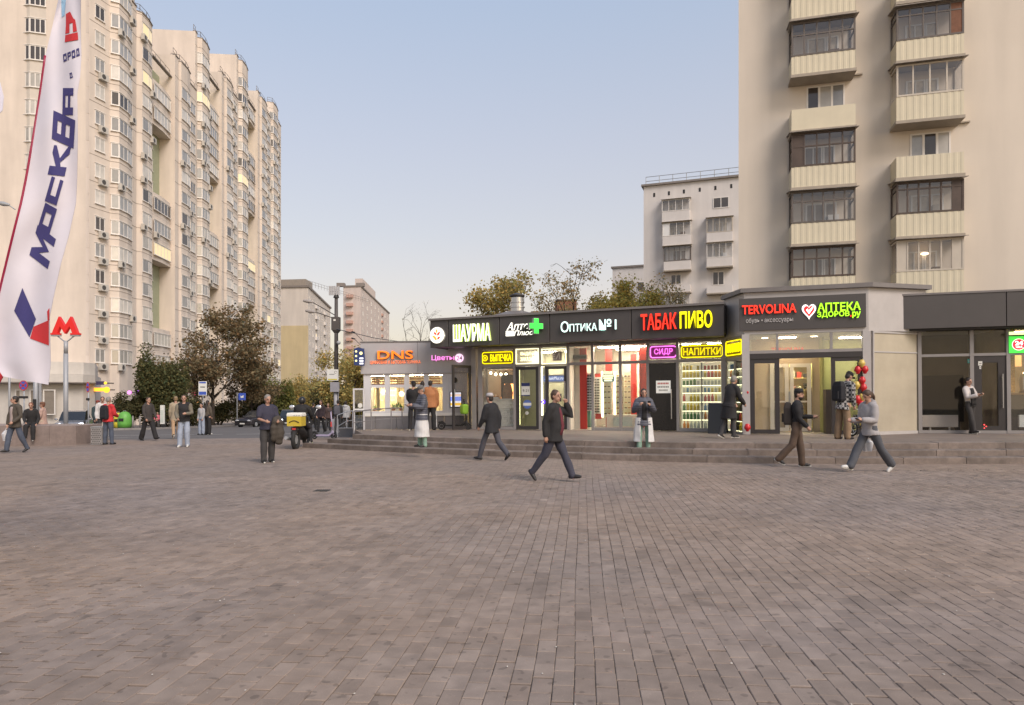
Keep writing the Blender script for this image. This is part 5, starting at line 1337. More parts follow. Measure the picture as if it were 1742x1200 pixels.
q = MB(); q.bx(ub[0], uE, 0.1, 6, -.2, .004); q.build('floor', INF, rs)
q = MB(); q.bx(ub[0], uE, 0.1, 6, 3.12, 3.2); q.build('ceiling', INC, rs)
q = MB(); q.bx(ub[2], uE, 3.4, 3.5, 0.005, 3.1); q.build('back_wall', INB, rs)
for xa, xb, lab in ((ub[0] + .12, ub[1] - .3, 'under the unlit window'), (ub[2] + .35, ub[2] + 1.6, 'under the cafe window')):
    r_ = fthing(U, (xa + xb) / 2, .18, .12, 'radiator', 'low white panel radiator ' + lab, 'radiator'); w = xb - xa
    q = MB(); q.bx(-w / 2, w / 2, 0, .09, .06, .42); q.build('panel', WHITE, r_); q = MB(); q.bx(-w / 2 + .2, -w / 2 + .24, .02, .07, -.1, .058); q.bx(w / 2 - .24, w / 2 - .2, .02, .07, -.1, .058); q.build('feet', WHITE, r_)
for px, lab in ((1600, 'behind the unlit window'),):
    b_ = fthing(U, UX(1610), .9, .01, 'dark_area_panel', 'large dark board added for the dark area behind the unlit window', 'board'); q = MB(); q.bx(-.9, .75, 0, .06, .3, 1.75); q.build('panel', DARK, b_); q = MB(); q.bx(-.8, -.74, .061, .3, .0, 1.2); q.bx(.6, .66, .061, .3, 0, 1.2); q.build('strut', DARK, b_)  # dark board put in for the dark area behind the glass
# stickers on the dark door and window
for px0, py0, px1, py1, m, lab in ((1664, 615, 1671, 622, PAPERW, 'white square sticker high on the dark glass door'), (1666, 623, 1669, 628, PAPERW, 'small pale sticker under the square one on the dark door'), (1646, 611, 1650, 618, mat('teal_sticker', (.05, .3, .25), .6), 'small teal sticker beside the dark glass door')):
    t, w, h = paper(U, px0, py0, px1, py1, .03, 'sticker', lab, m, 'sticker'); MB().bx(-w * .3, w * .3, -.006, -.0045, -h * .15, h * .1).build('print', GREYT, t)
x, z = U.pix(1676, 726, .02); t = fthing(U, x, -.02, z, 'red_indicator', 'tiny red indicator lights low on the dark glass door', 'light')
for k in range(3): MB().bx(-.04 + (k % 2) * .05, -.01 + (k % 2) * .05, -.01, 0, -.06 + k * .05, -.03 + k * .05).build('lamp', emit('red_led', (1, .08, .08), 2), t)
# green convenience sign and cafe corner
x0, z1 = U.pix(1716.5, 572.5, .08); _, z0 = U.pix(1716.5, 601, .08)
t = fthing(U, x0, -.08, (z0 + z1) / 2, 'green_sign', 'bright green shop sign with a round red 24 badge at the right edge', 'sign'); h = z1 - z0
MB().bx(0, 2.3, 0, .05, -h / 2, h / 2).build('panel', emit('green_panel', (.06, .75, .07), .75), t)
q = MB(); q.disc_y(.24, 0, .17, -.012, -.001, 28); q.build('badge_rim', LW, t); q = MB(); q.disc_y(.24, 0, .155, -.02, -.0125, 28); q.build('badge', emit('badge_red', (.75, .02, .05), .7), t)
link('lettering', text_mesh('24', LW, .2, .13, offset=.04, extrude=.004), t, (.24, -.026, .04)); link('lettering', text_mesh('ЧАСА', LW, .17, .055, offset=.03, extrude=.004), t, (.24, -.026, -.075))
strip(U, 1717, 565, 1790, 568, .3, 'greenish light strip under the soffit above the green sign', emit('lime_strip', (.7, 1, .35), 1.2))
ceiling_light(U, ub[2] + 1.0, 1.4, .8, .4, z=3.1, label='warm ceiling light in the cafe at the right edge', m=emit('warm_ceiling2', (1, .7, .35), 40))
q = MB(); q.bx(ub[2] + .1, ub[2] + .38, .5, .55, 1.2, 3.1); q.build('gold_panel', mat('gold_mosaic', (.5, .27, .07), .5, var=.5, vscale=25), rs)
tb = fthing(U, ub[2] + .75, .8, .01, 'cafe_counter', 'dark cafe counter with pastries and a glass coffee urn', 'counter')
q = MB(); q.bx(-.6, 1.1, 0, .5, 0, 1.12); q.build('body', mat('dark_brown', (.06, .045, .035), .5), tb); q = MB(); q.bx(-.63, 1.13, -.03, .53, 1.123, 1.17); q.build('top', mat('wood_top', (.22, .12, .05), .5), tb)
q = MB(); q.loft([[(.05 + r_ * math.cos(k * .52), .2 + r_ * math.sin(k * .52), z) for k in range(12)] for r_, z in ((.12, 1.18), (.1, 1.3), (.13, 1.6), (.1, 1.75), (.03, 1.8))]); q.build('urn', STEEL, tb, True)
q = MB(); q.bx(-.25, .2, .7, .74, 2.0, 2.35); q.build('notice', emit('cafe_notice', (1, .6, .25), .7), tb)
# ------------------------------------------------------------------ grey electronics and flower shop on the left
D = Frame(onground(620, 26.75) + Vector((0, 0, PZ)), -2.2, SLOPE)
dn = thing('corner_shop_building', 'light grey corner shop with a white framed lit window under a grey sign band', 'building', D.loc, rot=D.rot)
DX = D.px
dz = lambda py, o=0.0: D.pix(700, py, o)[1]
xr = DX(795); zb0d, zb1d = dz(635.5, .12), dz(582.5, .12)
zwin0, zwin1, zrail = dz(702), dz(638), dz(657)
CONC = mat('grey_panel', (0.2, 0.19, 0.195), 0.7, var=0.1, grime=.1)
BANDM = mat('sign_band', (0.43, 0.41, 0.415), 0.5, var=0.05)
q = MB(); q.bx(-.05, xr, .1, 7, zb1d - .5, zb1d - .06); q.build('roof', CONC, dn)
q = MB(); q.bx(-.05, .02, .1, 7, -.4, zb1d - .06); q.bx(-.05, xr, 6.9, 7, -.4, zb1d - .1); q.build('wall', LIGHTGREY, dn)
xs = [DX(613.5, .12), DX(711, .12), xr + .2]
for a, b in zip(xs, xs[1:]): q = MB(); q.bx(a + .006, b - .006, -.12, .1, zb0d, zb1d); q.build('fascia_panel', BANDM, dn)
q = MB(); q.bx(xs[0] - .02, xs[-1], -.14, .15, zb1d + .003, zb1d + .05); q.build('coping', COPING, dn)
q = MB(); q.bx(xs[0], xs[0] + .05, .105, 7, zb0d, zb1d); q.build('fascia_panel', BANDM, dn)
xw = DX(754.5)
# plinth panels below the window
for a, b in zip([DX(p) for p in (618, 638, 664, 674, 755, 790)], [DX(p) for p in (638, 664, 674, 755, 790, 795)]):
    q = MB(); q.bx(a + .008, b - .008, -.03, .05, -.25, zwin0 - .14); q.build('plinth_panel', CONC, dn)
q = MB(); q.bx(DX(618), xr, -.06, .06, zwin0 - .135, zwin0 - .02); q.build('sill', WHITE, dn)
wm = [DX(p) for p in (625, 659, 692, 725.5, 757)]
PVCW = mat('white_pvc', (0.6, 0.59, 0.6), 0.45, var=.03)
for x, w in zip(wm, (.14, .1, .1, .1, .1)): MB().bx(x - w, x + w, -.05, .05, zwin0 - .018, zb0d - .003).build('mullion', PVCW, dn)
for a, b in zip(wm, wm[1:]):
    q = MB(); q.bx(a + .1, b - .1, -.045, .045, zrail - .06, zrail + .06); q.bx(a + .1, b - .1, -.045, .045, zwin0 - .018, zwin0 + .07); q.bx(a + .1, b - .1, -.045, .045, zb0d - .07, zb0d - .004); q.build('transom', PVCW, dn)
    pane(dn, a + .1, b - .1, zwin0 + .07, zrail - .06); pane(dn, a + .1, b - .1, zrail + .06, zb0d - .07)
q = MB(); q.bx(wm[-1] + .1, xr, -.04, .06, zwin0 - .018, zb0d - .003); q.build('cladding_panel', PVCW, dn)
x, z = D.pix(773.5, 647, .05); q = MB(); q.disc_y(x, z, .11, -.06, -.041, 24); q.build('round_vent', BLACK, dn)
# terminal with a bright screen
x0, z1 = D.pix(766.5, 668, .1); x1, z0 = D.pix(784.5, 692, .1)
t = fthing(D, (x0 + x1) / 2, -.05, (z0 + z1) / 2, 'payment_terminal', 'wall terminal with a bright blue white and yellow screen', 'terminal'); w, h = x1 - x0, z1 - z0
q = MB(); q.bx(-w / 2 - .03, w / 2 + .03, -.04, 0, -h / 2 - .03, h / 2 + .03); q.build('case', FRAMED, t)
for k, (c, z0_, z1_) in enumerate((((.85, .88, 1), .36, .5), ((1, .6, .4), .28, .36), ((.95, .9, .8), .2, .28), ((.25, .35, 1), -.1, .2), ((.9, .93, 1), -.24, -.1), ((1, .62, .08), -.42, -.24), ((.95, .95, 1), -.5, -.42))):
    MB().bx(-w / 2, w / 2, -.048, -.041, z0_ * h, z1_ * h).build('screen_band', emit('screen_%d' % k, c, .9), t)
# interior
q = MB(); q.bx(.05, xr, 2.6, 2.7, -.2, zb0d + .1); q.build('back_wall', mat('cream_wall', (.62, .54, .36), .8), dn)
q = MB(); q.bx(.05, xr, .1, 6.8, zb0d + .02, zb0d + .08); q.build('ceiling', INC, dn); q = MB(); q.bx(.05, xr, .06, 6.8, -.3, -.02); q.build('floor', INF, dn)
for px in (640, 675, 708, 740):
    ceiling_light(D, DX(px), .8, .7, .3, z=zb0d - .02, label='ceiling light over the flower shop window', m=emit('warm_flower', (1, .82, .5), 75), group='ceiling lights in the flower shop')
WOODL = mat('slatted_wood', (.32, .13, .05), .6, var=.15)
ss = fthing(D, .2, .45, zrail + .02, 'slatted_screen', 'brown slatted wooden screen across the top of the flower shop window', 'screen')
for k in range(5): MB().bx(0, DX(750) - .3, 0, .03, .04 + k * .1, .1 + k * .1).build('slat', WOODL, ss)
for px, py in ((652, 668), (683, 671), (716, 663)):
    x, z = D.pix(px, py, -1.0); t = fthing(D, x, 1.0, z, 'globe_lamp', 'round glowing globe lamp hanging in the flower shop', 'lamp', 'globe lamps in the flower shop')
    q = MB(); q.ell((0, 0, 0), (.11, .11, .11), 14, 8); q.build('globe', emit('globe', (1, .86, .5), 2.2), t, True); q = MB(); q.tube([(0, 0, .1), (0, 0, .6)], .006, 4); q.build('cord', DARK, t)
for px, w in ((632, .16), (650, .1), (668, .16)):
    x = D.pix(px, 660, -1.6)[0]; t = fthing(D, x, 1.6, -.02, 'wall_shelf_unit', 'pale cabinet with price tags inside the flower shop', 'cabinet', 'cabinets in the flower shop'); q = MB(); q.bx(-w, w, 0, .3, 0, 2.0); q.build('cabinet', mat('pale_cab', (.6, .52, .34), .7), t)
    for k in range(3): MB().bx(-w * .7, w * .5, -.012, -.001, 1.1 + k * .2, 1.16 + k * .2).build('price_tag', PAPERW, t)
LEAFS = [mat('leaf_pot_%d' % i, c, .7, var=.3) for i, c in enumerate(((.07, .16, .03), (.1, .2, .04), (.16, .19, .04)))]
def pot_plant(x, y, z, label, hgt=.25):
    t = fthing(D, x, y, z, 'potted_plant', label, 'potted plant', 'potted plants on the flower shop window sill')
    q = MB(); q.loft([[(r_ * math.cos(k * .785), r_ * math.sin(k * .785), zz) for k in range(8)] for r_, zz in ((.06, 0), (.08, .13))]); q.build('pot', random.choice((WHITE, mat('terracotta', (.35, .14, .07), .8))), t)
    q = MB()
    for _ in range(26):
        a = random.uniform(0, 6.28); el = random.uniform(.1, 1.4); L = random.uniform(.08, hgt)
        d_ = Vector((math.cos(a) * math.cos(el), math.sin(a) * math.cos(el), math.sin(el))); s_ = d_.cross(Vector((0, 0, 1))).normalized() * .025; b_ = Vector((0, 0, .12))
        q.add([b_, b_ + d_ * L * .5 + s_, b_ + d_ * L, b_ + d_ * L * .5 - s_], [(0, 1, 2, 3)])
    q.build('leaves', random.choice(LEAFS), t)
for i, px in enumerate((634, 666, 672, 679, 686, 690, 697, 704, 712, 720)): pot_plant(DX(px) , .32, zwin0 + .05, 'bushy green pot plant on the flower shop window sill', .22 + .1 * (i % 3))
q = fthing(D, .3, .2, zwin0 - .03, 'sill_shelf', 'pale shelf under the pot plants in the flower shop', 'shelf'); m_ = MB(); m_.bx(0, DX(750) - .4, 0, .3, 0, .075); m_.build('board', WHITE, q); m_ = MB(); m_.bx(.1, .16, .05, .25, -zwin0 + .02, -.003); m_.bx(2.4, 2.46, .05, .25, -zwin0 + .02, -.003); m_.build('support', WHITE, q)
# signs
t, ref = fascia_sign(D, .125, 673, 607, 'letter_sign', 'big orange lit electronics shop letters on the grey sign band')
me_letters = letters(t, D, .125, 'DNS', 643, 597, 703.5, 611.5, [LO, LOD], ex=.06, off=.012, ref=ref)
letters(t, D, .125, 'ЦИФРОВАЯ И БЫТОВАЯ ТЕХНИКА', 630, 613.3, 715.5, 620, [LOW, LOD], ex=.012, off=.0, ref=ref)
t, ref = fascia_sign(D, .125, 760, 609, 'letter_sign', 'pink lit flower shop lettering with a round badge on the grey sign band')
letters(t, D, .125, 'Цветы', 734.5, 604.5, 773, 614.8, [LPK, LOD], ex=.03, off=.012, ref=ref)
x, z = D.pix(781.5, 609.5, .125); q = MB(); q.disc_y(x - ref[0], z - ref[2], .165, -.07, 0, 28); q.build('badge', LPW, t)
letters(t, D, .2, '24', 776.5, 605.5, 786.5, 613.5, [mat('badge_text', (.6, .45, .55), .5), LPK], ex=.005, off=.01, ref=(ref[0], ref[1], ref[2]))
# blue projecting sign at the corner
x, z = D.pix(612, 607, .3); t = fthing(D, x, -.3, z, 'projecting_sign', 'navy blue projecting sign with yellow lamps at the corner of the grey shop', 'sign')
q = MB(); q.extr([(-.22, .3), (-.22, -.33), (.17, -.36), (.2, -.1), (.17, .3), (-.05, .36)], -.04, .04); q.build('board', mat('navy_sign', (.03, .05, .16), .4), t)
for k in range(3): q = MB(); q.disc_y(-.13, .2 - k * .18, .04, -.055, -.041, 12); q.build('lamp', emit('sign_lamp', (1, .9, .4), .9), t)
for k in range(3): MB().bx(.0, .15, -.05, -.041, -.3 + k * .1, -.24 + k * .1).build('text_line', emit('sign_white', (.9, .92, 1), .7), t)
q = MB(); q.disc_y(.06, .13, .06, -.05, -.041, 14); q.build('emblem', emit('sign_lamp', (1, .9, .4), .9), t)
q = MB(); q.tube([(-.1, .1, .32), (.3, .25, .3)], .015, 5); q.build('bracket', DARK, t)
# glass door leaf, pillar, railings and ramp wall on the left
x0 = D.px(600.5, .5); x1 = D.px(620, .5)
t = fthing(D, x0, -.5, -.15, 'open_glass_door', 'white framed glass door standing open at the left end of the grey shop', 'door'); w = x1 - x0; hd = D.pix(610, 661, .5)[1] + .15
q = MB(); q.rect(0, w, 0, hd, .06, -.03, .03); q.build('frame', PVCW, t); MB().bx(.06, w - .06, -.006, .006, .06, hd - .06).build('pane', glass('door_glass', (.75, .76, .75), .12), t)
q = MB(); q.tube([(.03, -.08, .75), (.03, -.08, 1.05)], .015, 6); q.build('handle', WHITE, t); MB().bx(.05, w - .03, -.05, -.031, hd * .52, hd * .55).build('push_bar', WHITE, t)
q = MB(); q.disc_y(w * .6, hd * .62, .09, -.012, -.007, 16); q.build('sticker', PAPERW, t)
rp = D.Mi @ ground(610, 741); g0 = D.pt(rp.x, rp.y, 0)
pil = thing('white_pillar', 'white boxed pillar at the foot of the shop railing', 'pillar', ground(610, 740))
q = MB(); q.bx(-.2, .2, -.12, .12, 0, .86); q.build('shaft', PVCW, pil); q = MB(); q.bx(-.22, .22, -.14, .14, .863, .9); q.build('cap', PVCW, pil)
def railing_thing(label, pts, posts, h=.95, m=GALV):
    t = thing('handrail', label, 'railing', pts[0])
    L = [Vector(p) - Vector(pts[0]) for p in pts]
    q = MB(); q.tube([p + Vector((0, 0, h)) for p in L], .024, 6); q.build('top_rail', m, t)
    q = MB(); q.tube([p + Vector((0, 0, h * .5)) for p in L], .015, 6); q.build('mid_rail', m, t)
    for a in posts:
        i = min(int(a), len(L) - 2); p = L[i].lerp(L[i + 1], a - i); q = MB(); q.tube([p, p + Vector((0, 0, h))], .022, 6); q.build('post', m, t)
    return t
railing_thing('white tube handrail rising left of the grey shop past the white pillar', [ground(574, 743) + Vector((0, 0, -.05)), ground(590, 738) + Vector((0, 0, .15)), ground(600, 737) + Vector((0, 0, .18)), ground(619, 737) + Vector((0, 0, .2))], [0, 1, 2, 3], .95, PVCW)
P_ = lambda px, o, z=0: D.pt(DX(px), -o, z)
railing_thing('grey tube handrail along the plinth of the grey shop', [P_(612, 1.0, -.12), P_(640, .9, -.05), P_(672, .8, 0), P_(690, .8, 0)], [0, 1, 2.0, 3], .82, CONC)
t = thing('ramp_wall', 'low grey concrete ramp wall left of the white pillar', 'wall', ground(592, 742)); q = MB(); q.bx(-.35, .35, -.1, .1, -.1, .32); q.build('wall', CONC, t); q = MB(); q.bx(-.37, .37, -.12, .12, .323, .36); q.build('coping', LIGHTGREY, t)

# ------------------------------------------------------------------ street furniture
CONCW = mat('pale_concrete', (.4, .39, .39), .8, var=.1)
def d_of(px, py): return ground(px, py).y
b = ground(572, 736); lp = thing('lamp_post', 'tall grey lamp post with control boxes, notice board and antenna on top', 'lamp post', b)
k_ = b.y / F; H_ = lambda py: (736 - py) * k_
q = MB(); q.bx(-.2, .2, -.2, .2, 0, H_(713)); q.build('base', CONCW, lp)
q = MB(); q.cyl((0, 0, H_(713)), (0, 0, H_(668)), .13, .13, 14); q.build('lower_pole', mat('pale_pole', (.36, .35, .36), .6, var=.08), lp, True)
q = MB(); q.cyl((0, 0, H_(668)), (0, 0, H_(500)), .125, .09, 14); q.build('pole', mat('dark_pole', (.075, .065, .06), .6, var=.15), lp, True)
q = MB(); q.bx(-.22, .2, -.2, .16, H_(562), H_(540)); q.loft([[(a * r_, b_ * r_, z) for a, b_ in ((-1, -1), (1, -1), (1, 1), (-1, 1))] for r_, z in ((.2, H_(562) - .003), (.1, H_(567)))]); q.build('control_box', mat('dark_pole', (.075, .065, .06), .6), lp)
MB().bx(-.1, .02, -.206, -.2005, H_(547), H_(544)).build('label_plate', PAPERW, lp)
q = MB(); q.bx(-.26, .2, -.26, -.1, H_(667), H_(650.5)); q.build('meter_box', mat('meter_grey', (.3, .29, .31), .6), lp)
q = MB(); q.bx(-.42, .16, -.3, -.14, H_(648), H_(629)); q.build('notice_board', PAPERW, lp)
MB().bx(-.36, .12, -.305, -.3005, H_(647), H_(645)).build('yellow_band', mat('yellow_print', (.6, .5, .05), .6), lp)
q = MB(); q.tube([(.04 + .06 * math.cos(k * .6), -.303, H_(634) + .07 * math.sin(k * .6)) for k in range(10)], .008, 4); q.build('emblem', DARK, lp); MB().bx(-.3, -.02, -.305, -.3005, H_(638), H_(636.8)).build('text_line', GREYT, lp)
for s_ in (-.32, -.2, -.08, .04, .16):
    q = MB(); q.bx(s_ - .045, s_ + .045, -.14, -.08, H_(503), H_(487.5)); q.build('antenna_panel', CONCW, lp)
q = MB(); q.cyl((0, 0, H_(507)), (0, 0, H_(500)), .16, .1, 12); q.tube([(-.36, -.1, H_(497)), (.2, -.1, H_(497))], .02, 5); q.build('antenna_mount', DARK, lp)
for (ex, ey, sy) in ((527, 514, 537), (531, 531, 543)):
    dx = (ex - 572) * k_; q = MB(); q.tube([(-.05, 0, H_(sy)), (dx * .5, -.1, H_((sy + ey) / 2 - 1)), (dx + .12, -.15, H_(ey))], .025, 6); arm = q.build('arm', mat('dark_pole', (.075, .065, .06), .6), lp)
    q = MB(); q.limb([(dx + .18, -.15, H_(ey) - .03), (dx - .02, -.16, H_(ey)), (dx - .25, -.17, H_(ey) + .04)], [.05, .1, .07], 10); q.build('lamp_head', mat('lamp_head', (.3, .27, .25), .5), arm, True)
q = MB(); q.limb([(.12, -.15, H_(583)), (.2, -.28, H_(584))], [.06, .11], 12); q.build('loudspeaker', GALV, lp, True)
q = MB(); q.tube([(.1, -.14, H_(565)), (.13, -.14, H_(600)), (.12, -.14, H_(700))], .015, 5); q.build('cable', BLACK, lp)
# distant twin lamp behind the grey shop
b = onground(617, 70); l2 = thing('street_lamp', 'thin far street lamp with two arms behind the grey shop', 'street lamp', b); q = MB(); zz = lambda py: (HY - py) * 70 / F + CH - b.z
q.tube([(0, 0, 0), (0, 0, zz(583))], .07, 6); q.build('pole', GALV, l2)
for py in (566, 577):
    q = MB(); q.tube([(0, 0, zz(py + 14)), (-.85, 0, zz(py))], .03, 5); a_ = q.build('arm', DARK, l2); q = MB(); q.limb([(-.8, 0, zz(py)), (-1.1, 0, zz(py) + .08)], [.06, .08], 8); q.build('lamp_head', DARK, a_, True)

# metro sign
b = onground(112, 30); mt_ = thing('metro_sign', 'red letter M metro sign on a tall grey pole', 'sign', b); zz = lambda py: (HY - py) * 30 / F + CH - b.z
POLEG = mat('grey_pole', (.33, .34, .36), .5, .2, var=.08)
q = MB(); q.cyl((0, 0, -.2), (0, 0, zz(602)), .095, .095, 16); q.cyl((0, 0, zz(602)), (0, 0, zz(580)), .085, .085, 16); q.build('pole', POLEG, mt_, True)
for s_ in (-1, 1):
    q = MB(); q.tube([(0, 0, zz(583)), (s_ * .2, 0, zz(577)), (s_ * .38, 0, zz(571.5))], .03, 6); q.build('bracket', POLEG, mt_); q = MB(); q.bx(s_ * .62, s_ * .23, -.07, .07, zz(572.5), zz(570)); q.build('foot_plate', GALV, mt_)
mh = zz(539) - zz(570)
mpoly = [(-.63, 0), (-.63, .07), (-.56, .07), (-.26, mh), (0, mh * .46), (.26, mh), (.56, .07), (.63, .07), (.63, 0), (.24, 0), (.24, .07), (.33, .07), (.21, mh * .47), (.0, mh * .05), (-.21, mh * .47), (-.33, .07), (-.24, .07), (-.24, 0)]
q = MB(); q.extr([(x, z + zz(570) + .003) for x, z in mpoly], -.09, .09); q.build('letter_m', [emit('metro_red', (.8, .02, .015), .2, (.6, .015, .012))], mt_)
# grey poles and no-stopping signs by the road
def post(px, d, ytop, r_, label, cat='pole', name='pole', m=POLEG):
    b = onground(px, d); t = thing(name, label, cat, b); q = MB(); q.cyl((0, 0, -.2), (0, 0, (HY - ytop) * d / F + CH - b.z), r_, r_, 10); q.build('shaft', m, t, True); return t, b
t, b = post(61, 30, 600, .1, 'thick grey double pole behind the hanging flag'); q = MB(); q.bx(-.05, .09, -.13, -.1, 1.35, 1.75); q.build('access_plate', DARK, t)
MB().cyl((.18, .02, -.2), (.18, .02, 4.0), .05, .05, 8).build('second_shaft', POLEG, t)
t, b = post(16, 30, 600, .04, 'thin grey pole at the left edge behind the flag')
q = MB(); q.tube([(-.3, 0, 2.85), (.6, 0, 2.9)], .02, 5); q.build('cross_bar', POLEG, t)
REDS = mat('sign_red', (.5, .04, .04), .5); BLUES = mat('sign_blue', (.05, .1, .45), .5)
def nostop(px, d, py, r_, squash, label, top):
    t, b = post(px, d, top, .035, label, 'sign', 'no_stopping_sign'); z = (HY - py) * d / F + CH - b.z
    e = lambda k, s: (squash * s * r_ * math.cos(k * math.pi / 12), z + s * r_ * math.sin(k * math.pi / 12))
    q = MB(); q.extr([e(k, 1) for k in range(24)], -.06, -.04); q.build('disc', REDS, t); q = MB(); q.extr([e(k, .8) for k in range(24)], -.068, -.0605); q.build('centre', BLUES, t)
    for a in (.785, -.785):
        M_ = Matrix.Rotation(a, 3, 'Y'); q = MB(); q.box((0, -.073, z), (squash * r_ * 1.6, .008, r_ * .2), M=M_); q.build('cross_bar', REDS, t)
    MB().bx(-.28 * squash, .28 * squash, -.06, -.045, z - r_ - .4, z - r_ - .28).build('arrow_plate', DARK, t)
nostop(41, 34, 656, .25, .85, 'no stopping sign in front of the white podium beside the thick pole', 648)
nostop(150.5, 34, 659, .26, .3, 'no stopping sign turned edge on to the right of the metro pole', 652)
# low granite wall the people sit on
GRAN = mat('brown_granite', (.235, .185, .165), .45, var=.2, vscale=4, bump=.1, bscale=60)
b = ground(66, 757); gw = thing('granite_wall', 'low brown granite bench wall in the square on the left', 'wall', b)
hw_ = 33 * b.y / F
for k in range(5):
    x0 = -3.6 + k * 1.0; q = MB(); q.loft([[(x, y, z) for x, y in ((x0 + .004 + e, -.0 + e), (x0 + .996 - e, 0 + e), (x0 + .996 - e, 1.6 - e), (x0 + .004 + e, 1.6 - e))] for z, e in ((-.1, 0), (hw_ - .015, 0), (hw_, .015))]); q.build('stone', GRAN, gw)
# perforated bin
b = ground(169, 756); bn = thing('litter_bin', 'grey perforated metal litter bin with diamond holes', 'litter bin', b); hb = 30 * b.y / F; wb_ = .2
q = MB(); q.bx(-wb_, wb_, -wb_, wb_, 0, hb); q.build('shell', mat('bin_metal', (.33, .31, .3), .5, .3, var=.08), bn)
for r_ in range(9):
    for c_ in range(5):
        x = -wb_ + .045 + c_ * .077 + (.038 if r_ % 2 else 0)
        if x < wb_ - .02: q = MB(); q.extr([(x - .022, .05 + r_ * .072), (x, .02 + r_ * .072), (x + .022, .05 + r_ * .072), (x, .08 + r_ * .072)], -wb_ - .004, -wb_ - .0005); q.build('hole', DARK, bn)
q = MB(); q.rect(-wb_ - .01, wb_ + .01, hb - .05, hb + .01, .02, -wb_ - .01, wb_ + .01); q.build('rim', GALV, bn)
# recycling igloos
def igloo(px, py, w, h, col, label):
    b = onground(px, 56.2); b.z += .1; s_ = b.y / F; t = thing('recycling_container', label, 'recycling container', b); w_, h_ = w * s_ / 2, h * s_
    mt = mat('igloo_' + label.split()[0], col, .5, var=.08)
    q = MB(); q.loft([[(r_ * w_ * math.cos(k * .393), r_ * w_ * math.sin(k * .393), z * h_) for k in range(16)] for r_, z in ((.98, 0.03), (1, .3), (.98, .6), (.85, .8), (.6, .93), (.25, 1.0))]); q.build('shell', mt, t, True)
    q = MB(); q.bx(-w_ * .35, w_ * .35, -w_ * 1.03, -w_ * .8, h_ * .42, h_ * .6); q.build('slot', DARK, t); q = MB(); q.cyl((0, 0, 0), (0, 0, h_ * .028), w_ * .9, w_ * .9, 12); q.build('base', DARK, t)
    q = MB(); q.tube([(-.1, 0, h_ * 1.0), (-.1, 0, h_ * 1.06), (.1, 0, h_ * 1.06), (.1, 0, h_ * 1.0)], .015, 5); q.build('lifting_eye', GALV, t)
igloo(201, 729, 14, 26, (.6, .5, .04), 'yellow domed recycling container beside the green one'); igloo(212, 728.5, 22, 28, (.12, .36, .06), 'green domed recycling container at the kerb')
# bollards
for px in (226, 238, 258, 270, 290):
    b = onground(px, 55.2 + (px - 226) * .07); b.z += .1; t = thing('bollard', 'thin grey bollard along the far kerb', 'bollard', b, group='bollards along the far kerb'); q = MB(); q.cyl((0, 0, .0), (0, 0, .95), .06, .06, 8); q.build('post', KERB, t, True); q = MB(); q.ell((0, 0, .95), (.065, .065, .05), 8, 5); q.build('cap', KERB, t, True)
# low road barrier bollard by the car
b = onground(144, 35); t = thing('road_post', 'dark short road post near the no stopping sign', 'bollard', b); q = MB(); q.cyl((0, 0, -.05), (0, 0, .75), .05, .05, 8); q.build('post', DARK, t); q = MB(); q.cyl((0, 0, .76), (0, 0, .79), .06, .05, 8); q.build('cap', DARK, t)
# white totem and bus stop sign, blue sign
b = onground(276.5, 57); b.z += .1; t = thing('info_totem', 'white information totem at the far kerb', 'totem', b); s_ = 57 / F; q = MB(); q.bx(-3 * s_, 3 * s_, -.1, .1, .3, 38 * s_); q.build('panel', PAPERW, t); q = MB(); q.bx(-2.5 * s_, 2.5 * s_, -.104, -.1005, .4, 30 * s_); q.build('poster', mat('poster_pale', (.52, .55, .5), .5), t); q = MB(); q.bx(-2 * s_, 2 * s_, -.08, .08, 0, .297); q.build('foot', DARK, t)
b = onground(345, 46); t = thing('bus_stop_sign', 'blue and white bus stop sign on a thin pole before the dark trees', 'sign', b); s_ = 46 / F; z0 = (HY - 673) * s_ + CH - b.z
q = MB(); q.cyl((0, .05, 0), (0, .05, z0 + 23 * s_), .035, .035, 8); q.build('pole', POLEG, t)
q = MB(); q.bx(-7 * s_, 7 * s_, -.03, .01, z0, z0 + 24 * s_); q.build('plate', PAPERW, t)
q = MB(); q.bx(-6.2 * s_, 6.2 * s_, -.036, -.0305, z0 + 1 * s_, z0 + 6.5 * s_); q.build('blue_field', BLUES, t); q = MB(); q.bx(-5.5 * s_, 5.5 * s_, -.036, -.0305, z0 + 20.5 * s_, z0 + 23 * s_); q.build('blue_field', BLUES, t)
q = MB(); q.bx(-4 * s_, 4 * s_, -.036, -.0305, z0 + 13.5 * s_, z0 + 15 * s_); q.build('bus_pictogram', DARK, t)
b = onground(412, 68); t = thing('blue_sign', 'blue square sign with a white mark on a pole beside the hedge', 'sign', b); s_ = 68 / F; z0 = (HY - 681) * s_ + CH - b.z
q = MB(); q.bx(-6 * s_, 6 * s_, -.03, .02, z0, z0 + 12 * s_); q.build('plate', BLUES, t); q = MB(); q.extr([(-2.5 * s_, z0 + 4 * s_), (-2.5 * s_, z0 + 8 * s_), (-1 * s_, z0 + 6.5 * s_), (2.5 * s_, z0 + 8.5 * s_), (2.5 * s_, z0 + 4 * s_)], -.036, -.031); q.build('white_mark', PAPERW, t); q = MB(); q.cyl((-9 * s_, .05, 0), (-9 * s_, .05, z0 + 13 * s_), .04, .04, 8); q.tube([(-9 * s_, .04, z0 + 9 * s_), (0, .025, z0 + 9 * s_)], .02, 5); q.build('pole', POLEG, t)
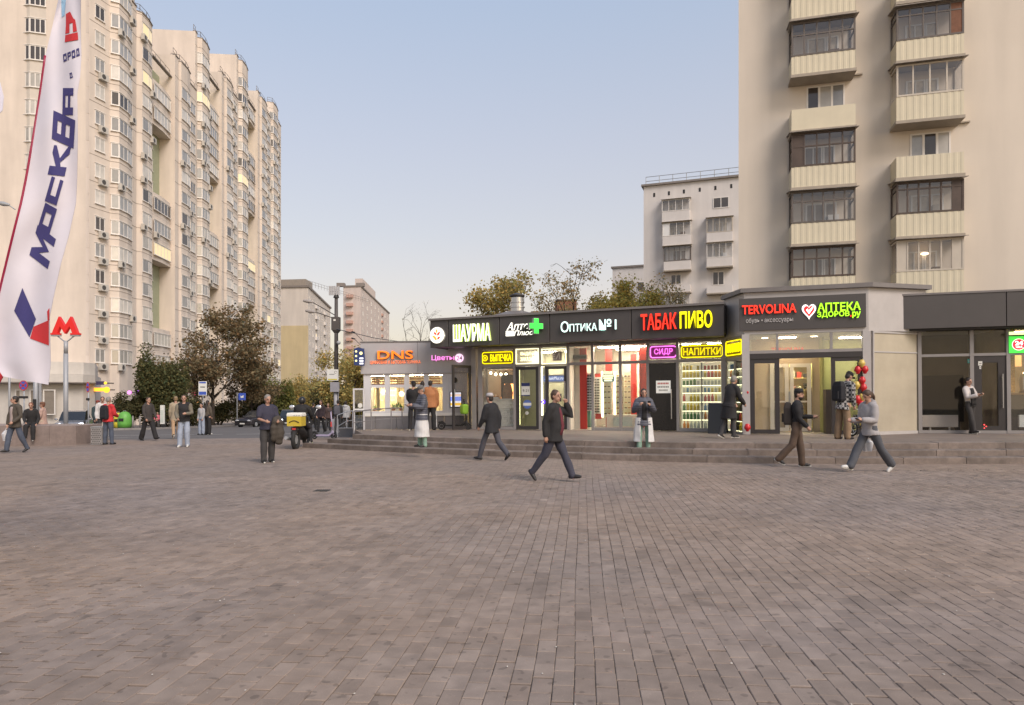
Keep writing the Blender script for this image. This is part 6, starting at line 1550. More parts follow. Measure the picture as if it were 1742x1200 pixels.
# lit signs on the tower's ground floor
def wall_sign(px, py, w, h, d, label, col, st, name='lit_sign', rnd=False):
    p = at(px, py, d); s_ = d / F; t = thing(name, label, 'sign', p); q = MB()
    if rnd: q.disc_y(0, 0, w * s_ / 2, -.1, 0, 16)
    else: q.bx(-w * s_ / 2, w * s_ / 2, -.1, 0, -h * s_ / 2, h * s_ / 2)
    q.build('lightbox', emit('sign_' + label.replace(' ', '_')[:20], col, st), t); q = MB(); q.bx(-.08, .08, .001, 1.2, -.05, .05); q.build('bracket', DARK, t); return t
wall_sign(171, 663, 20, 6, 66, 'glowing orange shop sign on the foot of the tall tower', (1, .42, .03), 1.3); wall_sign(182, 663.5, 10, 10, 65.9, 'round orange end badge of the glowing shop sign', (1, .5, .03), 1.2, rnd=True)
wall_sign(171, 652, 13, 6, 66, 'dark shop sign above the glowing orange one', (.05, .04, .08), .3); wall_sign(180, 652, 4.5, 5, 65.9, 'small orange badge on the dark shop sign', (1, .55, .05), 1.0, rnd=True)
wall_sign(220.5, 668, 6, 7, 74, 'pink glowing round sign at the foot of the tower', (1, .2, .9), 2.0, rnd=True); wall_sign(236, 668, 9, 7, 74, 'violet glowing sign left of the dark bush', (.5, .15, .9), .9)
wall_sign(321, 667, 12, 4, 84, 'pinkish red lit sign between the trees', (1, .08, .2), .8); wall_sign(333, 670, 9, 7, 84, 'crimson lit sign behind the bus stop sign', (.8, .05, .18), .5); wall_sign(336.5, 690, 4, 18, 84, 'tall orange lit sign behind the bus stop pole', (1, .45, .15), .7)
# street lamp reaching in from the left edge, and wires
p = at(6, 348, 26); t = thing('overhead_lamp', 'street lamp head on a cable arm at the left edge', 'street lamp', p); q = MB(); q.limb([(.2, 0, -.02), (0, 0, .02), (-.2, 0, .06)], [.05, .09, .06], 10); q.build('lamp_head', GALV, t, True); q = MB(); q.tube([(.2, 0, -.03), (.45, 0, -.2)], .02, 5); q.tube([(-.15, 0, .06), (-2, 0, .4)], .03, 5); q.build('arm', GALV, t)
# overhead wires far away
t = thing('overhead_wire', 'thin dark overhead wire crossing the dusk sky to the lamp post', 'wire', at(560, 562, 33)); a = Vector(t.location)
q = MB(); q.tube([at(572, 560, 33) - a, at(640, 576, 45) - a, at(745, 590, 60) - a], .02, 4); q.build('strand', BLACK, t)

# ------------------------------------------------------------------ teardrop flags on the left
CLOTHW = mat('flag_cloth', (.66, .63, .69), .85, var=.04, vscale=3)
FNAVY = mat('flag_navy', (.045, .04, .16), .8, var=.05); FRED = mat('flag_red', (.55, .03, .035), .8, var=.05); FBLUE = mat('flag_blue', (.3, .5, .7), .8)
FD = 7.0; fs = FD / F
# the flag's outline in its own plane: left and right edges at each height, metres from the plane's corner
rows = [(-30, 103, 138), (0, 99, 137), (50, 88, 137), (95, 77, 138), (130, 72, 136), (160, 68, 131), (230, 57, 132), (300, 45, 131), (345, 36, 129), (400, 22, 117), (450, 10, 103), (500, -2, 92), (540, -8, 84), (580, -12, 85), (615, -14, 86), (645, 5, 82)]
def flag_row(v):
    for (a, l0, r0), (b, l1, r1) in zip(rows, rows[1:]):
        if a <= v <= b: t = (v - a) / (b - a); return l0 + (l1 - l0) * t, r0 + (r1 - r0) * t
def wav(u, v): return .05 * math.sin(u * 3.4 + v * .012 + .4) + .018 * math.sin(u * 9 - v * .021) + .014 * math.sin(v * .045 + u * 5) - .15 * max(0, u - .55) ** 1.5
fl = thing('feather_flag', 'tall white feather flag with navy lettering and a red and navy emblem on the left', 'flag', at(30, 648, FD))
org = Vector(fl.location)
def fpt(px, py, lift=0.0):
    l_, r_ = flag_row(max(-30, min(645, py))); u = (px - l_) / (r_ - l_); p = Vector(((px - CX) * fs, FD, CH + (HY - py) * fs)); r = (p - Vector((0, 0, CH))).normalized()
    return p + r * (wav(u, py) - lift) - org
q = MB(); NU, NV = 28, 120; vs = []
for j in range(NV + 1):
    v = -30 + 675 * j / NV; l_, r_ = flag_row(v)
    for i in range(NU + 1):
        vv = v + (14 * (i / NU - .3) if j > NV - 8 else 0) * (j - NV + 8) / 8 if j > NV - 8 else v
        p = Vector(((l_ + (r_ - l_) * i / NU - CX) * fs, FD, CH + (HY - vv) * fs)); vs.append(p + (p - Vector((0, 0, CH))).normalized() * wav(i / NU, v) - org)
off_b = Vector((0, .006, 0)); n0 = len(vs)
q.add(vs + [p + off_b for p in vs], [(j * (NU + 1) + i, j * (NU + 1) + i + 1, (j + 1) * (NU + 1) + i + 1, (j + 1) * (NU + 1) + i) for j in range(NV) for i in range(NU)] + [(n0 + j * (NU + 1) + i, n0 + (j + 1) * (NU + 1) + i, n0 + (j + 1) * (NU + 1) + i + 1, n0 + j * (NU + 1) + i + 1) for j in range(NV) for i in range(NU)])
q.build('cloth', CLOTHW, fl, True)
q = MB(); q.tube([fpt(flag_row(v)[0], v, .0) for v in range(95, 560, 15)], .012, 6); q.build('edge_pole', mat('crimson_rod', (.3, .01, .05), .4), fl, True)
def cloth_print(name, polys, m, sub=10):
    """flat print laid on the cloth, following its waves"""
    q = MB()
    for poly in polys:
        bm = bmesh.new(); vsb = [bm.verts.new((x, y, 0)) for x, y in poly]; bm.faces.new(vsb); bmesh.ops.triangulate(bm, faces=bm.faces[:])
        for _ in range(3): bmesh.ops.subdivide_edges(bm, edges=[e for e in bm.edges if e.calc_length() > 9], cuts=1, use_grid_fill=True); bmesh.ops.triangulate(bm, faces=[f for f in bm.faces if len(f.verts) > 3])
        bm.verts.index_update(); q.add([fpt(v.co.x, v.co.y, .008) for v in bm.verts], [tuple(v.index for v in f.verts) for f in bm.faces]); bm.free()
    return q.build(name, m, fl)
def quad_letter(strokes, o, ax, up): return [[(o[0] + ax[0] * x + up[0] * y, o[1] + ax[1] * x + up[1] * y) for x, y in s] for s in strokes]
# letters run up the flag: x of a letter runs up-right along the flag, its top points left
def bar(x0, y0, x1, y1): return [(x0, y0), (x1, y0), (x1, y1), (x0, y1)]
GLY = {
 'М': [bar(0, 0, .26, 1), [(.26, 1), (.5, .5), (.5, .15), (.26, .6)], [(.5, .5), (.74, 1), (.74, .6), (.5, .15)], bar(.74, 0, 1, 1)],
 'О': [bar(0, 0, .28, 1), bar(.72, 0, 1, 1), bar(.28, .74, .72, 1), bar(.28, 0, .72, .26)],
 'С': [bar(0, 0, .3, 1), bar(.3, .72, 1, 1), bar(.3, 0, 1, .28)],
 'К': [bar(0, 0, .3, 1), [(.3, .36), (.3, .64), (.75, 1), (1, 1), (1, .84), (.58, .5)], [(.45, .42), (.58, .5), (1, .16), (1, 0), (.75, 0)]],
 'В': [bar(0, 0, .28, 1), bar(.72, 0, 1, 1), bar(.28, .78, .72, 1), bar(.28, .4, .72, .6), bar(.28, 0, .72, .22)],
 'А': [bar(0, 0, .28, .8), bar(.72, 0, 1, .8), bar(0, .74, 1, 1), bar(.28, .28, .72, .5)],
 'Г': [bar(0, 0, .3, 1), bar(.3, .72, 1, 1)], 'Р': [bar(0, 0, .28, 1), bar(.28, .76, 1, 1), bar(.76, .4, 1, .76), bar(.28, .36, .76, .58)],
 'Д': [bar(0, 0, 1, .24), bar(.1, .24, .36, .8), bar(.66, .24, .92, .8), bar(.1, .76, .92, 1)], 'Т': [bar(0, .74, 1, 1), bar(.36, 0, .64, .74)]}
lt = [('М', (81, 458), (14, -51), (-31, -24)), ('О', (83, 402), (14, -46), (-20, -11)), ('С', (96, 350), (12, -42), (-20, -8)), ('К', (110, 300), (11, -50), (-29, -3)), ('В', (125, 253), (3, -48), (-37, -17)), ('А', (124, 196), (1, -46), (-18, 0))]
for g_, o_, ax, up in lt: cloth_print('lettering', quad_letter(GLY[g_], o_, ax, up), FNAVY)
x0 = 108
for i, g_ in enumerate('ОРОД'): cloth_print('small_lettering', quad_letter(GLY[g_], (108 + i * 7.3, 106 - i * 3.0), (5.8, -2.6), (-1.0, -13)), FNAVY)
cloth_print('small_lettering', quad_letter(GLY['Д'], (119, 134), (5, -2), (-1.5, -9)), FNAVY)
cloth_print('emblem_navy', [[(38, 490), (61, 543), (50, 574), (24, 529)]], FNAVY)
cloth_print('emblem_red', [[(57, 556), (83, 545), (83, 588), (51, 576)], [(80, 530), (84, 524), (84, 545), (81, 546)]], FRED)
cloth_print('top_emblem_red', [bar(0, 0, 1, .28) and [(110, 72), (133, 68), (132, 55), (111, 60)], [(111, 58), (118, 56), (118, 40), (112, 42)], [(124, 55), (131, 53), (128, 34), (123, 30)], [(112, 42), (128, 38), (119, 20), (112, 24)]], FRED)
cloth_print('top_stripe', [[(104, 0), (112, 0), (110, 26), (105, 30)]], FBLUE)
# base and hidden mast of the flag
q = MB(); bz_ = gz(-5.2) - org.z
q.tube([Vector((-12 - CX, 0, 0)) * fs + Vector((0, FD, CH + (HY - 560) * fs)) - org, Vector((-95 - CX, 0, 0)) * fs + Vector((0, FD, 0.02)) - org + Vector((0, 0, gz(-5.8)))], .016, 6); q.build('mast', mat('crimson_rod', (.3, .01, .05), .4), fl)
q = MB(); q.bx(-.25, .25, -.25, .25, -.0, .05); o = q.build('base_plate', DARK, fl); o.location = Vector((-95 - CX, 0, 0)) * fs + Vector((0, FD, gz(-5.8))) - org
def small_flag(label, pts, col, d):
    c = at(*pts[0], d); t = thing('feather_flag', label, 'flag', c); L = [at(x, y, d + .1 * math.sin(i * 1.3)) - c for i, (x, y) in enumerate(pts)]
    q = MB(); q.add(L + [p + Vector((0, .006, 0)) for p in L], [tuple(range(len(L))), tuple(range(2 * len(L) - 1, len(L) - 1, -1))]); q.build('cloth', col, t)
    q = MB(); q.tube([L[-1] + Vector((-.3, .1, 0)), Vector((L[-1].x - .5, .1, gz(c.x) - c.z))], .015, 6); q.build('mast', DARK, t)
small_flag('edge of a red flag at the bottom left corner behind the white flag', [(-60, 560), (12, 622), (10, 632), (0, 650), (-20, 690), (-60, 700)], FRED, 7.9)
small_flag('edge of another white flag at the left border', [(-70, 120), (0, 140), (6, 165), (4, 188), (-3, 195), (-70, 210)], CLOTHW, 7.9)
# ------------------------------------------------------------------ trees and hedges
LEAF = {}
def leaf_mat(name, col):
    m, t, out = _nodes('foliage_' + name)
    a = t.nodes.new('ShaderNodeAttribute'); a.attribute_name = 'tint'
    v = t.nodes.new('ShaderNodeVectorMath'); v.operation = 'MULTIPLY'; v.inputs[1].default_value = col; t.links.new(a.outputs['Color'], v.inputs[0])
    d = t.nodes.new('ShaderNodeBsdfDiffuse'); tl = t.nodes.new('ShaderNodeBsdfTranslucent'); mx = t.nodes.new('ShaderNodeMixShader'); mx.inputs[0].default_value = .4
    t.links.new(v.outputs[0], d.inputs[0]); t.links.new(v.outputs[0], tl.inputs[0]); t.links.new(d.outputs[0], mx.inputs[1]); t.links.new(tl.outputs[0], mx.inputs[2]); t.links.new(mx.outputs[0], out.inputs[0])
    return m
BARK = mat('bark', (.07, .055, .042), .9, var=.3, vscale=6)
def leaf_mesh(name, pts, size, m, hue=.12, dens_dark=None, droop=.3):
    """thousands of small folded leaf faces at the given points"""
    P = np.asarray(pts, np.float32); n = len(P)
    d = rng.normal(size=(n, 3)).astype(np.float32); d[:, 2] = d[:, 2] * .6 - droop; d /= np.linalg.norm(d, axis=1, keepdims=True)
    s = np.cross(d, rng.normal(size=(n, 3))); s /= np.linalg.norm(s, axis=1, keepdims=True); nn = np.cross(d, s)
    L = (size * rng.uniform(.6, 1.35, (n, 1))).astype(np.float32); w = L * rng.uniform(.3, .5, (n, 1))
    v0 = P; v1 = P + d * L * .5 + s * w + nn * L * .08; v2 = P + d * L; v3 = P + d * L * .5 - s * w + nn * L * .08
    V = np.stack([v0, v1, v2, v3], 1).reshape(-1, 3)
    me = bpy.data.meshes.new(name); me.vertices.add(4 * n); me.vertices.foreach_set('co', V.astype(np.float32).ravel())
    me.loops.add(4 * n); me.loops.foreach_set('vertex_index', np.arange(4 * n, dtype=np.int32))
    me.polygons.add(n); me.polygons.foreach_set('loop_start', np.arange(0, 4 * n, 4, dtype=np.int32)); me.polygons.foreach_set('loop_total', np.full(n, 4, np.int32))
    me.materials.append(m); me.update(calc_edges=True)
    g = rng.normal(1.0, .22, (n, 1)).clip(.4, 1.7); hsh = rng.normal(0, hue, (n, 1))
    t = np.concatenate([g * (1 + hsh), g, g * (1 - hsh * .5), np.ones((n, 1))], 1).astype(np.float32)
    a = me.color_attributes.new('tint', 'FLOAT_COLOR', 'CORNER'); a.data.foreach_set('color', np.repeat(t, 4, axis=0).ravel())
    return me
def tree(name, label, base, H, crown, nleaf, lsize, m, trunk_r=.15, levels=4, spread=.75, group=None, clear=.25, lean=(0, 0), twigs=True, tips_only=True, seed=1, clump=.5):
    """crown: (rx, ry, z0, z1) ellipsoid-like envelope in metres from the base"""
    rd = random.Random(seed)
    t = thing(name, label, 'tree' if name != 'bush' else 'bush', base, group=group)
    rx, ry, z0, z1 = crown; zc, rz = (z0 + z1) / 2, (z1 - z0) / 2
    wood = MB(); tips = []
    def inside(p): return (p.x / rx) ** 2 + (p.y / ry) ** 2 + ((p.z - zc) / rz) ** 2
    def grow(p, d, L, r, lev):
        n = 3; pts = [p]; q = p.copy(); dd = d.copy()
        for i in range(n):
            dd = (dd + Vector((rd.gauss(0, .14), rd.gauss(0, .14), rd.gauss(.03, .1)))).normalized(); q = q + dd * (L / n); pts.append(q.copy())
        wood.limb(pts, [r * (1 - .45 * i / n) for i in range(n + 1)], 6 if lev > 1 else 4, 0, False)
        if lev <= 1:
            tips.extend(pts[1:])
        if lev == 0 : return
        k = rd.choice((2, 3, 3)) if lev < levels else 4
        for i in range(k):
            a = rd.uniform(0, 6.28); e = rd.uniform(.35, spread)
            u = dd.orthogonal().normalized(); v = dd.cross(u); nd = (dd * math.cos(e) + (u * math.cos(a) + v * math.sin(a)) * math.sin(e)).normalized()
            s_ = pts[rd.choice((2, 3, 3))]
            LL = L * rd.uniform(.6, .85)
            e_ = s_ + nd * LL
            if inside(e_) > 1.25:
                nd = (nd + (Vector((0, 0, zc)) - s_).normalized() * .6).normalized(); LL *= .7
            grow(s_, nd, LL, r * .55, lev - 1)
    tr = [Vector((0, 0, -.1)), Vector((lean[0] * .3, lean[1] * .3, H * clear * .5)), Vector((lean[0], lean[1], H * clear))]
    wood.limb(tr, [trunk_r * 1.25, trunk_r, trunk_r * .9], 8, 0, False)
    top = tr[-1]
    grow(top, Vector((0, 0, 1)), H * .27, trunk_r * .8, levels)
    for a in range(5):
        an = a * 1.256 + rd.uniform(-.3, .3); grow(top - Vector((0, 0, rd.uniform(0, H * .05))), Vector((math.cos(an) * .8, math.sin(an) * .8, rd.uniform(.25, .7))).normalized(), H * .2, trunk_r * .5, levels - 1)
    wood.build('trunk', BARK, t, True)
    if nleaf:
        T_ = np.array([tuple(p) for p in tips if inside(p) < 1.5] or [tuple(p) for p in tips])
        nleaf = int(nleaf * 1.35); lsize = lsize * .74
        cl = T_[rng.integers(0, len(T_), max(12, int(len(T_) * .6)))]
        P = cl[rng.integers(0, len(cl), nleaf)] + rng.normal(0, clump, (nleaf, 3)) * np.array([1, 1, .75])
        e = (P[:, 0] / rx) ** 2 + (P[:, 1] / ry) ** 2 + ((P[:, 2] - zc) / rz) ** 2
        P = P[(e < 1.3 + rng.normal(0, .2, len(P))) & (P[:, 2] > z0 - .2)]
        link('crown', leaf_mesh('crown', P, lsize, m), t)
    return t
def bush(name, label, base, w, dp, h, nleaf, lsize, m, group=None, seed=1, spiky=0.0, cat=None):
    rd = random.Random(seed); t = thing(name, label, cat or 'bush', base, group=group)
    wood = MB(); P = []
    nb = max(5, int(w * 4))
    lobes = [(rd.uniform(-.75, .75) * w / 2, rd.uniform(-.6, .6) * dp / 2, rd.uniform(.25, .85) * h, rd.uniform(.2, .38)) for _ in range(nb * 2)]
    for i in range(nb):
        x, y, z, _ = lobes[i]; wood.limb([(x * .2, y * .2, -.05), (x * .6, y * .6, z * .5), (x, y, z)], [.04, .03, .012], 5, 0, False)
    wood.build('stems', BARK, t)
    nleaf = int(nleaf * 1.6); lsize = lsize * .75; per = nleaf // len(lobes)
    for x, y, z, r in lobes:
        k = rng.normal(size=(per, 3)); k /= np.linalg.norm(k, axis=1, keepdims=True); rr = rng.uniform(.35, 1.0, (per, 1)) ** .5
        q = np.array([x, y, z]) + k * rr * np.array([r * w * .55, r * dp * .55, r * h * .8]); P.append(q)
    P = np.concatenate(P); P = P[(P[:, 2] > .03) & ((P[:, 0] / (w * .55)) ** 2 + ((P[:, 2] - h * .45) / (h * .62)) ** 2 < 1.1)]
    if spiky:
        k = int(len(P) * spiky); P[:k, 2] += rng.uniform(0, .25, k) * h
    link('foliage', leaf_mesh('foliage', P, lsize, m), t)
    return t
L_RED = leaf_mat('autumn_brown', (.23, .175, .10)); L_GRN = leaf_mat('dark_green', (.13, .13, .06)); L_OLV = leaf_mat('olive', (.46, .37, .14)); L_YEL = leaf_mat('yellowing', (.56, .46, .14)); L_MID = leaf_mat('mid_green', (.19, .195, .065)); L_DRY = leaf_mat('dry_brown', (.52, .40, .20)); L_HEDGE = leaf_mat('hedge', (.10, .095, .048))
def mh(px0, px1, d): return (px1 - px0) * d / F
b = onground(362, 71); tree('maple_tree', 'large reddish brown autumn maple tree in front of the tall tower', b, 12.6, (5.6, 5, 3.0, 14.3), 9000, .36, L_RED, .19, 4, .8, seed=4, clump=.5)
b = onground(318, 69); tree('autumn_tree', 'smaller brown autumn tree under the big maple crown', b, 8.0, (3.4, 3, 1.2, 8.2), 4200, .3, L_RED, .1, 3, .8, seed=9, clump=.45)
b = onground(428, 76); tree('autumn_tree', 'low brown autumn tree at the right side of the big maple', b, 8.4, (4.0, 3, .8, 8.4), 5600, .3, L_RED, .1, 3, .85, seed=13, clump=.45)
b = onground(272, 60); bush('bush', 'big dark green shrubby willow bush left of the maple', b, 5.0, 3.6, 6.0, 10000, .26, L_GRN, seed=3, spiky=.12)
# hedge along the far pavement
for i, (px0, px1, d, h, m, lab) in enumerate(((196, 236, 59, 2.6, L_HEDGE, 'tall grassy hedge behind the recycling containers'), (232, 300, 61, 2.9, L_HEDGE, 'dark hedge below the willow bush'), (296, 345, 66, 2.4, L_HEDGE, 'low dark hedge behind the bus stop sign'), (340, 400, 74, 2.6, L_HEDGE, 'dark hedge left of the parked dark car'), (395, 450, 84, 3.2, L_HEDGE, 'hedge behind the parked dark car'))):
    bush('hedge', lab, onground((px0 + px1) / 2, d), mh(px0, px1, d) * 1.15, 2.2, h, 5200, .2, m, seed=20 + i, spiky=.2, cat='hedge')
for i, (px, d, w, h, m, lab, n) in enumerate(((468, 86, 5.0, 5.6, L_MID, 'mid green bush behind the man with the jacket', 4500), (490, 110, 8.0, 6.6, L_MID, 'pale green bush far along the street', 3800), (520, 95, 5.0, 6.4, L_OLV, 'olive bush behind the delivery rider', 3600), (545, 110, 9.0, 5.6, L_GRN, 'dark green shrubs at the end of the street', 3200), (444, 80, 4.0, 5.0, L_GRN, 'dark shrub below the right side of the maple', 3000), (585, 60, 6.0, 3.9, L_HEDGE, 'dark shrubs behind the open glass door', 4200))):
    bush('bush', lab, onground(px, d), w, 3.0, h, n, .3, m, seed=40 + i, spiky=.15)
b = onground(556, 62); tree('street_tree', 'greenish brown street tree directly behind the lamp post', b, 7.8, (2.3, 2.2, 1.5, 7.6), 3400, .26, L_OLV, .1, 3, .7, seed=21, clump=.4)
b = onground(597, 52); tree('street_tree', 'broad olive tree between the lamp post and the grey shop', b, 6.6, (2.3, 2.2, .6, 6.6), 7600, .24, L_OLV, .1, 3, .8, seed=23, clump=.42)
# trees behind the shop roofs
Z = lambda py, d: (HY - py) * d / F + CH
b = onground(862, 46); tree('olive_tree', 'olive green tree behind the roof extractor of the shops', b, 10.6, (3.2, 2.5, 3.5, Z(470, 46)+.6), 8500, .24, L_OLV, .14, 4, .75, seed=31, clump=.35)
b = onground(820, 50); tree('olive_tree', 'low olive tree behind the kebab lettering', b, 9.4, (2.6, 2, 3.5, Z(500, 50)+.7), 5000, .22, L_OLV, .1, 3, .8, seed=33, clump=.35)
b = onground(915, 52); tree('brown_tree', 'brownish autumn tree in front of the red brick building', b, 10.4, (3.0, 2, 3.5, Z(482, 52)+.7), 8000, .24, L_DRY, .12, 4, .75, seed=35, clump=.35)
b = onground(990, 46); tree('sparse_tree', 'tall half bare tree with thin leaves above the optician sign', b, 11.4, (2.9, 2.4, 4, Z(440, 46)+.6), 2400, .2, L_DRY, .14, 4, .62, seed=37, clump=.3)
b = onground(1062, 43); tree('yellow_tree', 'dense yellowish green tree before the white block', b, 10.4, (2.5, 2, 4, Z(456, 43)+.5), 11000, .22, L_YEL, .13, 4, .8, seed=39, clump=.38)
b = onground(1108, 45); tree('sparse_tree', 'thin brown twiggy tree at the corner of the white block', b, 10.8, (2.2, 1.8, 4, Z(462, 45)+.5), 1800, .18, L_DRY, .1, 4, .7, seed=41, clump=.25)
b = onground(1025, 54); tree('brown_tree', 'olive brown tree filling the gap between the sparse and yellow trees', b, 11.2, (3.2, 2, 4, Z(474, 54)+.8), 8500, .24, L_OLV, .12, 3, .8, seed=43, clump=.4)
b = onground(950, 49); tree('brown_tree', 'thin brown tree rising just left of the red stair tower', b, 9.4, (2.0, 2, 3.5, Z(500, 49) + .6), 3600, .22, L_DRY, .1, 3, .8, seed=53, clump=.36)
b = onground(722, 58); tree('bare_tree', 'bare thin tree against the evening sky above the grey shop', b, 11.4, (2.2, 2, 4, Z(494, 58)), 60, .12, L_DRY, .09, 4, .5, seed=47)
b = onground(668, 66); tree('bare_tree', 'low bare tree showing over the roof of the grey shop', b, 9.4, (2.8, 2, 3, Z(548, 66)), 160, .16, L_DRY, .09, 4, .7, seed=49)

# ------------------------------------------------------------------ vehicles
TYRE = RUBBER; CARGLASS = mat('car_glass', (.02, .022, .025), .06, spec=.9)
def car(name, label, base, rz, L, Wd, H, paint, lights=False, glow=3.0, suv=False, group=None):
    """nose towards local -y"""
    t = thing(name, label, 'car', base, rz, group)
    h0, hb = .22, H * (.62 if suv else .58)
    prof = [(-L / 2, h0 + .1), (-L / 2 + .02, hb * .62), (-L / 2 + .18, hb * .86), (-L * .2, hb), (L * .33 if suv else L * .3, hb * 1.02), (L / 2 - .06, hb * .96), (L / 2, hb * .6), (L / 2 - .05, h0 + .06)]
    def ring(x, k, shr): return [(x, y, z) for y, z in [(a * (1 - shr * .02), h0 + (b_ - h0) * (1 - shr * .06)) for a, b_ in prof]]
    q = MB(); q.loft([ring(-Wd / 2, 0, 1.6), ring(-Wd / 2 + .06, 0, .3), ring(0, 0, 0), ring(Wd / 2 - .06, 0, .3), ring(Wd / 2, 0, 1.6)]); body = q.build('body', paint, t, False)
    rear = L * .47 if suv else L * .36
    cab = [(-L * .22, hb - .03), (-L * .06, H - .06), (L * .04, H), (rear - L * .12, H - .02), (rear, hb - .02)]
    q = MB(); q.loft([[(s_ * w_, y, z) for y, z in cab] for s_, w_ in ((-1, Wd / 2 - .08), (-1, Wd / 2 - .2), (1, Wd / 2 - .2), (1, Wd / 2 - .08))] if False else [[(x, y, z - abs(x) * 0.0) for y, z in [(yy, hb - .03 + (zz - hb + .03) * f_) for yy, zz in cab]] for x, f_ in ((-Wd / 2 + .07, .0), (-Wd / 2 + .2, 1.0), (Wd / 2 - .2, 1.0), (Wd / 2 - .07, .0))]); q.build('windows', CARGLASS, t)
    q = MB(); q.loft([[(x, y, z + .012) for y, z in cab[1:4]] + [(x, y, z - .03) for y, z in reversed(cab[1:4])] for x in (-Wd / 2 + .2, Wd / 2 - .2)]); q.build('roof', paint, t)
    for x in (-Wd / 2 + .1, Wd / 2 - .1):
        for y in (-L * .31, L * .3):
            q = MB(); q.cyl((x - .1, y, .32), (x + .1, y, .32), .32, .32, 18); wh = q.build('wheel', TYRE, t); q = MB(); sx = 1 if x > 0 else -1; q.cyl((x + sx * .101, y, .32), (x + sx * .115, y, .32), .2, .18, 12); q.build('rim', GALV, wh)
    for s_ in (-1, 1):
        q = MB(); q.ell((s_ * (Wd / 2 - .28), -L / 2 + .07, hb * .7), (.2, .09, .085), 12, 6); q.build('headlight', emit('headlight_on', (.95, .97, 1), glow * 4) if lights else mat('headlight_off', (.45, .46, .48), .15), t, True)
        q = MB(); q.ell((s_ * (Wd / 2 + .09), -L * .16, hb + .06), (.1, .07, .07), 8, 5); q.build('mirror', paint, t, True)
    q = MB(); q.bx(-Wd * .3, Wd * .3, -L / 2 - .012, -L / 2 + .06, hb * .5, hb * .68); q.build('grille', BLACK, t); q = MB(); q.bx(-.26, .26, -L / 2 - .03, -L / 2 - .013, h0 + .12, h0 + .23); q.build('number_plate', PAPERW, t); q = MB(); q.bx(-Wd * .46, Wd * .46, -L / 2 + .02, -L / 2 + .15, h0 - .02, h0 + .098); q.build('bumper', BLACK, t)
    return t
SILV = mat('silver_paint', (.3, .31, .34), .25, .6, var=.02); DKP = mat('dark_paint', (.045, .04, .045), .25, .3, var=.02); BLKP = mat('black_paint', (.015, .015, .018), .2, .2, var=.02); WHP = mat('white_car_paint', (.5, .5, .5), .3, var=.02)
def rd_(px, d): b = onground(px, d); b.z -= .03; return b
car('silver_car', 'silver car with glowing headlights driving towards the square behind the granite wall', rd_(127, 47), R(26), 4.3, 1.78, 1.48, SILV, True, 2.5)
car('dark_car', 'dark grey estate car parked at the far kerb facing the square', rd_(437, 66), R(-14), 4.5, 1.8, 1.55, DKP, False, suv=True)
car('black_car', 'black car with one bright headlight behind the delivery rider', rd_(492, 70), R(14), 4.6, 1.85, 1.65, BLKP, True, 1.0, suv=True)
car('black_car', 'black car far down the street right of the delivery rider', rd_(528, 76), R(14), 4.5, 1.8, 1.6, BLKP, False, suv=True)
car('white_car', 'pale car far down the street mostly hidden by pedestrians', rd_(552, 92), R(12), 4.3, 1.75, 1.5, WHP, False)

# delivery moped seen from behind
YB = mat('yellow_box', (.52, .39, .04), .6, var=.06)
mo = ground(503, 763); mp_ = thing('delivery_moped', 'delivery moped with a big yellow and white cargo box seen from behind', 'moped', mo)
q = MB(); q.limb([(0, .0 + .29 * math.sin(k * .524), .29 + .29 * math.cos(k * .524)) for k in range(13)], [.07] * 13, 8, 0, False); q.build('wheel', TYRE, mp_, True)
q = MB(); q.limb([(0, 1.2 + .29 * math.sin(k * .524), .29 + .29 * math.cos(k * .524)) for k in range(13)], [.07] * 13, 8, 0, False); q.build('wheel', TYRE, mp_, True)
q = MB(); q.cyl((-.03, 0, .29), (.03, 0, .29), .15, .15, 12); q.build('hub', GALV, mp_)
q = MB(); q.limb([(0, .05, .62), (0, .5, .55), (0, .85, .35), (0, 1.05, .6), (0, 1.1, 1.0)], [.14, .17, .16, .13, .09], 10); q.build('frame', BLACK, mp_, True)
q = MB(); q.bx(-.12, .12, -.12, .3, .6, .7); q.bx(-.1, .1, -.2, -.14, .46, .58); q.build('mudguard', DARK, mp_)
q = MB(); q.cyl((-.2, .1, .3), (-.24, -.25, .36), .05, .06, 8); q.build('exhaust', GALV, mp_)
q = MB(); q.loft([[(a * .235, .08 + b_ * .25, z) for a, b_ in ((-1, -1), (1, -1), (1, 1), (-1, 1))] for z in (.74, 1.06)]); bx_ = q.build('cargo_box', YB, mp_)
q = MB(); q.loft([[(a * w_, .08 + b_ * w_ * .92, z) for a, b_ in ((-1, -1), (1, -1), (1, 1), (-1, 1))] for w_, z in ((.25, 1.063), (.255, 1.12), (.23, 1.18))]); q.build('lid', PAPERW, bx_)
q = MB(); q.tube([(-.16 + k * .065, -.18, .86 + .06 * math.sin(k * .65)) for k in range(6)], .014, 5); q.build('strap', DARK, bx_)
for i_, w_ in enumerate((.1, .07, .09)): MB().bx(-.02 + i_ * .08, -.02 + i_ * .08 + w_ * .6, -.162, -.157, 1.08, 1.11).build('faded_print', mat('faded_print', (.45, .45, .44), .7), bx_)
q = MB(); q.tube([(-.36, 1.05, 1.08), (0, 1.1, 1.05), (.36, 1.05, 1.08)], .018, 6); q.build('handlebar', BLACK, mp_)
for s_ in (-1, 1): q = MB(); q.tube([(s_ * .3, 1.06, 1.08), (s_ * .42, 1.05, 1.3)], .012, 5); q.ell((s_ * .46, 1.04, 1.35), (.1, .025, .07), 12, 6); q.build('mirror', mat('mirror_face', (.75, .76, .78), .15, .6, var=0), mp_, True)
q = MB(); q.bx(-.06, .06, -.19, -.17, .74 - .12, .74 - .06); q.build('tail_light', REDS, mp_)

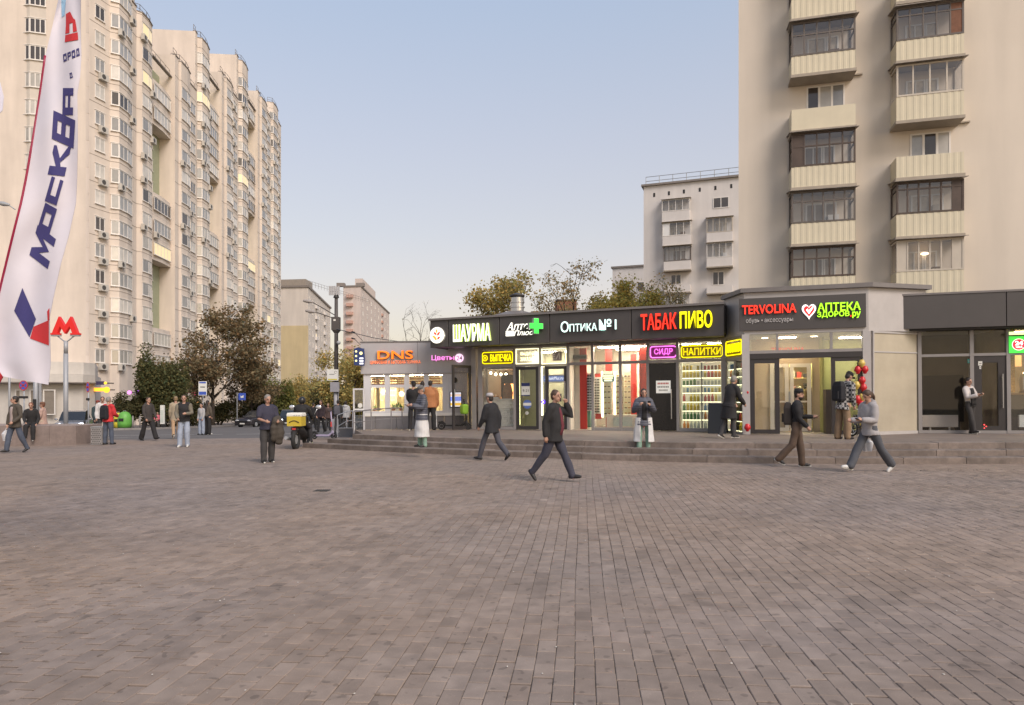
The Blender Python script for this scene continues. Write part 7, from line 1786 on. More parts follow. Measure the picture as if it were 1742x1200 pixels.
def kick_scooter(label, base, rz, m, bagmat=None, L=1.0):
    """front wheel towards local +x"""
    t = thing('kick_scooter', label, 'kick scooter', base, rz)
    for x in (0, L):
        q = MB(); q.limb([(x + .11 * math.cos(k * .524), 0, .13 + .11 * math.sin(k * .524)) for k in range(13)], [.028] * 13, 6, 0, False); w = q.build('wheel', TYRE, t, True); q = MB(); q.cyl((x, -.025, .13), (x, .025, .13), .06, .06, 10); q.build('hub', DARK, w)
    q = MB(); q.bx(.12, L * .78, -.08, .08, .12, .18); q.limb([(L * .75, 0, .15), (L * .88, 0, .24), (L * .93, 0, .34)], [.05, .04, .035], 8); q.build('deck', m, t)
    q = MB(); q.cyl((L, 0, .13), (L * .93, 0, .34), .028, .03, 8); q.cyl((L * .93, 0, .34), (L * .84, 0, 1.12), .03, .024, 8); q.build('stem', m, t, True)
    q = MB(); q.tube([(L * .84, -.26, 1.14), (L * .84, 0, 1.12), (L * .84, .26, 1.14)], .018, 6); q.build('handlebar', BLACK, t)
    q = MB(); q.limb([(-.1, 0, .27), (.03, 0, .29), (.14, 0, .2)], [.03, .04, .03], 6); q.build('mudguard', DARK, t)
    if bagmat: q = MB(); q.loft([[(L * .86 + a * .14 * s_, b_ * .12 * s_, z) for a, b_ in ((-1, -1), (1, -1), (1, 1), (-1, 1))] for s_, z in ((.8, .58), (1, .64), (1.05, .88), (.7, .95))]); q.build('battery_cover' if bagmat is not YB else 'display', bagmat, t)
    return t
LIL = mat('lilac_paint', (.38, .33, .46), .45, var=.05)
sc1 = kick_scooter('lilac rental kick scooter standing at the left end of the steps', ground(535, 747), R(-12), LIL, None, .85)
q = MB(); q.cyl((.75, -.03, .5), (.74, -.03, .7), .034, .032, 8); q.build('reflective_band', mat('red_band', (.55, .06, .05), .5), sc1)
kick_scooter('dark kick scooter with a bright green cover parked by the grey shop', D.pt(DX(757), -1.1, .01), R(-4), BLACK, mat('lime_cover', (.22, .42, .03), .6, var=.15), 1.0)

# balloons on the pavilion pillar, child's bicycle
BRED = mat('red_balloon', (.55, .02, .025), .3, var=.03); BYEL = mat('yellow_balloon', (.62, .45, .1), .3, var=.03)
BG = 'balloons on the pavilion pillar'
for px, py, c, lab in ((1466, 619, 1, 'topmost yellow balloon of the pillar cluster'), (1459, 630, 0, 'left red balloon just under the topmost yellow one'), (1471.5, 629.5, 0, 'right red balloon just under the topmost yellow one'), (1467, 648, 0, 'upper red balloon of the middle pair on the pillar'), (1457.5, 656, 1, 'yellow balloon left of the middle red pair'), (1469, 660, 0, 'lower red balloon of the middle pair on the pillar'), (1459, 680, 0, 'left red balloon of the lower trio on the pillar'), (1467, 677, 1, 'yellow balloon of the lower trio beside the walking woman'), (1465, 688.5, 0, 'bottom red balloon of the lower trio on the pillar'), (1466, 722, 1, 'low yellow balloon behind the child bicycle'), (1271.5, 728, 0, 'lone red balloon at the foot of the left pavilion pillar'), (1272, 668, 0, 'small limp red balloon on the left pavilion pillar')):
    x, z = T.pix(px, py, .2); r_ = 5.6 * 20 / F if '1272' != str(px) else 2.0 * 20 / F
    t = fthing(T, x, -.2, z, 'balloon', lab, 'balloon', BG); q = MB(); q.limb([(0, 0, -r_ * .75), (0, 0, -r_ * .2), (0, 0, r_ * .25), (0, 0, r_ * .6)], [r_ * .55, r_ * .95, r_ * .98, r_ * .8], 14); q.build('skin', BYEL if c else BRED, t, True); q = MB(); q.loft([[(s_ * math.cos(k * 1.05), s_ * math.sin(k * 1.05), z_) for k in range(6)] for s_, z_ in ((.008, -r_ * 1.0), (.018, -r_ * 1.16))]); q.build('knot', BYEL if c else BRED, t)
bk = thing('child_bicycle', 'small dark child bicycle with a red wheel disc on the platform beside the balloons', 'bicycle', T.pt(xi(1462, -.9), -.9, .0), rot=Euler((0, 0, T.rot.z + R(-62))))
for x, m in ((-.3, None), (.38, REDS)):
    q = MB(); q.limb([(x + .2 * math.cos(k * .393), 0, .22 + .2 * math.sin(k * .393)) for k in range(17)], [.028] * 17, 6, 0, False); w = q.build('wheel', TYRE, bk, True); q = MB(); q.limb([(x + .165 * math.cos(k * .393), 0, .22 + .165 * math.sin(k * .393)) for k in range(17)], [.014] * 17, 5, 0, False); q.build('rim', WHITE, w, True)
    q = MB()
    for k in range(6): q.tube([(x, 0, .22), (x + .16 * math.cos(k * 1.05), 0, .22 + .16 * math.sin(k * 1.05))], .006, 3)
    q.build('spokes', STEEL, w)
    if m: q = MB(); q.cyl((x, -.02, .22), (x, .02, .22), .11, .11, 14); q.build('disc', m, w)
q = MB(); q.tube([(-.3, 0, .22), (-.12, 0, .5), (.2, 0, .55), (.0, 0, .24), (-.3, 0, .22)], .02, 6); q.tube([(-.12, 0, .5), (.0, 0, .24)], .02, 6); q.tube([(.38, 0, .22), (.24, 0, .55), (.18, 0, .72)], .02, 6); q.build('frame', DARK, bk)
q = MB(); q.tube([(.14, -.22, .78), (.18, 0, .72), (.14, .22, .78)], .016, 6); q.build('handlebar', STEEL, bk); q = MB(); q.ell((-.15, 0, .58), (.12, .07, .035), 10, 5); q.tube([(-.15, 0, .56), (-.12, 0, .48)], .014, 5); q.build('saddle', BLACK, bk)
# ------------------------------------------------------------------ people
TMP = bpy.data.scenes.new('shaping')
def remesh(mb, vox, smooth_it=2):
    """one continuous surface from overlapping closed shapes"""
    me = bpy.data.meshes.new('body'); me.from_pydata([tuple(v) for v in mb.v], [], mb.f); me.update()
    ob = bpy.data.objects.new('shaping', me); TMP.collection.objects.link(ob)
    m = ob.modifiers.new('r', 'REMESH'); m.mode = 'VOXEL'; m.voxel_size = vox; m.adaptivity = 0
    if smooth_it: s_ = ob.modifiers.new('s', 'SMOOTH'); s_.iterations = smooth_it; s_.factor = .5
    vl = TMP.view_layers[0]; vl.update()
    ev = ob.evaluated_get(vl.depsgraph); out = bpy.data.meshes.new_from_object(ev)
    TMP.collection.objects.unlink(ob); bpy.data.objects.remove(ob); bpy.data.meshes.remove(me)
    return out
def folds(me, amp, freq=14.0, seed=0):
    n = len(me.vertices); co = np.empty(n * 3, np.float32); no = np.empty(n * 3, np.float32)
    me.vertices.foreach_get('co', co); me.vertices.foreach_get('normal', no); co = co.reshape(-1, 3); no = no.reshape(-1, 3)
    r_ = np.random.default_rng(seed); h = np.zeros(n)
    for k in range(7):
        d = r_.normal(size=3) * np.array([1, 1, 1.6]); h += np.sin(co @ d * freq * (.6 + .25 * k) / np.linalg.norm(d) + r_.uniform(0, 6)) / (1 + .3 * k)
    me.vertices.foreach_set('co', (co + no * (h * amp / 2.2)[:, None]).astype(np.float32).ravel()); me.update()
def finish(me, mats, name, parent):
    me.name = name; me.materials.clear()
    for m in mats: me.materials.append(m)
    me.polygons.foreach_set('use_smooth', [True] * len(me.polygons)); me.polygons.foreach_set('material_index', [0] * len(me.polygons))
    return link(name, me, parent)
def ering(c, u, v, rx, ry, n=16): return [c + u * (rx * math.cos(2 * math.pi * i / n)) + v * (ry * math.sin(2 * math.pi * i / n)) for i in range(n)]
SKIN = mat('skin', (.42, .24, .17), .55, var=.06, vscale=8); SKIN2 = mat('skin_tan', (.33, .18, .12), .55, var=.06, vscale=8)
HAIRS = {'dark': mat('hair_dark', (.025, .018, .014), .6, var=.3, vscale=40), 'brown': mat('hair_brown', (.07, .04, .025), .6, var=.3, vscale=40), 'grey': mat('hair_grey', (.22, .2, .18), .6, var=.3, vscale=40), 'red': mat('hair_red', (.16, .06, .03), .6, var=.3, vscale=40), 'blond': mat('hair_blond', (.22, .15, .08), .6, var=.3, vscale=40)}
EYE = mat('eye', (.02, .015, .012), .2); LIP = mat('lips', (.3, .1, .08), .5)
def C(name, col, rough=.85, var=.14): return mat('cloth_' + name, col, rough, var=var, vscale=7, bump=.25, bscale=60)

def person(label, pos, H, head, legs=((.0, .0), (.0, .0)), arms=None, lean=0.0, side=0.0, girth=1.0, shw=.19, hair='dark', hairlen=0, skin=SKIN, look=0.0, nod=0.0,
           top=None, pants=None, shoes=None, hat=None, hipz=None, vox=.014, belly=0.0, group=None, splay=.04, seated=False, extra=None, beard=None, name='person'):
    """head: heading in degrees, 0 faces the camera, 90 faces right. legs: (thigh pitch, knee bend) right and left; arms: (pitch, abduct, elbow, inward) right and left. angles in degrees"""
    s = H / 1.75
    arms = arms or ((4, 6, 14, 4), (4, 6, 14, 4))
    V3 = Vector
    hip = V3((0, 0, 0)); Lx = V3((1, 0, 0))
    la, si = R(lean), R(side)
    up = V3((math.sin(si), -math.sin(la) * math.cos(si), math.cos(la) * math.cos(si))).normalized()
    fw = (V3((0, -1, 0)) - up * V3((0, -1, 0)).dot(up)).normalized(); lat = up.cross(fw) * -1.0
    lat = fw.cross(up) * -1.0 if (fw.cross(up)).x < 0 else fw.cross(up)
    sh = hip + up * .50
    joints = {}
    for i, sg in ((0, -1), (1, 1)):
        p, k = R(legs[i][0]), R(legs[i][1]); sp = legs[i][2] if len(legs[i]) > 2 else splay
        h0 = V3((sg * .092, 0, -.03)); td = V3((sg * math.sin(sp), -math.sin(p), -math.cos(p))).normalized()
        kn = h0 + td * .43; q = p - k; sd = V3((sg * math.sin(sp) * .4, -math.sin(q), -math.cos(q))).normalized(); an = kn + sd * .42
        fp = legs[i][3] if len(legs[i]) > 3 else (0 if abs(math.degrees(q)) < 14 else math.degrees(q) * .9)
        fa = R(fp); fd = V3((sg * .12, -math.cos(fa), math.sin(fa))).normalized()
        joints['leg%d' % i] = (h0, kn, an, fd)
        a, b, e, inn = [R(x) for x in arms[i][:4]]
        s0 = sh + lat * (sg * shw) - up * .035
        ad = (lat * (sg * math.sin(b)) + (fw * math.sin(a) - up * math.cos(a)) * math.cos(b)).normalized()
        el = s0 + ad * .285; f = a + e
        fd2 = (lat * (-sg * math.sin(inn)) + (fw * math.sin(f) - up * math.cos(f)) * math.cos(inn)).normalized(); wr = el + fd2 * .25
        joints['arm%d' % i] = (s0, el, wr, fd2)
    neck = sh + up * .055; hc = sh + up * .20 + fw * .025
    yw = R(look); nd_ = R(nod)
    hf = (fw * math.cos(yw) + lat * math.sin(yw)); hf = (hf * math.cos(nd_) - up * math.sin(nd_)).normalized(); hl = up.cross(hf).normalized(); hu = hf.cross(hl).normalized()
    if hl.dot(lat) < 0: hl = -hl
    B = MB()
    g = girth
    def torso(mb, add, z0, z1s=None, hem=0.0, bel=1.0):
        prof = [(-.07, .135, .10), (0, .162 * g, .112 * g), (.10, .152 * g, .108 * g), (.20, .15 * g, .105 * g), (.32, .168 * g, .115 * g), (.42, .172, .105), (.485, .145, .085), (.53, .075, .062)]
        rings = []
        if z0 < -.07:
            rings.append(ering(hip + up * z0 * .9 + V3((0, 0, z0 * .1)), lat, fw, .172 * g + add + hem, .125 * g + add + hem * .8 + belly * .25)); rings.append(ering(hip + up * z0 * .5, lat, fw, .168 * g + add + hem * .5, .12 * g + add + hem * .4 + belly * .3))
        for t_, rx, ry in prof:
            if t_ < z0 - 1e-4 or (z0 < -.07 and t_ < 0) or (z1s is not None and t_ > z1s): continue
            bf = belly * bel * max(0, 1 - abs(t_ - .14) / .22)
            rings.append(ering(hip + up * t_ + fw * bf * .6, lat, fw, rx * (shw / .19) + add, ry + add + bf * .5))
        mb.loft(rings)
    torso(B, 0, -.07)
    B.limb([neck - up * .04, neck + up * .03, hc - hu * .03], [.058, .052, .05], 10)
    # head: skull, jaw, nose, ears
    Mh = Matrix((hl, -hf, hu)).transposed()
    B.ell(hc + hu * .025 - hf * .01, (.074, .094, .1), 16, 12, M=Mh); B.ell(hc - hu * .045 + hf * .022, (.056, .066, .062), 14, 8, M=Mh); B.ell(hc - hu * .088 + hf * .058, (.026, .024, .022), 10, 6, M=Mh)
    B.limb([hc + hf * .088 + hu * .02, hc + hf * .108 - hu * .02], [.011, .016], 8); B.ell(hc + hf * .066 + hu * .034, (.052, .02, .014), 10, 6, M=Mh)
    for sg in (-1, 1): B.ell(hc + hl * sg * .076 - hf * .008, (.012, .02, .032), 8, 6, M=Mh)
    # legs, feet, arms, hands
    for i in (0, 1):
        h0, kn, an, fd = joints['leg%d' % i]
        B.limb([h0, h0.lerp(kn, .5), kn, kn.lerp(an, .35), an], [.085 * g, .072 * g, .055, .056, .038], 12)
        dnb = (V3((0, 0, -1)) + fd * fd.z).normalized(); B.limb([an, an + dnb * .03, an + dnb * .04 + fd * .06, an + dnb * .045 + fd * .12], [.034, .034, .032, .022], 8)
        s0, el, wr, fd2 = joints['arm%d' % i]; sg = (-1, 1)[i]
        B.limb([s0, s0.lerp(el, .5), el, el.lerp(wr, .4), wr], [.055, .047, .039, .038, .027], 10)
        pal = fd2.cross(lat).normalized(); side_ = lat - fd2 * lat.dot(fd2); side_ = side_.normalized() if side_.length > .2 else fw.cross(fd2).normalized()
        across = fd2.cross(side_).normalized()            # the hand's breadth runs front to back, its palm faces the body
        curl = arms[i][4] if len(arms[i]) > 4 else 22
        toward = -side_ * sg
        pm = wr + fd2 * .045
        B.limb([wr, pm, wr + fd2 * .085], [.026, .032, .034], 8)
        thumb_side = across if across.dot(fw + up * .3) > 0 else -across
        for k, L in enumerate((.062, .072, .068, .054)):
            b0 = wr + fd2 * .082 + thumb_side * (.027 - .018 * k); c1 = R(curl); d1 = (fd2 * math.cos(c1) + toward * math.sin(c1)).normalized(); d2 = (fd2 * math.cos(c1 * 2.4) + toward * math.sin(c1 * 2.4)).normalized()
            B.limb([b0, b0 + d1 * L * .5, b0 + d1 * L * .5 + d2 * L * .5], [.0115, .0105, .009], 6)
        t0 = wr + fd2 * .03 + thumb_side * .026; B.limb([t0, t0 + (thumb_side * .6 + fd2 * .75).normalized() * .035, t0 + (thumb_side * .35 + fd2 + toward * .3).normalized() * .062], [.014, .012, .010], 6)
    zmin = min(min((joints['leg%d' % i][2] - V3((0, 0, .075))).z, (joints['leg%d' % i][2] - V3((0, 0, .055)) + joints['leg%d' % i][3] * .15).z - .02) for i in (0, 1))
    zoff = -zmin if not seated else hipz / s
    bm_ = remesh(B, vox / s if False else vox)
    root = finish(bm_, [skin], name, None)
    tag(root, label, 'person', group)
    root.location = pos; root.rotation_euler = (0, 0, R(head)); root.scale = (s, s, s)
    root.location = Vector(pos) + Vector((0, 0, zoff * s))
    seed = int(abs(pos[0]) * 97) % 1000
    def garment(mb, nm, m, amp=.006, v=None, sm=2):
        me = remesh(mb, v or max(.016, vox), sm); folds(me, amp, seed=seed); return finish(me, [m] if not isinstance(m, list) else m, nm, root)
    # trousers
    if pants:
        q = MB(); w = pants.get('w', .0); hem = pants.get('hem', .0)
        q.loft([ering(hip + up * .09, lat, fw, .158 * g + .012, .112 * g + .012 + belly * .15), ering(hip, lat, fw, .167 * g + .012, .118 * g + .012), ering(hip - up * .08, lat, fw, .15 * g + .012, .115 * g + .01)])
        for i in (0, 1):
            h0, kn, an, fd = joints['leg%d' % i]; end = an + (an - kn).normalized() * pants.get('drop', .02)
            if pants.get('short'): end = kn + (an - kn) * .05
            q.limb([h0, h0.lerp(kn, .5), kn, kn.lerp(end, .5), end], [.094 * g, .082 * g + w * .5, .068 + w, .064 + w + hem * .5, .056 + w + hem], 12)
        garment(q, 'trousers', pants['m'], .011)
    for i in (0, 1):
        h0, kn, an, fd = joints['leg%d' % i]; sh_ = shoes or {'m': C('black_shoe', (.02, .018, .018), .5)}
        dn = (V3((0, 0, -1)) + fd * fd.z).normalized()
        q = MB(); a0 = an + dn * .035; q.limb([a0 - fd * .045, a0 + fd * .03, a0 + fd * .11 + dn * .012, a0 + fd * .165 + dn * .018], [.044, .048, .04, .028], 10); q.limb([an + V3((0, 0, .02)), a0], [.046, .048], 8)
        if 'sole' in sh_:
            o_ = garment(q, 'shoe', sh_['m'], .0, .014, 1); q = MB(); q.limb([a0 - fd * .06 + dn * .034, a0 + fd * .05 + dn * .034, a0 + fd * .17 + dn * .034], [.03, .032, .028], 8); so_ = garment(q, 'sole', sh_['sole'], 0, .014, 1); so_.parent = o_
        else: garment(q, 'shoe', sh_['m'], .0, .014, 1)
    # upper garments, inner to outer
    for gm in (top or []):
        q = MB(); add = gm.get('add', .014); z0 = -gm.get('len', .06)
        torso(q, add, z0, None, gm.get('hem', .01), 1.0)
        if gm.get('collar'): q.limb([sh + up * .02, sh + up * .085 + fw * .01], [.085, .068], 12, 0, False)
        if gm.get('hood'): q.ell(sh + up * .04 - fw * .09, (.12, .07, .09), 12, 8)
        sl = gm.get('sleeve', 1.0)
        for i in (0, 1):
            s0, el, wr, fd2 = joints['arm%d' % i]; w = gm.get('sw', .016)
            q.limb([sh + lat * ((-1, 1)[i] * shw * .55) + up * .005, s0], [.07 + add * .6, .062 + w * .7], 10)
            if sl >= 1: q.limb([s0, s0.lerp(el, .5), el, el.lerp(wr, .5), wr - fd2 * .01], [.06 + w * .6, .053 + w, .047 + w, .042 + w, .034 + w], 12)
            elif sl > 0: q.limb([s0, s0.lerp(el, sl)], [.06 + w * .7, .055 + w * 1.4], 12)
        if gm.get('skirt'):      # open coat hanging below
            zl = gm['skirt']; q2 = MB(); ws = gm.get('flare', .06)
            for sg in (-1, 1):
                if gm.get('open'):
                    q.loft([[hip + V3((sg * (.115 + a), b, 0)) + V3((0, 0, z_)) * 1.0 for a, b in ((0, -.15 - f_), (.11 + f_, -.08), (.12 + f_, .08), (.0, .14 + f_), (-.06, .14 + f_), (.06 + f_, .07), (.05 + f_, -.06), (-.02, -.125 - f_))] for z_, f_ in ((.02, 0), (-zl * .5, ws * .5), (-zl, ws))])
            if not gm.get('open'): q.loft([ering(hip + V3((0, 0, z_)), V3((1, 0, 0)), V3((0, -1, 0)), .175 * g + f_, .13 * g + f_) for z_, f_ in ((.02, add), (-zl * .5, add + ws * .5), (-zl, add + ws))])
        o = garment(q, gm['n'], gm['m'], gm.get('amp', .012))
        if gm.get('quilt'):      # stitched baffles of a padded jacket
            n = len(o.data.vertices); co = np.empty(n * 3, np.float32); no = np.empty(n * 3, np.float32); o.data.vertices.foreach_get('co', co); o.data.vertices.foreach_get('normal', no); co = co.reshape(-1, 3); no = no.reshape(-1, 3)
            h = np.abs(np.sin(co[:, 2] * math.pi / .065)) ** .5 * .018 - .012
            o.data.vertices.foreach_set('co', (co + no * h[:, None] * (np.abs(no[:, 2:3]) < .8)).astype(np.float32).ravel()); o.data.update()
        if gm.get('front'):      # garment underneath showing in the open front
            f_ = gm['front']; w0, w1 = gm.get('fw', (.05, .07)); rings = []
            for t_ in (-.05, .05, .15, .25, .35, .43, .49):
                ry = {-.05: .115, .05: .115, .15: .112, .25: .112, .35: .12, .43: .11, .49: .085}[t_] * (g if t_ < .4 else 1) + add + belly * max(0, 1 - abs(t_ - .14) / .22) * 1.08
                ww = w0 + (w1 - w0) * (t_ + .05) / .54; c0 = hip + up * t_
                rings.append([c0 + lat * (ww * k_ / 3) + fw * (ry + .008 - abs(k_ / 3) ** 2 * .012) for k_ in range(-3, 4)] + [c0 + lat * (ww * k_ / 3) + fw * (ry - .03) for k_ in range(3, -4, -1)])
            q = MB(); q.loft(rings); q.build('shirt_front', f_, root, True)
    # hair, hat, face
    if hair:
        q = MB(); q.ell(hc + hu * .042 - hf * .022, (.083, .093, .095), 16, 10, M=Mh); q.ell(hc + hu * .0 - hf * .045, (.079, .062, .085), 14, 8, M=Mh)
        if hairlen > 0: q.limb([hc - hf * .055 + hu * .0, hc - hf * .075 - hu * .1, sh - fw * .11 - up * (.02 + hairlen * .5), sh - fw * .125 - up * hairlen], [.075, .078, .075, .05], 10)
        if hairlen < 0: q.limb([hc - hf * .08 + hu * .03, hc - hf * .13 + hu * .0, hc - hf * .14 - hu * .1, hc - hf * .12 - hu * .17], [.04, .034, .032, .015], 8)
        if hairlen == 0.01: q.ell(hc - hf * .04 - hu * .03, (.09, .06, .09), 12, 8, M=Mh)
        garment(q, 'hair', HAIRS[hair], .004, .012, 1)
    if beard: q = MB(); q.ell(hc - hu * .07 + hf * .03, (.06, .062, .05), 12, 8, M=Mh); garment(q, 'beard', HAIRS[beard], .003, .012, 1)
    if hat:
        q = MB(); q.loft([[hc + hu * z_ - hf * .008 + (hl * math.cos(k * .393) * r_ + hf * math.sin(k * .393) * r_ * 1.2) for k in range(16)] for z_, r_ in ((.052, .086), (.09, .088), (.13, .075), (.15, .04))]); ho = q.build('cap', hat['m'], root, True)
        if hat.get('brim'):
            q = MB(); q.loft([[hc + hu * (.055 + dz_) + hf * (.09 + .085 * math.sin(k * math.pi / 8)) * 1 + hl * .078 * math.cos(k * math.pi / 8) for k in range(9)] for dz_ in (0, .008)], cap=True); q.build('brim', hat['m'], ho)
    for sg in (-1, 1):
        q = MB(); q.ell(hc + hl * sg * .031 + hf * .079 + hu * .012, (.013, .011, .008), 8, 6, M=Mh); q.build('eye', EYE, root, True)
        q = MB(); q.limb([hc + hl * sg * .016 + hf * .086 + hu * .036, hc + hl * sg * .048 + hf * .072 + hu * .036], [.006, .005], 6); q.build('eyebrow', HAIRS[hair or 'dark'], root, True)
    q = MB(); q.limb([hc - hl * .022 + hf * .084 - hu * .055, hc + hf * .091 - hu * .055, hc + hl * .022 + hf * .084 - hu * .055], [.005, .008, .005], 6); q.build('lips', LIP, root, True)
    root['_j'] = 0; del root['_j']
    joints.update(hip=hip, up=up, fw=fw, lat=lat, sh=sh, hc=hc, root=root, s=s, hf=hf, hl=hl, hu=hu)
    return joints
def world(j, p): return Matrix.LocRotScale(j['root'].location, j['root'].rotation_euler, j['root'].scale) @ p
def held(j, p, name, label, cat): return thing(name, label, cat, world(j, p), rot=j['root'].rotation_euler)
def phone(j, i, label, d=None):
    s0, el, wr, fd2 = j['arm%d' % i]; p = wr + fd2 * .1; t = held(j, p, 'phone', label, 'phone')
    q = MB(); q.bx(-.036, .036, -.006, .004, -.07, .07); q.build('case', BLACK, t); q = MB(); q.bx(-.033, .033, .0045, .007, -.065, .065); q.build('screen', mat('phone_screen', (.08, .09, .11), .1), t)
    t.rotation_euler = (R(50 if d is None else d), 0, j['root'].rotation_euler.z); return t
def backpack(j, label, m, w=.16, hh=.24, dp=.09):
    """worn on the back, so it follows the torso"""
    c = j['sh'] - j['up'] * .24 - j['fw'] * (.13 + dp * .7); t = held(j, c, 'backpack', label, 'backpack')
    q = MB(); q.loft([[(x * w * k_, y * dp * k2, z) for x, y in ((-1, -.7), (-.8, -1), (.8, -1), (1, -.7), (1, .8), (.8, 1), (-.8, 1), (-1, .8))] for z, k_, k2 in ((-hh, .85, .8), (-hh * .8, 1, 1), (hh * .5, .95, .95), (hh * .9, .75, .7), (hh, .5, .4))]); q.build('bag', m, t, False)
    q = MB(); q.loft([[(x * w * .7, dp * 1.0 + y * .04, z) for x, y in ((-1, -1), (1, -1), (.9, 1), (-.9, 1))] for z in (-hh * .75, 0)]); q.build('pocket', m, t)
    for sg in (-1, 1): q = MB(); q.tube([(sg * w * .6, -dp * .8, hh * .7), (sg * w * .65, -dp - .1, hh * .85), (sg * w * .75, -dp - .22, hh * .5), (sg * w * .8, -dp - .2, 0), (sg * w * .8, -dp * .8, -hh * .6)], .016, 5); q.build('strap', m, t)
    return t
def bag(j, i, label, m, w=.14, hh=.34):
    s0, el, wr, fd2 = j['arm%d' % i]; p = wr + fd2 * .1; t = held(j, p, 'carrier_bag', label, 'bag')
    q = MB(); q.loft([[(x * .05 * k_, y * w * k_, z) for x, y in ((-1, -1), (1, -1), (1, 1), (-1, 1))] for z, k_ in ((-hh - .08, .8), (-hh * .6, 1.1), (-.14, .75), (-.1, .45))]); me = q.build('bag', m, t, False)
    for sg in (-1, 1): q = MB(); q.tube([(0, sg * .06, -.1), (0, sg * .02, -.01), (0, -sg * .02, -.01)], .007, 4); q.build('handle', m, t)
    return t

BLK = C('black', (.018, .017, .018)); NVY = C('navy', (.03, .032, .05)); DGR = C('dark_grey', (.05, .048, .05)); JEAN = C('jeans', (.07, .085, .12)); JEANL = C('light_jeans', (.3, .34, .42)); JEAND = C('dark_jeans', (.075, .078, .09)); MAR = C('maroon', (.13, .025, .035)); OLIV = C('olive_brown', (.07, .058, .045)); BEI = C('beige', (.4, .31, .24)); PINKB = C('pinkish_beige', (.42, .28, .23)); REDC = C('red_knit', (.5, .03, .035)); WHC = C('white_coat', (.62, .61, .6), .85, .06); GRV = C('slate_puffer', (.075, .078, .1), .6); MINT = C('mint', (.22, .34, .27)); ORB = C('orange_brown', (.36, .15, .06)); HOOD = C('grey_hoodie', (.33, .31, .31)); KHA = C('khaki', (.24, .16, .095)); BRN = C('brown_trousers', (.1, .065, .045)); OLS = C('olive_sleeve', (.16, .14, .105)); LGR = C('pale_grey', (.38, .37, .37)); TANC = C('tan', (.38, .25, .15)); PNK = C('pink', (.55, .12, .16)); STRIPE = C('white_stripe', (.6, .6, .6))
WSH = {'m': C('white_sneaker', (.6, .59, .57), .5), 'sole': C('white_sole', (.65, .64, .6), .6)}; BSH = {'m': C('black_shoe', (.02, .018, .018), .5)}; BWS = {'m': C('black_shoe', (.02, .018, .018), .5), 'sole': C('white_sole', (.65, .64, .6), .6)}
def gp(px, py): return ground(px, py)
def plat_pos(px, py, z=PZ):      # a point standing on the platform
    d = (CH - z) * F / (py - HY + SLOPE * (px - CX)); x = (px - CX) / F * d; return Vector((x, d, gz(x) + z))

# man on the phone in the middle
j = person('man in a dark jacket and maroon shirt walking with a phone at his ear', gp(942, 819.5), 1.76, 62, ((-20, 18, .03, -48), (25, 3, .03, 8)), ((-16, 12, 20, 0), (62, 16, 138, 16, 50)), lean=2, girth=1.14, belly=.05, hair='brown', look=-12,
           top=[{'n': 'jacket', 'm': BLK, 'len': .17, 'add': .022, 'collar': True, 'sw': .022, 'front': MAR, 'fw': (.06, .045)}], pants={'m': C('navy_trousers', (.045, .045, .065)), 'w': .012}, shoes=BSH, vox=.0105)
s0, el, wr, fd2 = j['arm1']; t = held(j, j['hc'] + j['hl'] * .1 + j['hf'] * .02 - j['hu'] * .02, 'phone', 'black phone held to the ear of the man in the maroon shirt', 'phone'); q = MB(); q.bx(-.006, .006, -.03, .03, -.075, .075); q.build('case', BLACK, t); q = MB(); q.bx(-.009, -.0062, -.027, .027, -.07, .07); q.build('screen', mat('phone_screen', (.08, .09, .11), .1), t)
# man in the navy t-shirt carrying a jacket
j = person('man in a navy t-shirt and dark trousers carrying a jacket over his arm', gp(455, 786), 1.74, 34, ((6, 6, .02), (4, 12, .02)), ((14, 10, 62, 25), (8, 10, 70, 10)), girth=1.12, hair='grey', look=10, nod=12, belly=.04,
           top=[{'n': 't_shirt', 'm': C('navy_tee', (.035, .033, .055)), 'len': .1, 'add': .014, 'sleeve': .75, 'sw': .016}], pants={'m': C('charcoal_trousers', (.045, .042, .042)), 'w': .02, 'hem': .01}, shoes={'m': C('black_shoe', (.02, .018, .018), .5), 'sole': C('white_sole', (.65, .64, .6), .6)}, vox=.0115)
s0, el, wr, fd2 = j['arm1']; t = held(j, el.lerp(wr, .55), 'folded_jacket', 'dark olive jacket hanging over the arm of the man in the navy t-shirt', 'jacket'); q = MB()
q.limb([(0, 0, .05), (.03, -.02, -.1), (.05, -.03, -.35), (.03, -.02, -.56)], [.1, .12, .13, .1], 10); q.limb([(-.05, -.05, .04), (-.1, -.08, -.2), (-.12, -.06, -.5)], [.08, .1, .06], 10); me = remesh(q, .02); folds(me, .02, 22, 3); finish(me, [C('jacket_olive', (.055, .045, .035))], 'cloth', t)
# walker with grey cap, back view
j = person('man in a black jacket and pale grey cap walking left before the kebab window', gp(836, 783), 1.76, -128, ((-22, 22, .03, -40), (24, 6, .03, 8)), ((-14, 8, 18, 2), (14, 8, 22, 2)), lean=3, hair='dark', top=[{'n': 'jacket', 'm': C('black_parka', (.016, .016, .019)), 'len': .2, 'add': .03, 'collar': True, 'sw': .028, 'hem': .02}], pants={'m': C('slate_jeans', (.065, .065, .08)), 'w': .008}, shoes=BSH, hat={'m': C('pale_cap', (.42, .4, .4)), 'brim': True}, vox=.0115)
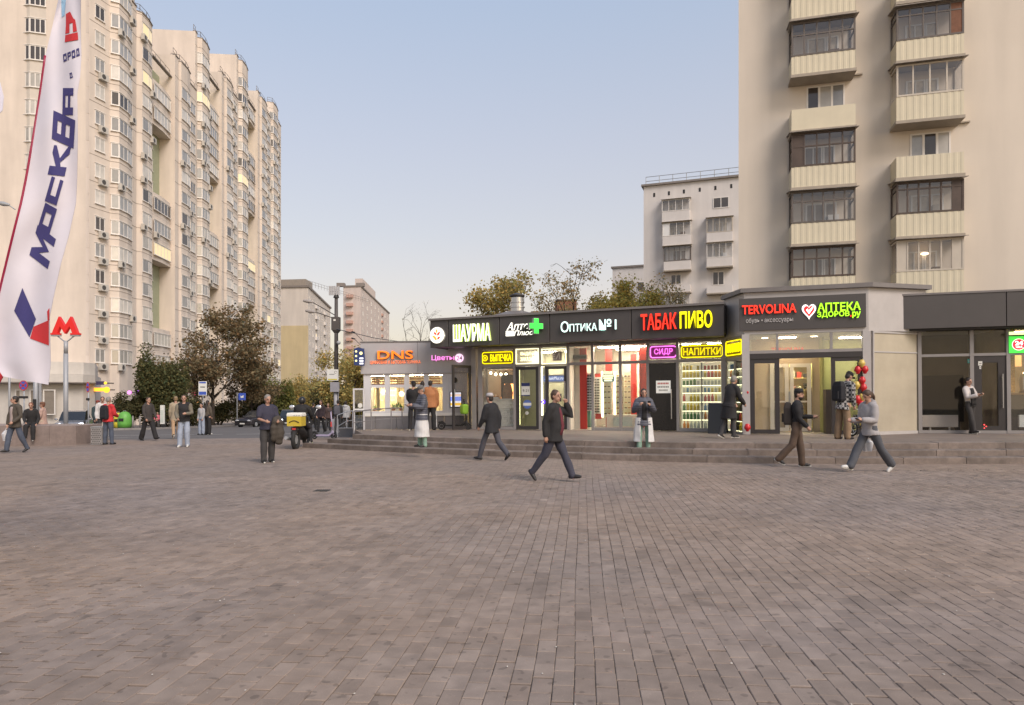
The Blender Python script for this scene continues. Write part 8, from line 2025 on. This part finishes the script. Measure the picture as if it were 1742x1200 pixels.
# woman in grey hoodie
j = person('woman in a grey hoodie and wide dark jeans walking left while looking at her phone', gp(1480, 803), 1.74, -75, ((30, 2, .02, 14), (-26, 12, .02, -34)), ((12, 6, 82, 6), (14, 6, 84, 8)), lean=4, shw=.165, hair='brown', hairlen=-1, nod=26, top=[{'n': 'hoodie', 'm': HOOD, 'len': .12, 'add': .03, 'hood': True, 'sw': .03, 'hem': .012, 'amp': .011}], pants={'m': JEAND, 'w': .02, 'hem': .014, 'drop': .0}, shoes=WSH, vox=.0105)
phone(j, 1, 'phone held in both hands by the woman in the grey hoodie', 60)
bag(j, 0, 'white carrier bag hanging behind the legs of the woman in the hoodie', C('white_bag', (.62, .62, .64), .5), .1, .28).location = world(j, V_ := Vector((-.14, .06, -.12)))
# young man with backpack walking right
j = person('young man in a black cap, dark jacket and brown trousers walking right', gp(1355, 793.5), 1.74, 66, ((-12, 30, .02, -30), (10, 4, .02, 0)), ((10, 8, 30, 6), (14, 8, 78, 6)), lean=2, shw=.17, hair='dark', beard='dark', hat={'m': C('black_cap', (.016, .015, .016))}, look=-10, top=[{'n': 'jacket', 'm': C('black_bomber', (.017, .016, .017)), 'len': .07, 'add': .024, 'sw': .024, 'hem': .0}], pants={'m': BRN, 'w': .016, 'hem': .004}, shoes=BWS, vox=.0115)
phone(j, 1, 'small phone held in front of the young man in the black cap', 60); backpack(j, 'dark brown backpack worn by the young man in the black cap', C('brown_pack', (.035, .028, .024)), .15, .26, .09)
# man in plaid shirt at the door
PLAID = None
def plaid():
    m, t, out = _nodes('plaid_cloth'); b = t.nodes.new('ShaderNodeBsdfPrincipled'); b.inputs['Roughness'].default_value = .9; tc = t.nodes.new('ShaderNodeTexCoord'); mp = t.nodes.new('ShaderNodeMapping'); mp.inputs['Scale'].default_value = (8.5, 8.5, 8.5); mp.inputs['Rotation'].default_value = (0, 0, .6); t.links.new(tc.outputs['Object'], mp.inputs[0])
    ch = t.nodes.new('ShaderNodeTexChecker'); ch.inputs['Scale'].default_value = 2.0; ch.inputs['Color1'].default_value = (.03, .028, .03, 1); ch.inputs['Color2'].default_value = (.34, .33, .32, 1); t.links.new(mp.outputs[0], ch.inputs[0]); t.links.new(ch.outputs[0], b.inputs['Base Color']); t.links.new(b.outputs[0], out.inputs[0]); return m
PLAID = plaid()
j = person('man in a black and white plaid shirt bending over a child bicycle', plat_pos(1434, 747), 1.80, 108, ((4, 4, .05), (-2, 6, .05)), ((10, 8, 20, 4), (36, 10, 14, 4)), lean=14, hair='dark', nod=18, hat={'m': C('black_cap', (.016, .015, .016)), 'brim': True}, beard='brown', top=[{'n': 'shirt', 'm': PLAID, 'len': .2, 'add': .024, 'collar': True, 'sw': .026, 'hem': .02}], pants={'m': KHA, 'w': .024, 'hem': .01}, shoes=BSH, vox=.0115)
backpack(j, 'big black backpack on the back of the man in the plaid shirt', C('black_pack', (.016, .016, .02)), .17, .27, .1)
# leaning man on the right
j = person('man in a white jacket over black clothes leaning by the dark glass door', U.pt(U.px(1649, .22), -.22, .005), 1.62, 20, ((16, 4, .0, 12), (4, 4, -.12)), ((18, 10, 86, 30), (22, 8, 84, 24)), lean=-3, side=-4, shw=.165, hair='dark', nod=16, look=8, top=[{'n': 'shirt', 'm': BLK, 'len': .1, 'add': .012}, {'n': 'jacket', 'm': C('white_jacket', (.5, .46, .44)), 'len': .03, 'add': .024, 'sw': .022, 'front': BLK, 'fw': (.11, .06)}], pants={'m': C('charcoal_jeans', (.04, .036, .035)), 'w': .008}, shoes=BWS, vox=.0125)
phone(j, 0, 'phone held by the leaning man in the white jacket', 60)
# old man in black coat at the stand
j = person('elderly man in a long black coat bending by the drinks shelves', plat_pos(1240, 746), 1.72, 115, ((8, 6, .03), (-10, 8, .03, -22)), ((30, 8, 30, 6), (26, 6, 34, 8)), lean=14, hair='grey', top=[{'n': 'coat', 'm': C('black_coat', (.02, .018, .019)), 'len': .1, 'add': .03, 'sw': .024, 'collar': True, 'skirt': .42, 'flare': .05, 'hem': .02}], pants={'m': DGR, 'w': .01}, shoes=BWS, vox=.0125)
# woman in open white coat facing camera
sp = fline
def step_pos(px, py, k):     # standing on step number k
    z = RISE * k; d = (CH - z) * F / (py - HY + SLOPE * (px - CX)); x = (px - CX) / F * d; return Vector((x, d, gz(x) + z))
j = person('woman in mint trousers and an open white coat facing us with a phone', step_pos(1095, 769.5, 1), 1.66, -4, ((3, 2, .07), (2, 3, .07)), ((22, 18, 112, 28), (26, 18, 104, 28)), shw=.18, girth=1.08, hair='dark', hairlen=0.01, nod=8, top=[{'n': 'top', 'm': BLK, 'len': .1, 'add': .016}, {'n': 'white_coat', 'm': WHC, 'len': .1, 'add': .022, 'sw': .018, 'skirt': .66, 'open': True, 'flare': .05}, {'n': 'padded_jacket', 'm': GRV, 'len': .22, 'add': .042, 'sw': .04, 'quilt': True, 'collar': True, 'front': BLK, 'fw': (.075, .05), 'hem': .015}], pants={'m': MINT, 'w': .014}, shoes=BSH, vox=.0115)
phone(j, 1, 'white phone held up by the woman in the open white coat', 20)
# woman in white coat on the steps
j = person('woman in a padded slate vest over a long white coat standing on the steps', step_pos(718, 760.5, 2), 1.66, -62, ((2, 2, .05), (-2, 2, .05)), ((16, 10, 84, 14), (18, 8, 86, 12)), shw=.18, girth=1.08, hair='grey', nod=20, hat={'m': C('knit_hat', (.12, .115, .11))}, top=[{'n': 'white_coat', 'm': WHC, 'len': .1, 'add': .024, 'sw': .02, 'skirt': .66, 'flare': .06}, {'n': 'padded_jacket', 'm': GRV, 'len': .17, 'add': .046, 'sw': .036, 'quilt': True, 'collar': True}], pants={'m': MINT, 'w': .012}, shoes=BSH, vox=.0125)
phone(j, 0, 'phone in the hands of the woman in the slate vest', 60)
# queue at the flower shop window
dp = lambda px, o: D.pt(DX(px), -o, 0.02)
person('man in black with a black cap waiting leftmost of three at the window', dp(714, 1.5), 1.76, 165, ((2, 2, .04), (0, 4, .04)), ((6, 8, 20, 6), (8, 8, 40, 10)), hair='dark', hat={'m': C('black_cap', (.016, .015, .016)), 'brim': True}, look=40, top=[{'n': 'jacket', 'm': BLK, 'len': .14, 'add': .026, 'sw': .024}], pants={'m': BLK, 'w': .012}, shoes=BWS, vox=.014)
j = person('man in a black top with white shoulder stripes in the middle of the queue', dp(724, .85), 1.78, 172, hair='dark', top=[{'n': 'track_top', 'm': C('black_track', (.017, .016, .022)), 'len': .08, 'add': .022}], pants={'m': BLK, 'w': .01}, shoes=BSH, vox=.014)
for i in (0, 1): q = MB(); s0, el, wr, f2 = j['arm%d' % i]; q.tube([s0 + Vector((0, 0, .066)) * 1.0 - j['fw'] * .02, s0.lerp(el, .5) - j['fw'] * .062 + j['lat'] * (-1, 1)[i] * .02, el - j['fw'] * .055], .012, 5); q.build('stripe', STRIPE, j['root'])
j = person('broad man in an orange brown jacket and striped track trousers seen from behind', dp(740, 1.3), 1.80, 176, ((2, 2, .07), (0, 4, .07)), ((6, 10, 12, 4), (6, 10, 16, 4)), girth=1.16, shw=.205, hair='dark', skin=SKIN2, top=[{'n': 'jacket', 'm': ORB, 'len': .15, 'add': .03, 'sw': .028, 'collar': True, 'hem': .015}], pants={'m': BLK, 'w': .028, 'hem': .01}, shoes=BSH, vox=.0125)
for i in (0, 1): q = MB(); h0, kn, an, f_ = j['leg%d' % i]; sx = (-1, 1)[i]; q.tube([h0 + Vector((sx * .1, .03, -.12)), kn + Vector((sx * .1, .02, 0)), an + Vector((sx * .098, .02, .02))], .014, 5); q.build('stripe', STRIPE, j['root'])
# shopper inside the optician
person('shopper in a khaki vest seen through the optician window', S.pt(X(1077) + .45, 1.6, .01), 1.68, 150, ((4, 4, .04), (2, 4, .04)), ((20, 8, 60, 10), (10, 6, 30, 5)), hair='brown', top=[{'n': 'shirt', 'm': BEI, 'len': .05, 'add': .014}, {'n': 'vest', 'm': C('khaki_vest', (.16, .14, .09)), 'len': .06, 'add': .028, 'sleeve': 0}], pants={'m': DGR, 'w': .01}, vox=.016)
# left side of the square
j = person('man in a dark olive jacket and jeans walking left with a white bag', gp(26, 770), 1.78, -22, ((18, 10, .03), (-14, 12, .03, -24)), ((4, 8, 10, 2), (4, 20, 40, 20)), hair='dark', look=-30, shw=.195, top=[{'n': 'jacket', 'm': OLIV, 'len': .16, 'add': .024, 'sw': .022, 'front': C('pale_shirt', (.36, .29, .27)), 'fw': (.06, .06), 'collar': True}], pants={'m': JEAN, 'w': .012}, shoes=BSH, vox=.0125)
bag(j, 0, 'white plastic bag in the hand of the man in the olive jacket', C('white_bag', (.62, .62, .64), .5), .13, .36)
wy = ground(66, 757).y
def wall_top(px, back): d = wy + back; x = (px - CX) / F * d; return Vector((x, d, gz(ground(66, 757).x) + hw_))
person('person in black sitting on the granite wall with legs dangling', wall_top(54, .22), 1.66, 24, ((78, 70, .04, -6), (70, 66, .06, -6)), ((18, 8, 40, 20), (12, 12, 30, 10)), lean=10, hair='red', top=[{'n': 'jacket', 'm': BLK, 'len': .06, 'add': .022}], pants={'m': BLK, 'w': .016}, shoes=BWS, seated=True, hipz=.09, vox=.014)
person('woman in a pinkish beige coat sitting behind the granite wall', wall_top(73, 1.2) , 1.62, -75, ((80, 80, .04), (76, 80, .04)), ((14, 6, 60, 10), (12, 6, 50, 8)), hair='red', hat={'m': C('brown_beret', (.16, .08, .05))}, shw=.165, top=[{'n': 'coat', 'm': PINKB, 'len': .16, 'add': .03, 'sw': .024, 'hem': .03}], pants={'m': BEI}, seated=True, hipz=.09, vox=.014)
j = person('man in a red sweater and jeans seen from behind by the litter bin', gp(184, 756), 1.74, 168, ((4, 4, .07), (0, 4, .07)), ((10, 8, 60, 20), (12, 14, 64, 16)), hair='grey', nod=14, top=[{'n': 'sweater', 'm': REDC, 'len': .1, 'add': .024, 'sw': .026}], pants={'m': JEAN, 'w': .012}, shoes=BSH, girth=1.08, vox=.0125)
backpack(j, 'black backpack on the back of the man in the red sweater', C('black_pack', (.016, .016, .02)), .15, .26, .08)
person('dark haired man in white facing the man in the red sweater', gp(174.5, 749), 1.76, 20, hair='brown', nod=14, look=10, top=[{'n': 'shirt', 'm': C('white_shirt', (.55, .53, .52)), 'len': .08, 'add': .02}], pants={'m': DGR}, vox=.014)
person('red haired person in a dark green coat behind the litter bin', gp(166, 747), 1.6, 60, hair='red', hat={'m': C('red_cap', (.2, .04, .03))}, top=[{'n': 'coat', 'm': C('dark_teal', (.03, .05, .055)), 'len': .2, 'add': .026}], pants={'m': DGR}, vox=.016)
j = person('person in a dark hooded jacket and wide black trousers walking right', gp(252, 749.5), 1.72, 66, ((-16, 4, .03, -14), (24, 4, .03, 12)), ((8, 8, 16, 4), (14, 8, 20, 4)), hair='brown', top=[{'n': 'jacket', 'm': C('dark_brown_jacket', (.045, .038, .035)), 'len': .16, 'add': .026, 'hood': True}], pants={'m': BLK, 'w': .026, 'hem': .012}, shoes=BSH, vox=.0135)
person('man in a black vest with olive sleeves and light jeans walking towards us', gp(313, 760), 1.78, 14, ((6, 4, .05), (10, 16, .05)), ((10, 10, 40, 20), (14, 14, 74, 30)), hair='brown', look=8, top=[{'n': 'shirt', 'm': OLS, 'len': .06, 'add': .016, 'sw': .02}, {'n': 'vest', 'm': BLK, 'len': .09, 'add': .03, 'sleeve': 0}], pants={'m': JEANL, 'w': .02, 'hem': .004}, shoes=WSH, vox=.0125)
person('person in a beige coat and tan trousers walking away behind the man in the vest', gp(299, 746), 1.76, -150, ((16, 10, .03), (-18, 16, .03, -34)), hair='blond', top=[{'n': 'coat', 'm': C('beige_coat', (.33, .27, .19)), 'len': .2, 'add': .03}], pants={'m': TANC, 'w': .01}, shoes=BWS, vox=.014)
person('woman in a pale grey top and light jeans beside the bus stop sign', gp(343, 739.5), 1.58, -20, hair='dark', hairlen=.12, shw=.16, top=[{'n': 'top', 'm': LGR, 'len': .05, 'add': .02}], pants={'m': JEANL, 'w': .02, 'hem': .01}, vox=.016)
person('woman with long dark hair in an olive top and black trousers seen from behind', gp(353, 739), 1.74, 160, hair='dark', hairlen=.26, shw=.165, top=[{'n': 'top', 'm': C('olive_top', (.1, .08, .06)), 'len': .06, 'add': .024}], pants={'m': BLK, 'w': .034, 'hem': .012}, shoes=WSH, vox=.016)
b = onground(266, 57); b.z += .1
person('person in a pink jacket sitting low by the far kerb bollards', b + Vector((0, .2, 0)), 1.6, 10, ((78, 88, .08), (74, 88, .08)), ((20, 10, 60, 20), (20, 10, 60, 20)), hair='dark', top=[{'n': 'jacket', 'm': PNK, 'len': .05, 'add': .026}], pants={'m': DGR}, seated=True, hipz=.55, vox=.018)
bx2 = thing('street_bench', 'low dark bench under the person in pink by the bollards', 'bench', b + Vector((0, .35, 0))); q = MB(); q.bx(-.6, .6, -.2, .2, .40, .46); q.build('seat', DARK, bx2); 
for x in (-.5, .5): q = MB(); q.bx(x - .03, x + .03, -.18, .18, 0, .397); q.build('leg', DARK, bx2)
# rider on the moped, helmet on
mp0 = Vector(mo)
j = person('delivery rider in black with a helmet sitting on the moped seen from behind', mp0 + Vector((0, .62, 0)), 1.76, 180, ((62, 62, .18), (34, 20, .42)), ((40, 14, 24, 6), (40, 14, 24, 6)), lean=4, hair=None, top=[{'n': 'jacket', 'm': BLK, 'len': .1, 'add': .034, 'sw': .03, 'collar': True}], pants={'m': C('rider_trousers', (.028, .027, .032)), 'w': .016}, shoes=BWS, seated=True, hipz=.86, vox=.0135)
q = MB(); q.ell(j['hc'] + j['hu'] * .015 - j['hf'] * .01, (.12, .135, .135), 16, 10); q.build('helmet', mat('helmet_black', (.015, .015, .016), .35), j['root'], True)
# passers-by far down the street
def far(px, d, H, head, label, m1, m2, **k):
    b = onground(px, d); person(label, b, H, head, ((10, 6, .03), (-10, 8, .03)), top=[{'n': 'jacket', 'm': m1, 'len': .14, 'add': .03}], pants={'m': m2, 'w': .014}, vox=.02, **k)
far(533, 44, 1.72, 160, 'person in black walking away behind the rider', BLK, BLK, hair='dark'); far(546, 37, 1.72, -15, 'woman in a long dark coat standing behind the lilac scooter', C('dark_plum', (.035, .022, .026)), BLK, hair='brown', hairlen=.1)
far(558, 40, 1.6, 10, 'fair haired person in brown behind the lilac scooter handlebar', C('brown_jacket', (.08, .05, .045)), DGR, hair='blond'); j = None
b = onground(575, 35); j = person('person with a grey backpack walking away beside the lamp post base', b, 1.66, 178, ((8, 6, .03), (-8, 8, .03)), top=[{'n': 'jacket', 'm': DGR, 'len': .1, 'add': .026}], pants={'m': DGR}, hair='dark', vox=.018); backpack(j, 'grey backpack on the walker beside the lamp post', C('grey_pack', (.12, .115, .13)), .15, .24, .08)
b = onground(588, 36); j = person('person in a white jacket walking away behind the tube handrail', b, 1.62, 180, ((8, 6, .03), (-8, 8, .03)), top=[{'n': 'jacket', 'm': C('white_puffer', (.5, .49, .48)), 'len': .12, 'add': .034, 'hood': True}], pants={'m': DGR}, hair='dark', vox=.018)
bpy.data.scenes.remove(TMP)
